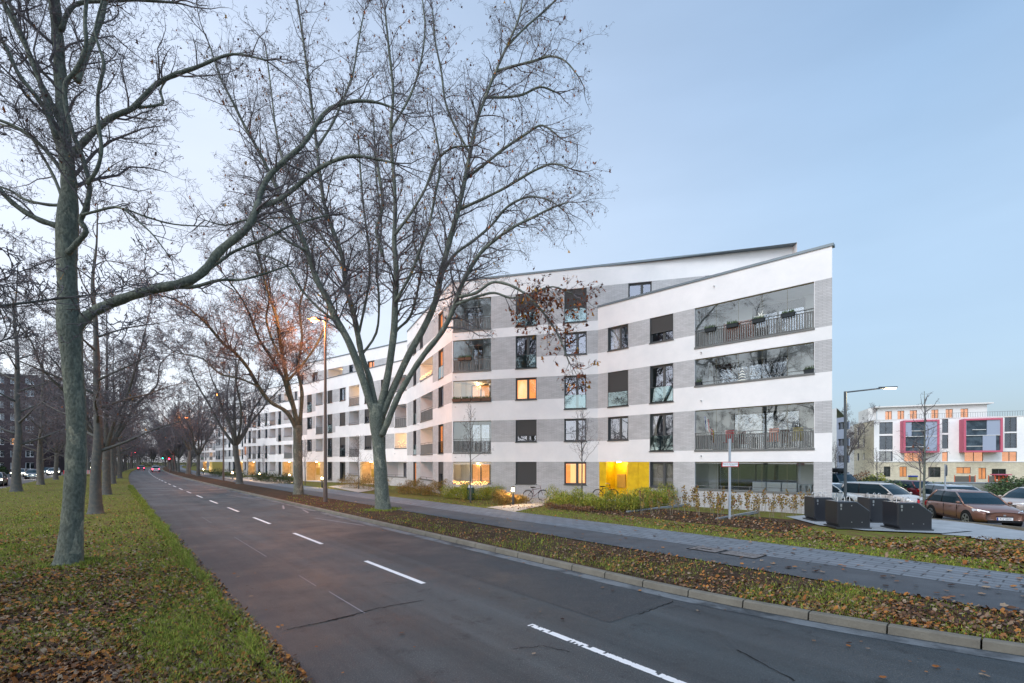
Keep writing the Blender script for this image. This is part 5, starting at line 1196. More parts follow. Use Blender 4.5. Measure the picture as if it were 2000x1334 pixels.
# ------------------------------------------------------------------ cars
def car(lab, paint_, L=4.1, Wd=1.72, H=1.45, kind='hatch', lights=None, rails=False, plate=None, loc=(0,0,0), rz=0, group='cars parked in the side street', scale=1, box=False):
    """x forward, y left, origin on the ground at the middle"""
    t = thing('parked_car' if lights is None else 'car', lab, 'car', loc, rz, group); hw = Wd/2; h = L/2
    # stations: x, half width, underside, sill, belt, deck height
    if kind == 'van': belt = 1.15; hood = 1.05; roofz = H; gx = [(-h+.06, -h+.12), (h*.40, h*.62)]
    elif kind == 'wagon': belt = .95; hood = .92; roofz = H; gx = [(-h+.10, -h+.38), (h*.12, h*.50)]
    else: belt = .93; hood = .90; roofz = H; gx = [(-h+.14, -h+.62), (h*.05, h*.46)]
    X = [-h, -h+.04, -h+.22, -h+.55, -h+.95, -.45, 0, .5, h*.46, h-.75, h-.4, h-.16, h-.03, h]
    def deck(x):
        if x > gx[1][1]: k = (x-gx[1][1])/(h-gx[1][1]); return belt-(belt-hood*.78)*k**1.6-.02
        return belt+.015*math.sin(x)
    rows = []
    for x in X:
        e = abs(x)/h; k = max(0, (e-.78)/.22); wdt = hw*(1-.20*k**2.2) if x < h*.99 and x > -h*.99 else hw*.72
        zd = deck(x); 
        if x >= h-.04: zd = min(zd, hood*.72)
        if x == -h: zd = belt*.86
        zb = .20+.10*k
        rows.append([(0, zb), (wdt*.80, zb), (wdt*.97, zb+.09), (wdt, .50), (wdt*.99, .68), (wdt*.95, zd-.07), (wdt*.86, zd), (wdt*.5, zd+.035*(x > gx[1][1])), (0, zd+.05*(x > gx[1][1]))])
    mb = MB(); K = len(rows[0]); full = []
    for x, r_ in zip(X, rows):
        ring = [(x, a, b) for a, b in r_]+[(x, -a, b) for a, b in r_[-2:0:-1]]; full.append(ring)
    m_ = len(full[0])
    for ring in full: mb.v += ring
    for i in range(len(X)-1):
        for j in range(m_):
            a = i*m_+j; b = i*m_+(j+1) % m_; mb.f.append((a, b, b+m_, a+m_)); mb.m.append(0)
    mb.f.append(tuple(range(m_))); mb.m.append(0); mb.f.append(tuple((len(X)-1)*m_+j for j in range(m_))[::-1]); mb.m.append(0)
    body = mb.build('body', paint_, t, smooth=True); sb = body.modifiers.new('s', 'SUBSURF'); sb.levels = sb.render_levels = 2
    # greenhouse: glass shell, then roof and pillars proud of it
    def gsec(x, z, wv): return [(x, wv, z), (x, -wv, z)]
    (rb, rt_), (wt, wb) = gx; zB = belt-.03; zT = roofz; wB = hw*.90; wT = hw*.70
    def ring(z, xr, xf, wv, n=6):
        P = []
        for q in range(n+1):
            k = q/n; yy = wv*(1-2*k); bulge = (1-(2*k-1)**2); P.append((xf+.10*bulge, yy, z))
        for q in range(n+1):
            k = q/n; yy = -wv*(1-2*k); bulge = (1-(2*k-1)**2); P.append((xr-.06*bulge, yy, z))
        return P
    r0 = ring(zB, rb, wb, wB); r1 = ring((zB+zT)/2, (rb*.45+rt_*.55), (wb+wt)/2+.03, (wB+wT)/2+.02); r2 = ring(zT-.06, rt_, wt, wT)
    mb = MB(); n = len(r0); mb.v += r0+r1+r2
    for a in (0, n):
        for j in range(n): mb.f.append((a+j, a+(j+1) % n, a+n+(j+1) % n, a+n+j)); mb.m.append(0)
    mb.f.append(tuple(2*n+j for j in range(n))); mb.m.append(0)
    mb.build('windows', 'car_glass', t, smooth=False)
    mb = MB(); r3 = [(p[0]*1.0, p[1]*1.02, zT-.075) for p in ring(0, rt_-.03, wt+.04, wT)]; r4 = [(p[0], p[1], zT-.02) for p in ring(0, rt_+.08, wt-.10, wT*.88)]; r5 = [(p[0], p[1], zT) for p in ring(0, rt_+.3, wt-.35, wT*.5)]
    mb.v += r3+r4+r5
    for a in (0, n):
        for j in range(n): mb.f.append((a+j, a+(j+1) % n, a+n+(j+1) % n, a+n+j)); mb.m.append(0)
    mb.f.append(tuple(2*n+j for j in range(n))); mb.m.append(0)
    mb.build('roof', paint_, t, smooth=True)
    for s_ in (1, -1):
        xm = (wt+rt_)/2-.02
        for nm_, pts_, rr_ in (('front_pillar', [(wb+.0, s_*(wB+.0), zB), ((wb+wt)/2+.03, s_*((wB+wT)/2+.02), (zB+zT)/2), (wt, s_*(wT+.0), zT-.06)], .032),
                ('rear_pillar', [(rb+.12, s_*(wB-.02), zB), (rb*.4+rt_*.6+.08, s_*((wB+wT)/2-.005), (zB+zT)/2), (rt_+.08, s_*(wT-.02), zT-.06)], .06),
                ('middle_pillar', [(xm, s_*(wB-.01), zB), (xm-.03, s_*((wB+wT)/2+.0), (zB+zT)/2), (xm-.06, s_*(wT-.01), zT-.06)], .03)):
            mb = MB(); mb.tube(pts_, rr_, 6); mb.build(nm_, 'black_trim' if nm_[0] == 'm' else paint_, t, smooth=True)
    # wheels
    wr = .315
    for x in (-h+.74, h-.80):
        for s_ in (1, -1):
            y = s_*(hw-.10)
            mb = MB(); mb.tube([(x, s_*(hw-.30), wr+.02), (x, s_*(hw+.004), wr+.02)], wr+.055, 20); mb.build('wheel_arch', 'black_trim', t)
            mb = MB(); mb.tube([(x, y-s_*.1, wr), (x, y+s_*.09, wr), (x, y+s_*.115, wr)], [wr, wr, wr-.03], 20); wh = mb.build('wheel', 'rubber', t)
            mb = MB(); yo = y+s_*.118
            mb.tube([(x, yo-.002, wr), (x, yo+s_*.004, wr)], .055, 10)
            for q in range(5):
                a = q*1.2566; a2 = a+.22; a1 = a-.22; R1 = .205
                mb.poly([(x+.05*math.cos(a-.6), yo, wr+.05*math.sin(a-.6)), (x+R1*math.cos(a1), yo+s_*.003, wr+R1*math.sin(a1)), (x+R1*math.cos(a2), yo+s_*.003, wr+R1*math.sin(a2)), (x+.05*math.cos(a+.6), yo, wr+.05*math.sin(a+.6))])
            for q in range(20):
                a, b = 6.283*q/20, 6.283*(q+1)/20; mb.quad((x+.2*math.cos(a), yo, wr+.2*math.sin(a)), (x+.2*math.cos(b), yo, wr+.2*math.sin(b)), (x+.235*math.cos(b), yo, wr+.235*math.sin(b)), (x+.235*math.cos(a), yo, wr+.235*math.sin(a)))
            mb.build('rim', 'rim', wh)
    # front and rear details
    fz = hood*.72
    mb = MB(); mb.poly([(h-.075, -.36, fz-.02), (h-.075, .36, fz-.02), (h-.02, .27, fz-.15), (h-.02, -.27, fz-.15)]); mb.v = [(a+.035, b, c) for a, b, c in mb.v]; mb.build('grille', 'black_trim', t)
    mb = MB(); mb.box(h-.06, h+.005, -.55, .55, .28, .37); mb.build('air_intake', 'black_trim', t)
    for s_ in (1, -1):
        mb = MB()
        P = [(h-.03, s_*.42, fz-.03), (h-.07, s_*.44, fz+.05), (h-.30, s_*(hw-.12), fz+.12), (h-.52, s_*(hw-.055), fz+.14), (h-.44, s_*(hw-.035), fz+.04), (h-.16, s_*(hw-.16), fz-.05)]
        mb.poly([(a+.025, b+s_*.02, c) for a, b, c in P]); mb.build('headlight', 'head_glow' if lights == 'front' else 'headlamp', t)
        mb = MB(); mb.box(-h-.012, -h+.2, s_*(hw-.3), s_*(hw-.10), belt-.30, belt-.12); mb.build('tail_light', 'red_glow' if lights == 'rear' else 'tail_lamp', t)
        mb = MB(); mb.ball((wb-.12, s_*(hw+.05), belt+.05), .085, n=8, sz=.7); mb.build('wing_mirror', paint_, t, smooth=True)
        mb = MB(); mb.ball((h-.07, s_*(hw-.33), .36), .05, n=8); mb.build('fog_light', 'headlamp', t)
        mb = MB()
        for x in (.12, -.85): mb.box(x-.09, x+.07, s_*(hw-.012), s_*(hw+.02), belt-.16, belt-.13)
        mb.build('door_handle', paint_, t)
        mb = MB()
        for x in (wb-.35, -.35): mb.box(x, x+.008, s_*(hw-.02), s_*(hw+.003), .34, belt-.06)
        mb.box(-.9, wb-.35, s_*(hw-.02), s_*(hw+.003), .335, .343); mb.build('door_gap', 'black_trim', t)
    if rails:
        mb = MB()
        for s_ in (1, -1): mb.tube([(rt_+.05, s_*wT*.93, zT-.03), (rt_+.2, s_*wT*.93, zT+.04), (wt-.2, s_*wT*.93, zT+.04), (wt, s_*wT*.93, zT-.03)], .016, 5)
        mb.build('roof_rail', 'steel', t)
    if box:
        mb = MB(); mb.box(-1.0, .9, -.38, .38, zT+.05, zT+.38); o = mb.build('roof_box', 'black_trim', t); bv = o.modifiers.new('b', 'BEVEL'); bv.width = .1; bv.segments = 3
    if plate:
        mb = MB(); mb.box(h-.0, h+.018, -.26, .26, .375, .485); pl = mb.build('number_plate', 'plate_white', t)
        mb = MB(); mb.box(h+.0185, h+.02, -.26, -.215, .377, .483); mb.build('plate_strip', 'plate_blue', pl)
        text(plate, .10, (h+.0195, .02, .43), (R(90), 0, R(90)), 'text_black', pl)
        mb = MB(); mb.box(h-.02, h+.012, -.04, .04, fz-.11, fz-.05); mb.build('badge', 'steel', t)
    t.scale = (scale,)*3; return t
gz = PZ
def place(px, Z, head, **k): x, y, _ = at(px, 900, Z); return dict(loc=(x, y, gz), rz=head, **k)
hd = math.atan2(-.965, -.261)
FLx, FLy = 19.75, 20.85
cx = FLx+(-.261)*(-1.25)*1.04+.965*.74; cy = FLy+(-.965)*(-1.25)*1.04-.261*.74
car('brown metallic hatchback with its nose toward the camera at the right edge', 'paint_brown', 4.05, 1.69, 1.44, 'hatch', plate='K:V 2604', loc=(cx, cy, gz), rz=hd, scale=1.04)
car('silver estate car with roof rails right behind the brown hatchback', 'paint_silver', 4.6, 1.8, 1.5, 'wagon', rails=True, **place(1868, 27.0, hd-.05))
car('beige hatchback cut off by the right edge behind the brown one', 'paint_beige', 4.2, 1.76, 1.5, 'hatch', **place(2020, 25.0, R(190)))
car('pearl coloured estate car behind the two right-hand waste containers', 'paint_pearl', 4.4, 1.78, 1.56, 'wagon', **place(1722, 28.5, R(-70)))
car('small white car just right of the building corner', 'paint_car_white', 4.0, 1.7, 1.48, 'hatch', **place(1630, 30.5, R(-62)))
car('dark blue van with a roof box behind the small white car', 'paint_navy', 4.9, 1.9, 1.95, 'van', box=True, **place(1624, 36.5, R(-75)))
car('dark green car mostly hidden behind the pearl estate car', 'paint_green', 4.3, 1.74, 1.45, 'hatch', **place(1690, 33.5, R(10)))
car('dark red car with its tail behind the pearl estate car', 'paint_red', 4.3, 1.74, 1.42, 'hatch', **place(1762, 37, R(95)))
# traffic far up the street
for i, (p_, t_, m_, kd, lt, lb) in enumerate(((6.6, 158, 'paint_car_white', 'hatch', 'rear', 'small distant white car driving away in the right lane'), (3.2, 190, 'paint_grey', 'hatch', 'rear', 'small distant grey car with red tail lights in the left lane'), (6.8, 205, 'paint_silver', 'wagon', 'rear', 'small distant silver car beyond the white one'))):
    x, y, z = S(p_, t_, 0); car(lb, m_, 4.3, 1.76, 1.48, kd, lights=lt, loc=(x, y, z), rz=math.atan2(DY+.05, DX+.05), group='cars far up the street')
for i, (p_, t_) in enumerate(((-9.8, 75), (-13, 92), (-9.8, 104), (-13.2, 118), (-9.8, 128), (-13, 145), (-9.9, 160), (-13, 185), (-10, 215))):
    x, y, z = S(p_, t_, 0); car('distant oncoming car with glaring headlights on the far carriageway', ('paint_grey', 'paint_silver', 'paint_navy')[i % 3], 4.3, 1.76, 1.48, 'hatch', lights='front', loc=(x, y, z), rz=math.atan2(-DY, -DX), group='oncoming cars on the far carriageway')
    lamp('headlight_beam', (x-DX*3.0, y-DY*3.0, .75), (1, .93, .75), 130, .2)
# delivery van and kerbside bits far right of the road
x, y, z = S(15.9, 118, .12); t = thing('delivery_van', 'small yellow box van parked before the farthest apartment blocks', 'van', (x, y, 0), math.atan2(DY, DX))
mb = MB(); mb.box(-2.4, 1.0, -.95, .95, .55, 2.6); mb.build('cargo_box', 'yellow_box', t)
mb = MB(); mb.poly([(1.02, -.9, .4), (1.02, -.9, 2.0), (1.6, -.9, 1.95), (2.1, -.9, 1.2), (2.5, -.9, 1.0), (2.5, -.9, .4)]); mb.poly([(1.02, .9, .4), (2.5, .9, .4), (2.5, .9, 1.0), (2.1, .9, 1.2), (1.6, .9, 1.95), (1.02, .9, 2.0)])
Q = [(1.02, 2.0), (1.6, 1.95), (2.1, 1.2), (2.5, 1.0), (2.5, .4), (1.02, .4)]
for i in range(6): a, b = Q[i], Q[(i+1) % 6]; mb.quad((a[0], -.9, a[1]), (a[0], .9, a[1]), (b[0], .9, b[1]), (b[0], -.9, b[1]))
mb.build('cab', 'yellow_box', t)
for x_ in (-1.6, 1.7):
    for s_ in (1, -1): mb = MB(); mb.tube([(x_, s_*.7, .36), (x_, s_*.97, .36)], .36, 14); mb.build('wheel', 'rubber', t)
# traffic lights
def signal(p_, t_, H, col, lab, pw):
    x, y, z = S(p_, t_, .1); t = thing('traffic_light', lab, 'traffic light', (x, y, z)); mb = MB(); mb.tube([(0, 0, 0), (0, 0, H)], .06, 6); mb.build('mast', 'pole_grey', t)
    mb = MB(); mb.box(-.16, .16, -.12, .12, H-.95, H); mb.build('signal_head', 'black_trim', t); mb = MB()
    zc_ = H-.17 if col == 'red_glow' else H-.78; mb.ball((0, -.14, zc_), .17, n=10); mb.build('signal_lamp', col, t)
    lamp('signal_light', (0, -.4, zc_), (1, .05, .08) if col == 'red_glow' else (.1, 1, .7), pw, .1, t)
signal(1.2, 212, 6.0, 'red_glow', 'red traffic light at the end of the median, glowing over the road', 260)
signal(9.3, 150, 3.4, 'red_glow', 'smaller red traffic light on the verge under the far trees', 60)
signal(-.6, 118, 3.2, 'red_glow', 'small red traffic light between the median trunks', 40)
signal(8.8, 205, 4.5, 'green_glow', 'green traffic light far ahead right of the road', 60)
# lit poster stand beyond the far carriageway
x, y, z = S(-17.5, 52, .06); t = thing('poster_stand', 'lit poster stand beyond the far carriageway between the two upright trees', 'poster stand', (x, y, z), math.atan2(NY, NX)+.25)
mb = MB(); mb.box(-.65, .65, -.09, .09, .5, 2.3); mb.box(-.5, -.4, -.06, .06, 0, .5); mb.box(.4, .5, -.06, .06, 0, .5); mb.build('frame', 'frame_grey', t)
mb = MB(); mb.box(-.58, .58, -.1, -.091, .58, 2.22); mb.build('poster', 'panel_glow', t); mb = MB(); mb.box(-.08, .1, -.104, -.101, .8, 1.9); mb.build('poster_figure', 'orange_fence', t)
x, y, z = S(-20.5, 66, 0); t = street_lamp(x, y, 0, 6.5, 'street lamp with an orange light half hidden in the trees beyond the far carriageway', 1500, arm=(.5, -.2))
for i in range(5):
    x, y, z = S(-7.2+.9*i, 118, .09); t = thing('road_barrier', 'red and white road barrier on the median seen between the trunks', 'barrier', (x, y, z), math.atan2(NY, NX), 'red and white barriers on the median')
    mb = MB()
    for q in range(6): mb.box(-.42+.14*q, -.28+.14*q, -.03, .03, .3, .98, q % 2)
    mb.build('board', ['barrier_red', 'paint_white'], t); mb = MB(); mb.box(-.35, .35, -.2, .2, 0, .1); mb.box(-.03, .03, -.025, .025, .1, .299); mb.build('foot', 'black_trim', t)

# ------------------------------------------------------------------ buildings in the background
# brick tower beyond the far carriageway
def tower(name, lab, a, b, H, nf, nc, m='brick_dark', seed=1, z0=0):
    fc = Facet(a, b); root = thing(name, lab, 'building', (a[0], a[1], 0)); r = random.Random(seed); ops = []; sp = fc.L/nc; fh = H/nf
    for k in range(nf):
        for c in range(nc): ops.append((sp*(c+.22), sp*(c+.80), fh*k+fh*.32, fh*k+fh*.86, .15))
    wall(fc, root, 0, fc.L, -.3, H, [(0, fc.L, -1, H+1)], ops, brick=m, off=root.location)
    cnt = 0
    for o in ops:
        ua, ub, za, zb, _ = o; lit = r.random() < .10
        if cnt > 95: break
        cnt += 1
        mb = MB()
        for (x0, x1, y0, y1) in ((ua, ua+.06, za, zb), (ub-.06, ub, za, zb), (ua+.06, ub-.06, zb-.06, zb), (ua+.06, ub-.06, za, za+.06), ((ua+ub)/2-.04, (ua+ub)/2+.04, za+.06, zb-.06)): fc.box(mb, x0, x1, -.2, -.14, y0, y1)
        w_ = mb.build('window', 'paint_white', root, off=root.location)
        mb = MB(); mb.quad(fc.P(ua, -.17, za), fc.P(ub, -.17, za), fc.P(ub, -.17, zb), fc.P(ua, -.17, zb)); mb.build('pane', 'pane_lit' if lit else 'pane_far', w_, off=root.location)
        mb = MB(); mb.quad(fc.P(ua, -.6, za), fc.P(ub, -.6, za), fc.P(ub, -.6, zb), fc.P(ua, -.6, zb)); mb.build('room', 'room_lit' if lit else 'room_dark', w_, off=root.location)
    n = -fc.n*14; A, B = Vector(a), Vector(b); A2, B2 = A+n, B+n
    mb = MB()
    for p, q in ((B, B2), (B2, A2), (A2, A)): mb.quad((p.x, p.y, -.3), (q.x, q.y, -.3), (q.x, q.y, H), (p.x, p.y, H))
    mb.poly([(A.x, A.y, H), (B.x, B.y, H), (B2.x, B2.y, H), (A2.x, A2.y, H)]); mb.build('rear_wall', m, root, off=root.location, uv=lambda co: co[:, :2])
    mb = MB(); fc.box(mb, -.05, fc.L+.05, -.3, .06, H+.002, H+.35); mb.build('parapet', 'frame_grey', root, off=root.location)
tower('brick_tower', 'tall dark brick residential tower behind the trees at the left edge', (-133, 104), (-111, 113), 22.5, 8, 9, seed=4)
tower('brick_tower', 'second brick tower set farther back to the right of the left edge one', (-150, 150), (-141, 153), 25, 9, 5, seed=6)
# beige building with pink bays
BA = Facet(((1707-1000)/9.0, F/9.0), ((2060-1000)/10.1, F/10.1)); BE = Facet(((1668-1000)/8.05, F/8.05), ((1707-1000)/9.0, F/9.0))
root = thing('beige_building', 'beige and white building with two pink framed bays behind the parked cars', 'building', (BA.a.x, BA.a.y, 0))
zk = lambda k: CH+2.95*k
def bops(fc, L): return [(fc.hit(a), fc.hit(b), z0, z1, .2) for a, b, z0, z1 in L]
A_l = [(1717.5, 1743.5, zk(2)+.1, zk(3)-.3), (1717.5, 1743.5, zk(1)-.3, zk(2)-.3), (1717.5, 1743.5, zk(0)+.1, zk(1)-.7), (1840, 1852, zk(2)+.1, zk(3)), (1840, 1852, zk(1)-.2, zk(2)-.3), (1840, 1851, zk(0)+.05, zk(1)-.9),
       (1962, 1986, zk(2)+.1, zk(3)), (1962, 1986, zk(1)-.2, zk(2)-.2), (1766, 1801, zk(0)+.05, zk(1)-1.0), (1884, 1920, zk(0)+.05, zk(1)-.9), (1957, 1986, zk(0)+.05, zk(1)-.9),
       (1726, 1739, -.6, 1.6), (1757, 1771, -.6, 1.6), (1813, 1837, -.6, 1.5), (1868, 1896, 0.2, 1.5), (1911, 1926, -.9, 1.4), (1937, 1965, -.9, 1.2)]
litset = {5, 8, 9, 10, 12, 14, 15}
o_ = bops(BA, A_l); wall(BA, root, 0, BA.L, -2, CH, [(0, BA.L, -3, CH)], o_, brick='brick_cream', render='render_pale', off=root.location)
wall(BA, root, 0, BA.L, CH, CH+8.96, [], o_, brick='brick_cream', render='render_white', off=root.location)
for i, o in enumerate(o_): window(BA, root, o[0], o[1], o[2], o[3], lit=i in litset, dim=True, simple=True, sill=False, curtain=[(.1, .9)] if i in (2,) else None, split=.5)
L2_ = [(1674, 1678, zk(2)+.4, zk(3)-.6), (1674, 1678, zk(1)+.3, zk(2)-.7), (1674, 1678, zk(0)+.3, zk(1)-.9), (1686, 1688.5, zk(2)+.5, zk(3)-.5), (1686, 1688.5, zk(1)+.5, zk(2)-.6), (1686, 1688.5, zk(0)+.4, zk(1)-.9)]
o_ = bops(BE, L2_); wall(BE, root, 0, BE.L, -2, CH+8.96, [(0, BE.L, -3, 20)], o_, brick='brick_cream', render='render_pale', off=root.location)
for i, o in enumerate(o_): window(BE, root, o[0], o[1], o[2], o[3], simple=True, sill=False)
mb = MB(); BA.box(mb, .1, BA.L, -.3, .08, CH+8.96, CH+9.1); BE.box(mb, 0, BE.L, -.3, .08, CH+8.96, CH+9.1); BA.box(mb, .1, BA.L, .003, .12, CH-.1, CH+.12); mb.build('cornice', 'render_pale', root, off=root.location)
ta, tb = BA.a, BA.b; n_ = -BA.n
mb = MB(); q1 = BE.a; q2 = BE.a+n_*14; q3 = tb+n_*14; mb.poly([(ta.x, ta.y, CH+8.9), (tb.x, tb.y, CH+8.9), (q3.x, q3.y, CH+8.9), (q2.x, q2.y, CH+8.9), (q1.x, q1.y, CH+8.9)]); mb.build('terrace', 'concrete', root, off=root.location)
mb = MB()
for p, q in ((q1, q2), (q2, q3), (q3, tb)): mb.quad((p.x, p.y, -2), (q.x, q.y, -2), (q.x, q.y, CH+8.9), (p.x, p.y, CH+8.9))
mb.build('rear_wall', 'render_pale', root, off=root.location)
# penthouse set back from the edge
pa = BA.P(BA.hit(1720), -2.5, 0); pb = BA.P(BA.hit(1940), -2.5, 0); PF = Facet(pa[:2], pb[:2])
pl_ = [(1729, 1742), (1753, 1766), (1777, 1791), (1819, 1833), (1847, 1861), (1876, 1891)]
o_ = [(PF.hit(a), PF.hit(b), CH+9.0, CH+11.1, .2) for a, b in pl_]; wall(PF, root, 0, PF.L, CH+8.9, CH+11.9, [], o_, render='render_pale', off=root.location)
for o in o_: window(PF, root, *o[:4], lit=True, dim=True, simple=True, sill=False, split=.5)
mb = MB(); PF.box(mb, -.6, PF.L+.8, -9, .7, CH+11.9, CH+12.15); PF.box(mb, -1.5, 0, -9, -.5, CH+8.95, CH+11.899); PF.box(mb, PF.L-.2, PF.L, -9, -.003, CH+8.95, CH+11.899); mb.build('penthouse_roof', 'render_pale', root, off=root.location)
mb = MB(); BA.box(mb, 6, BA.L, -.2, -.16, CH+10.05, CH+10.1)
for i in range(60): u = 6+(BA.L-6)*i/60; BA.box(mb, u-.015, u+.015, -.2, -.17, CH+9.1, CH+10.05)
mb.build('roof_railing', 'pole_grey', root, off=root.location)
for (a, b) in ((1768, 1841), (1884, 1963)):
    u0, u1 = BA.hit(a)-.9, BA.hit(b)-1.2; z0, z1 = CH+1.9, CH+8.65; mb = MB(); Dp = 2.2
    BA.box(mb, u0, u0+.35, .003, Dp, z0, z1); BA.box(mb, u1-.35, u1, .003, Dp, z0, z1); BA.box(mb, u0+.351, u1-.351, .003, Dp, z1-.35, z1); BA.box(mb, u0+.351, u1-.351, .003, Dp, z0, z0+.35); bay = mb.build('bay_frame', 'pink_frame', root, off=root.location)
    mb = MB(); zm = (z0+z1)/2; W_ = u1-u0-.7
    for q in ((u0+.352, u0+.352+W_*(.2 if a < 1800 else .02), zm+.05, z1-.36), (u0+.35+W_*.62, u1-.352, zm+.05, z1-.36), (u0+.35+W_*(.62 if a < 1800 else .5), u1-.352-W_*(0 if a < 1800 else .12), z0+.36, zm-.05)):
        mb = MB(); BA.box(mb, q[0], q[1], .1, Dp-.15, q[2], q[3]); mb.build('bay_panel', 'panel_bluegrey', bay, off=root.location)
    mb = MB(); BA.box(mb, u0+.352, u1-.352, .1, Dp-.35, z0+.36, z1-.36); mb.build('bay_glazing', 'bay_glass', bay, off=root.location)
    mb = MB(); BA.box(mb, u0+.352, u1-.352, Dp-.34, Dp-.1, zm-.048, zm+.048); BA.box(mb, u0+.352, u0+.35+W_*.6, Dp-.34, Dp-.2, zm-2.2, zm-2.1); BA.box(mb, u0+.352+W_*.2, u0+.35+W_*.6, Dp-.34, Dp-.2, zm+1.1, zm+1.2); mb.build('bay_rail', 'paint_white', bay, off=root.location)
# white house with grey balconies seen past the corner, and a pale one behind it
root = thing('white_house', 'white house with grey balconies seen between the building corner and the lamp post', 'building', at(1636, 900, 62)[:2]+(0,))
HF = Facet(at(1634, 900, 62)[:2], at(1652, 900, 60)[:2]); HG = Facet(at(1611, 900, 66)[:2], at(1634, 900, 62)[:2])
o_ = [(.25, HF.L-.25, CH-2.2+2.1*k, CH-1.3+2.1*k, .6) for k in range(4)]; wall(HF, root, 0, HF.L, -.5, CH+5.6, [], o_, render='panel_bluegrey', off=root.location)
for o in o_: window(HF, root, *o[:4], lit=False, simple=True, sill=False)
wall(HG, root, 0, HG.L, -.5, CH+6.9, [], [], off=root.location)
mb = MB(); a, b = HG.a, HF.b; n_ = Vector((.5, .86))*8; mb.poly([(HG.a.x, HG.a.y, CH+6.9), (HF.a.x, HF.a.y, CH+6.9), (HF.a.x+n_.x, HF.a.y+n_.y, CH+6.9), (HG.a.x+n_.x, HG.a.y+n_.y, CH+6.9)]); mb.poly([(HF.a.x, HF.a.y, CH+6.9), (HF.b.x, HF.b.y, CH+5.6), (HF.b.x+n_.x, HF.b.y+n_.y, CH+5.6), (HF.a.x+n_.x, HF.a.y+n_.y, CH+6.9)]); mb.quad((HF.b.x, HF.b.y, -.5), (HF.b.x+n_.x, HF.b.y+n_.y, -.5), (HF.b.x+n_.x, HF.b.y+n_.y, CH+5.6), (HF.b.x, HF.b.y, CH+5.6)); mb.build('roof', 'flashing', root, off=root.location)
x, y, z = at(1652, 900, 110); put('gB', (x, y, -.5), 1, .95, 'bare tree rising behind the white house with grey balconies', 'trees behind the houses on the right')
for px, Z in ((1640, 130), (1690, 150), (1600, 140)): x, y, z = at(px, 900, Z); put('gA', (x, y, -2), px, .7, 'far bare tree behind the beige building', 'trees behind the houses on the right')

# retaining wall, playground pieces and shrubs behind the parked cars
a = at(1690, 900, 37.5); b = at(2120, 900, 34.5); fcw = Facet(a[:2], b[:2])
t = thing('retaining_wall', 'grey concrete retaining wall overgrown with ivy behind the parked cars', 'wall', (a[0], a[1], PZ)); mb = MB(); fcw.box(mb, 0, fcw.L, -.35, 0, PZ-.1, 1.0); mb.build('wall_body', 'wall_concrete', t, off=t.location); mb = MB(); fcw.box(mb, -.03, fcw.L, -.4, .04, 1.002, 1.08); mb.build('wall_cap', 'concrete', t, off=t.location)
def shrub(name, lab, c, size, n, m, leaf=.07, cat='shrub', stems=True, group=None, up=.3, seed=1, box=False):
    r = random.Random(seed); t = thing(name, lab, cat, c, group=group); mb = MB(); sx_, sy_, sz_ = size
    for i in range(n):
        while True:
            x, y, z = r.uniform(-1, 1), r.uniform(-1, 1), r.uniform(0, 1)
            lump = .82+.18*math.sin(x*5+seed)*math.cos(y*4+z*3)
            if box or x*x+y*y+(z*1.0)**2 < lump: break
        p = (x*sx_, y*sy_, z*sz_); a = r.random()*6.28; u = (math.cos(a), math.sin(a), r.uniform(-.6, .6)); v = nrm((r.gauss(0, 1), r.gauss(0, 1), r.gauss(up, 1))); l = leaf*r.uniform(.6, 1.4)
        mb.poly([(p[0]-u[0]*l*.5, p[1]-u[1]*l*.5, p[2]-u[2]*l*.5), (p[0]+v[0]*l, p[1]+v[1]*l, p[2]+v[2]*l), (p[0]+u[0]*l*.5, p[1]+u[1]*l*.5, p[2]+u[2]*l*.5)])
    mb.build('foliage', m, t)
    if stems:
        mb = MB()
        for i in range(max(5, int(n/120))):
            a = r.random()*6.28; q = r.uniform(.2, .8); e = (math.cos(a)*sx_*q, math.sin(a)*sy_*q, sz_*r.uniform(.6, .95)); mb.tube([(e[0]*.2, e[1]*.2, 0), (e[0]*.6, e[1]*.6, e[2]*.5), e], [.015, .01, .005], 3)
        mb.build('stems', 'stem', t)
    return t
sp = [(1670, 31, 1.6, 1.5, 'hedge_dark'), (1700, 38, 2.0, 1.7, 'hedge_dark'), (1745, 36.2, 1.9, 1.5, 'ivy_leaf'), (1790, 36.0, 1.6, 1.2, 'ivy_leaf'), (1835, 35.6, 1.8, 1.4, 'ivy_leaf'), (1872, 35.6, 1.3, 1.1, 'ivy_leaf'), (1965, 35, 1.9, 1.9, 'ivy_leaf'), (2010, 34.5, 2.0, 2.0, 'ivy_leaf'), (1640, 36, 2.2, 2.2, 'hedge_dark')]
for i, (px, Z, s_, h_, m_) in enumerate(sp):
    x, y, _ = at(px, 900, Z); shrub('evergreen_shrub', 'dark evergreen shrub spilling over the retaining wall, %s from the left' % ('second', 'third', 'fourth', 'fifth', 'sixth', 'seventh', 'eighth', 'ninth', 'first')[i], (x, y, PZ), (s_, .9, h_), 2600, m_, .12, group='evergreen shrubs at the retaining wall', seed=i+3)
x, y, _ = at(1712, 900, 52); shrub('yellow_shrub', 'yellow autumn shrub before the beige building', (x, y, -.6), (1.8, 1, 2.3), 1500, 'hedge_leaf', .14, seed=40)
x, y, _ = at(1685, 900, 56); shrub('orange_shrub', 'rusty orange shrub before the beige building, left of the yellow one', (x, y, -.6), (2.2, 1, 2.3), 1500, 'leaf_litter', .14, seed=41)
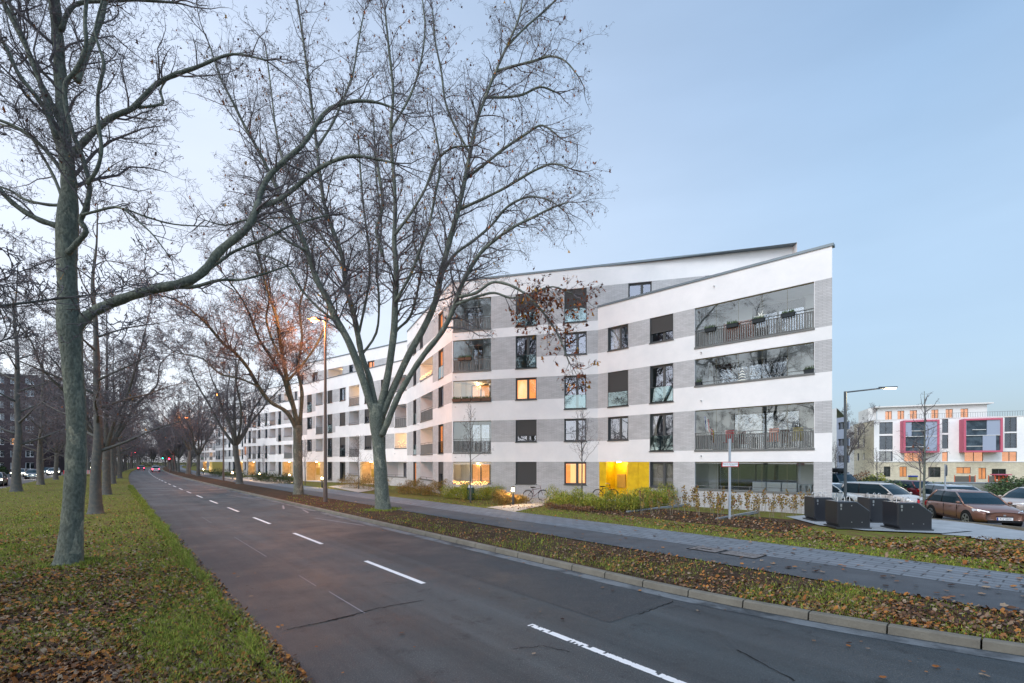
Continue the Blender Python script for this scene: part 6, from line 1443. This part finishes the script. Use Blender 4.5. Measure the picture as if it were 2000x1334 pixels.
# playhouse and fences
Z = 70
for i, (a_, b_, y0, y1, m_, nm, lb) in enumerate(((1894, 1904, 930, 952, 'wood_grey', 'fence_panel', 'grey fence panel right of the orange posts'), (1930, 1944, 930, 952, 'wood_grey', 'fence_panel', 'grey fence panel left of the pink playhouse'), (1864, 1893, 930, 945, 'wood_grey', 'fence_panel', 'wide grey fence panel left of the orange posts'), (1720, 1736, 934, 950, 'panel_bluegrey', 'shed_roof', 'sloping grey shed roof before the beige building'))):
    p = at((a_+b_)/2, y1, Z); t = thing(nm, lb, 'fence' if 'fence' in nm else 'shed', p); w_ = (b_-a_)/2*Z/F; h_ = (y1-y0)*Z/F; mb = MB()
    if 'fence' in nm:
        n = int(w_*2/.16)
        for q in range(n): mb.box(-w_+q*2*w_/n+.01, -w_+(q+1)*2*w_/n-.01, -.02, .02, -.2, h_)
    else: mb.poly([(-w_, -1, h_), (w_, -1, .5), (w_, 1, .5), (-w_, 1, h_)]); mb.poly([(-w_, -1, -.2), (w_, -1, -.2), (w_, -1, .5), (-w_, -1, h_)])
    mb.build('boards', m_, t); mb = MB()
    for q in (-w_, w_): mb.box(q-.05, q+.05, -.06, -.021, -.3, (h_ if 'fence' in nm else .6)+.15)
    mb.build('post', 'orange_fence', t)
p = at(1955, 952, Z); t = thing('playhouse', 'pink and orange wooden playhouse in the yard before the beige building', 'playhouse', p); hh = 24*Z/F; ww = 12*Z/F; mb = MB()
for q in (-ww, -ww*.35, ww*.35, ww): mb.box(q-.07, q+.07, -.07, .07, -.2, hh)
mb.box(-ww, ww, -.09, -.071, hh*.45, hh*.55); mb.build('frame', 'orange_fence', t); mb = MB(); mb.box(-ww-.1, ww+.1, -.6, .6, hh+.002, hh+.15); mb.build('roof', 'pink_frame', t); mb = MB(); mb.box(-ww*.3, ww, .1, .14, -.2, hh*.9); mb.build('back_panel', 'orange_screen', t)
p = at(1783, 945, Z); t = thing('play_tower', 'small lime green and blue play tower before the beige building', 'play tower', p); mb = MB(); mb.box(-.4, .4, -.3, .3, -.2, 1.0); mb.build('panel', 'grass_blade', t); mb = MB(); mb.box(-.45, .45, -.35, .35, 1.002, 1.2); mb.build('roof', 'plate_blue', t)

# ------------------------------------------------------------------ ground cover: blades, fallen leaves
def mesh_np(name, V, tmpl, m, smooth=False):
    """V (N, k, 3) vertices of N loose pieces; tmpl = faces as index tuples"""
    Nn, k, _ = V.shape; me = bpy.data.meshes.new(name); fl = np.concatenate([np.array(f) for f in tmpl]); cnt = np.array([len(f) for f in tmpl])
    me.vertices.add(Nn*k); me.vertices.foreach_set('co', V.astype(np.float32).ravel())
    loops = (np.arange(Nn)[:, None]*k+fl[None, :]).ravel(); me.loops.add(len(loops)); me.loops.foreach_set('vertex_index', loops.astype(np.int32))
    tot = np.tile(cnt, Nn); st = np.concatenate([[0], np.cumsum(tot)[:-1]]); me.polygons.add(len(tot)); me.polygons.foreach_set('loop_start', st.astype(np.int32)); me.polygons.foreach_set('loop_total', tot.astype(np.int32))
    me.update(calc_edges=True); me.materials.append(M[m]); o = bpy.data.objects.new(name, me); COL.objects.link(o); return o
def pts_screen(n, px0, px1, py0, py1, p0, p1, zg, mask=None, bias=1.0):
    px = rng.uniform(px0, px1, n*3); u = rng.uniform(0, 1, n*3)**bias; py = py0+(py1-py0)*u
    Z = F*(CH-zg)/(py-HOR); X = (px-1000)/F*Z; p = X*NX+Z*NY; t = X*DX+Z*DY; p = p-1.9e-4*np.maximum(0, t-40)**2
    k = (p > p0) & (p < p1)
    if mask is not None: k &= mask(X, Z, p, t)
    return X[k][:n], Z[k][:n], p[k][:n], t[k][:n]
def clump(X, Y, s1=1.3, s2=3.1): return .5+.25*np.sin(X*s1+1.7*np.sin(Y*s1*.8))+.25*np.sin(Y*s2*.7+1.3*np.cos(X*s2))
def blades(name, X, Y, z, hmin, hmax, wd, m, lab=None, lean=.35):
    n = len(X); h = rng.uniform(hmin, hmax, n)*(.6+.8*clump(X, Y)); a = rng.uniform(0, 6.283, n); ln = h*rng.uniform(.05, lean, n)*2; la = rng.uniform(0, 6.283, n); w_ = wd*rng.uniform(.6, 1.3, n)*np.maximum(1, np.hypot(X, Y)/12)
    V = np.zeros((n, 5, 3)); cx, cy = np.cos(a)*w_, np.sin(a)*w_; dx, dy = np.cos(la)*ln, np.sin(la)*ln
    V[:, 0] = np.stack([X-cx, Y-cy, np.full(n, z)], 1); V[:, 1] = np.stack([X+cx, Y+cy, np.full(n, z)], 1)
    V[:, 2] = np.stack([X+cx*.8+dx*.3, Y+cy*.8+dy*.3, z+h*.6], 1); V[:, 3] = np.stack([X-cx*.8+dx*.3, Y-cy*.8+dy*.3, z+h*.6], 1); V[:, 4] = np.stack([X+dx, Y+dy, z+h], 1)
    o = mesh_np(name, V, [(0, 1, 2, 3), (3, 2, 4)], m); return tag(o, lab, 'grass', kind='stuff')
def leaves(name, X, Y, z, smin, smax, m, lab, tilt=.5):
    n = len(X); s_ = rng.uniform(smin, smax, n); a = rng.uniform(0, 6.283, n); T = [(-.5, -.05), (-.36, .25), (-.22, .52), (.0, .50), (.28, .55), (.32, .22), (.5, -.05), (.3, -.3), (0, -.52), (-.3, -.32)]
    k = len(T); V = np.zeros((n, k, 3)); tx, ty = rng.normal(0, tilt, n), rng.normal(0, tilt, n); cu = rng.uniform(.1, .9, n)
    for i, (u, v) in enumerate(T):
        x = (u*np.cos(a)-v*np.sin(a))*s_; y = (u*np.sin(a)+v*np.cos(a))*s_; r2 = u*u+v*v
        V[:, i] = np.stack([X+x, Y+y, z+.02+np.abs(tx)*s_*.3+tx*x+ty*y*.6+cu*r2*s_*.6], 1)
    V[:, :, 2] = np.maximum(V[:, :, 2], z+.004); o = mesh_np(name, V, [tuple(range(k))], m); return tag(o, lab, 'fallen leaves', kind='stuff')
X, Y, p, t_ = pts_screen(190000, -260, 600, 935, 1440, -8, 1.5, .09, lambda X, Y, p, t: rng.uniform(0, 1, len(X)) < .12+.9*clump(X, Y, 1.1, 2.7)**1.6, bias=.75)
blades('median_grass', X, Y, .085, .035, .085, .0042, 'grass_blade', 'short green and yellowish grass tufts growing through the leaves on the median')
n = 30000; tt = 1.5+62*rng.uniform(0, 1, n)**1.7; pp = 1.50+rng.normal(0, .07, n)+.04*np.sin(tt*1.7); blades('kerb_grass', DX*tt+NX*(pp+1.9e-4*np.maximum(0, tt-40)**2), DY*tt+NY*(pp+1.9e-4*np.maximum(0, tt-40)**2), .06, .07, .15, .005, 'grass_blade', 'longer bright green grass hanging over the left road edge', .6)
X, Y, p, t_ = pts_screen(60000, -260, 600, 940, 1440, -8, 1.75, .09, lambda X, Y, p, t: rng.uniform(0, 1, len(X)) < .28+.72*clump(X+3, Y, .55, 1.9), bias=.62)
leaves('leaf_litter', X, Y, .095, .028, .068, 'leaf_litter', 'brown fallen plane leaves scattered over the median grass')
X, Y, p, t_ = pts_screen(80000, 560, 2150, 965, 1300, 8.8, 11.42, .10, lambda X, Y, p, t: (p > np.where(t < 6.4, 8.68+.027*(6.4-t)**2, 8.68)) & (rng.uniform(0, 1, len(X)) < .1+.9*clump(X, Y, 1.2, 3.3)**2))
blades('verge_grass', X, Y, .095, .03, .09, .005, 'grass_blade', 'sparse grass on the narrow dirt verge between road and cycle path')
X, Y, p, t_ = pts_screen(26000, 560, 2150, 965, 1300, 8.8, 11.5, .10, lambda X, Y, p, t: (p > np.where(t < 6.4, 8.7+.027*(6.4-t)**2, 8.7)) & (rng.uniform(0, 1, len(X)) < .2+.8*clump(X+5, Y, .9, 2.3)))
leaves('verge_leaves', X, Y, .105, .025, .07, 'leaf_litter', 'brown fallen leaves and dirt on the narrow verge')
def lawn_mask(X, Y, p, t): return ~((X > 11.2) & (Y > 13.9+.0*X) & (X < 20) & (Y > 15.8)) & (Y < 36)
X, Y, p, t_ = pts_screen(60000, 640, 2150, 975, 1140, 15.5, 22, .10, lambda X, Y, p, t: lawn_mask(X, Y, p, t) & (rng.uniform(0, 1, len(X)) < (.15+.85*clump(X, Y, .8, 2.3))*np.where((p > 18.2) & (t > 7) & (t < 19), .12, 1)))
blades('front_lawn_grass', X, Y, .098, .03, .07, .006, 'grass_blade', 'short lawn grass between the pavement and the apartment building')
X, Y, p, t_ = pts_screen(26000, 640, 2150, 975, 1140, 15.5, 22, .10, lambda X, Y, p, t: lawn_mask(X, Y, p, t) & (rng.uniform(0, 1, len(X)) < .12+.88*np.maximum(np.exp(-((p-17.4-.4*np.sin(t*.5))/.6)**2), .45*(p > 18.2))))
leaves('lawn_leaves', X, Y, .115, .035, .09, 'leaf_litter', 'drift of brown leaves along the front lawn')
X, Y, p, t_ = pts_screen(420, 600, 2100, 975, 1300, 11.5, 15.4, .12); leaves('path_leaves', X, Y, .128, .05, .13, 'leaf_litter', 'single fallen leaves lying on the cycle path and pavement', .15)
X, Y, p, t_ = pts_screen(260, 300, 2050, 960, 1334, 1.7, 8.3, 0, lambda X, Y, p, t: (p < 2.3) | (p > 7.7) | (rng.uniform(0, 1, len(X)) < .06)); leaves('road_leaves', X, Y, .006, .03, .08, 'leaf_litter', 'a few fallen leaves along the road edges', .12)

for (cx_, cy_, rad_, n_, lab_) in ((at(132, 1100, Z1)[0], Z1, .42, 1500, 'grass tufts round the foot of the nearest plane tree'), (at(748, 995, ZR)[0], ZR, .55, 1300, 'grass tufts round the foot of the forked plane tree')):
    a = rng.uniform(0, 6.283, n_); q = rad_*(.85+np.abs(rng.normal(0, .45, n_))); blades('tree_foot_grass', cx_+np.cos(a)*q, cy_+np.sin(a)*q, .09, .05, .14, .006, 'grass_blade', lab_, .5)
# ------------------------------------------------------------------ planting in front of the houses
def hedge(lab, pts_front, depth, h, n, m, leaf=.10, seed=1, name='hedge'):
    """feathery hedge following a line of ground points; leaves and thin stems"""
    r = random.Random(seed); P = [Vector(G(a, b)) for a, b in pts_front]; t = thing(name, lab, 'hedge', tuple(P[0])); mb = MB(); ms = MB(); o = P[0]
    segs = [(P[i], P[i+1]) for i in range(len(P)-1)]; tot = sum((b-a).length for a, b in segs)
    for (a, b) in segs:
        d = (b-a); L = d.length; d.normalize(); q = Vector((-d.y, d.x, 0)); 
        if q.y < 0: q = -q
        for i in range(int(n*L/tot)):
            u = r.uniform(0, L); v = r.uniform(0, depth); e = .78+.22*math.sin(u*2.1+seed)+.12*math.sin(u*5.3+v*3); zz = h*e*(r.random()**.7)*(.75+.25*min(1, v/.3)); c = a-o+d*u+q*v
            an = r.random()*6.28; l = leaf*r.uniform(.6, 1.6); wv = l*.12; dx, dy = math.cos(an), math.sin(an); k = r.uniform(.2, .8)
            mb.poly([(c.x-dy*wv, c.y+dx*wv, zz), (c.x+dy*wv, c.y-dx*wv, zz), (c.x+dx*l*k, c.y+dy*l*k, zz+l*r.uniform(.3, 1))])
        for i in range(int(L*9)):
            u = r.uniform(0, L); v = r.uniform(0, depth); c = a-o+d*u+q*v; e = h*r.uniform(.7, 1.1); ms.tube([(c.x, c.y, -.05), (c.x+r.uniform(-.1, .1), c.y+r.uniform(-.1, .1), e)], [.006, .003], 3)
    mb.build('foliage', m, t); ms.build('stems', 'stem', t); return t
hedge('feathery yellow green hedge before the yellow entrance and the window beside it', [(1062, 986), (1110, 992), (1180, 998), (1240, 1000), (1325, 984)], 1.1, 1.05, 26000, 'hedge_leaf', seed=2)
hedge('feathery green hedge below the corner loggias', [(858, 972), (905, 977), (960, 976), (990, 972)], 1.1, 1.0, 14000, 'hedge_leaf', seed=3)
hedge('rusty brown and green hedge right of the big forked tree', [(770, 964), (815, 968), (856, 971)], 1.2, 1.15, 9000, 'hedge_rust', seed=4)
hedge('brown green hedge left of the big forked tree', [(655, 953), (700, 956), (742, 960)], 1.2, 1.3, 8000, 'hedge_rust', seed=5)
hedge('low dark hedge before the second apartment block', [(486, 939), (520, 943), (562, 946)], 1.2, 1.2, 6000, 'hedge_dark', leaf=.15, seed=6)
hedge('low dark hedge before the third apartment block', [(405, 930), (440, 933), (470, 936)], 1.2, 1.3, 3500, 'hedge_dark', leaf=.18, seed=7)
hedge('dry reddish perennials around the bollard lamp', [(958, 984), (985, 987), (1036, 984)], 1.0, .75, 7000, 'hedge_rust', seed=8, name='perennial_bed')
hedge('low leafy edging plants before the yellow green hedge', [(1062, 992), (1100, 996), (1150, 1001)], .5, .32, 4000, 'leaf_litter', leaf=.08, seed=9, name='edging_plants')
hedge('low green hedge behind the left waste containers', [(1640, 1000), (1690, 1004), (1735, 1003)], .7, .75, 4500, 'hedge_rust', leaf=.08, seed=10)
# slim hornbeam saplings in rows
sap = None; rs = random.Random(5); k = 0
rows_ = [((1335, 992), (1580, 1003), 19), ((1330, 1000), (1400, 1012), 6), ((1400, 1014), (1575, 1007), 13), ((1250, 1004), (1330, 1006), 5)]
protos = []
for q in range(3):
    t = thing('hedge_sapling', 'slim sapling with sparse yellow brown leaves in the young hedge under the right loggias', 'sapling', (0, 0, 0), 0, 'slim saplings of the young hedge under the right loggias'); r = random.Random(90+q); mb = MB(); ml = MB()
    for s_ in range(3):
        x, y = r.uniform(-.08, .08), r.uniform(-.08, .08); h = r.uniform(.75, 1.15); top = (x+r.uniform(-.12, .12), y+r.uniform(-.12, .12), h); mb.tube([(x, y, -.02), ((x+top[0])/2+.02, (y+top[1])/2, h/2), top], [.007, .006, .003], 4)
        for j in range(22):
            kk = r.uniform(.35, 1); c = (x+(top[0]-x)*kk+r.uniform(-.07, .07), y+(top[1]-y)*kk+r.uniform(-.07, .07), h*kk); a = r.random()*6.28; l = r.uniform(.02, .05)
            ml.poly([(c[0]-l*math.cos(a), c[1]-l*math.sin(a), c[2]), (c[0], c[1], c[2]-l*.8), (c[0]+l*math.cos(a), c[1]+l*math.sin(a), c[2]), (c[0], c[1], c[2]+l)])
    mb.build('stem', 'stem', t); ml.build('leaves', 'hedge_rust', t); protos.append(t)
for (a, b, n) in rows_:
    for i in range(n):
        f = (i+rs.uniform(-.3, .3))/(n-1); x, y, z = G(a[0]+(b[0]-a[0])*f, a[1]+(b[1]-a[1])*f)
        src = protos[k % 3]; o = src if k < 3 else copy_tree(src); k += 1; o.location = (x, y, .1); o.rotation_euler = (0, 0, rs.uniform(0, 6)); sc2 = rs.uniform(.8, 1.2); o.scale = (sc2, sc2, sc2)
# bicycles
def bicycle(lab, px, py, rz, lean=0.08, m='black_trim'):
    x, y, z = G(px, py); t = thing('bicycle', lab, 'bicycle', (x, y, z), rz, 'bicycles parked by the entrance hedges'); t.rotation_euler = (lean, 0, rz)
    for wx in (-.52, .52):
        mb = MB(); ring = [(wx+.33*math.cos(6.2832*i/20), 0, .34+.33*math.sin(6.2832*i/20)) for i in range(21)]; mb.tube(ring, .018, 5, cap=False); w_ = mb.build('wheel', 'rubber', t)
        mb = MB()
        for q in range(9): a = q*.698; mb.tube([(wx, 0, .34), (wx+.32*math.cos(a), 0, .34+.32*math.sin(a))], .002, 3)
        mb.tube([(wx, -.04, .34), (wx, .04, .34)], .025, 6); mb.build('spokes', 'steel', w_)
        mb = MB(); mb.tube([(wx+.36*math.cos(a), 0, .34+.36*math.sin(a)) for a in (.3, .9, 1.5, 2.1, 2.7)], .02, 4); mb.build('mudguard', 'black_trim', t)
    mb = MB()
    for a, b in (((-.52, 0, .34), (-.08, 0, .3)), ((-.08, 0, .3), (-.2, 0, .82)), ((-.52, 0, .34), (-.18, 0, .74)), ((-.08, 0, .3), (.34, 0, .68)), ((-.18, 0, .72), (.32, 0, .8)), ((.52, 0, .34), (.31, 0, .9)), ((.31, 0, .9), (.28, 0, 1.02))): mb.tube([a, b], .016, 6)
    mb.build('frame', m, t)
    mb = MB(); mb.box(-.34, -.08, -.07, .07, .84, .9); mb.box(-.12, .02, -.03, .03, .85, .88); mb.build('saddle', 'black_trim', t)
    mb = MB(); mb.tube([(.1, -.3, 1.02), (.22, -.24, 1.06), (.29, 0, 1.03), (.22, .24, 1.06), (.1, .3, 1.02)], .013, 5); mb.build('handlebar', 'steel', t)
    mb = MB(); mb.box(-.72, -.36, -.06, .06, .70, .72); mb.build('carrier', 'steel', t)
bicycle('purple bicycle leaning at the dry bed right of the bollard lamp', 1045, 978, .35, .12, 'paint_red')
bicycle('dark bicycle parked against the wall left of the yellow entrance', 1085, 972, -.2)
bicycle('dark bicycle standing behind the hedge before the yellow entrance', 1182, 976, .15, .06)
bicycle('dark bicycle beside the bollard before the orange lit plane tree', 556, 943, .6)
bicycle('dark bicycle by the bollard of the third apartment block', 462, 936, 1.0)
# litter bin by the first young tree
x, y, z = G(919, 976); t = thing('litter_bin', 'small dark green litter bin at the foot of the staked young tree', 'litter bin', (x, y, z)); mb = MB(); mb.tube([(0, 0, 0), (0, 0, .05), (0, 0, .78), (0, 0, .8)], [.2, .24, .24, .2], 12); mb.build('bin_body', 'hedge_dark' if False else 'paint_green', t); mb = MB(); mb.tube([(0, 0, .802), (0, 0, .9), (0, 0, 1.0)], [.2, .17, .06], 12); mb.build('lid', 'steel', t)
# dark bushes beyond the far carriageway
for i in range(14):
    x, y, z = S(-21-1.2*(i % 3), 34+9*i, 0); shrub('dark_bush', 'dark evergreen bush beyond the far carriageway below the brick towers', (x, y, z), (4.2, 2.4, 2.4+.6*math.sin(i*1.7)), 1500, 'hedge_dark', .30, cat='bush', stems=False, group='dark bushes beyond the far carriageway', seed=i+50)

# the dense winter wood that closes the views at the street's end and behind the carriageways
def wood(name, lab, line, depth, H, n, z0=-1.0):
    seg = rng.integers(0, len(line)-1, n); f = rng.uniform(0, 1, n); A = np.array(line); P = A[seg]*(1-f[:, None])+A[seg+1]*f[:, None]
    P = P+rng.uniform(-1, 1, (n, 2))*depth; x, y = P[:, 0], P[:, 1]; env = H*(.72+.18*np.sin(x*.21+y*.13)+.12*np.sin(x*.53-y*.4)); z = z0+env*rng.uniform(0, 1, n)**.75
    L = rng.uniform(.6, 2.2, n); a = rng.uniform(0, 6.283, n); up = rng.uniform(-.2, 1.2, n); w_ = rng.uniform(.03, .09, n); V = np.zeros((n, 4, 3)); dx, dy = np.cos(a)*L, np.sin(a)*L
    V[:, 0] = np.stack([x, y, z], 1); V[:, 1] = np.stack([x-np.sin(a)*w_, y+np.cos(a)*w_, z+w_], 1); V[:, 2] = np.stack([x+dx, y+dy, z+up*L], 1); V[:, 3] = np.stack([x+np.sin(a)*w_, y-np.cos(a)*w_, z-w_], 1)
    o = mesh_np(name, V, [(0, 1, 2, 3)], 'far_twig'); tag(o, lab, 'wood', kind='stuff')
mat('far_twig', '#5c5b60', 0.95, 0.05, island=['#55545a', '#64626a', '#4c4a4c', '#6a6462', '#5a5a60'])
wood('far_wood', 'grey winter wood closing the end of the street', [S(-60, 330)[:2], S(-20, 345)[:2], S(10, 350)[:2], S(45, 350)[:2]], 9, 17, 26000)
wood('far_wood', 'grey winter wood behind the brick towers and the far carriageway', [S(-30, 60)[:2], S(-34, 140)[:2], S(-36, 230)[:2], S(-30, 330)[:2]], 8, 13, 30000)
wood('far_wood', 'low grey wood behind the beige building on the right', [(60, 135), (110, 140), (170, 130)], 8, 7, 5000, -2)
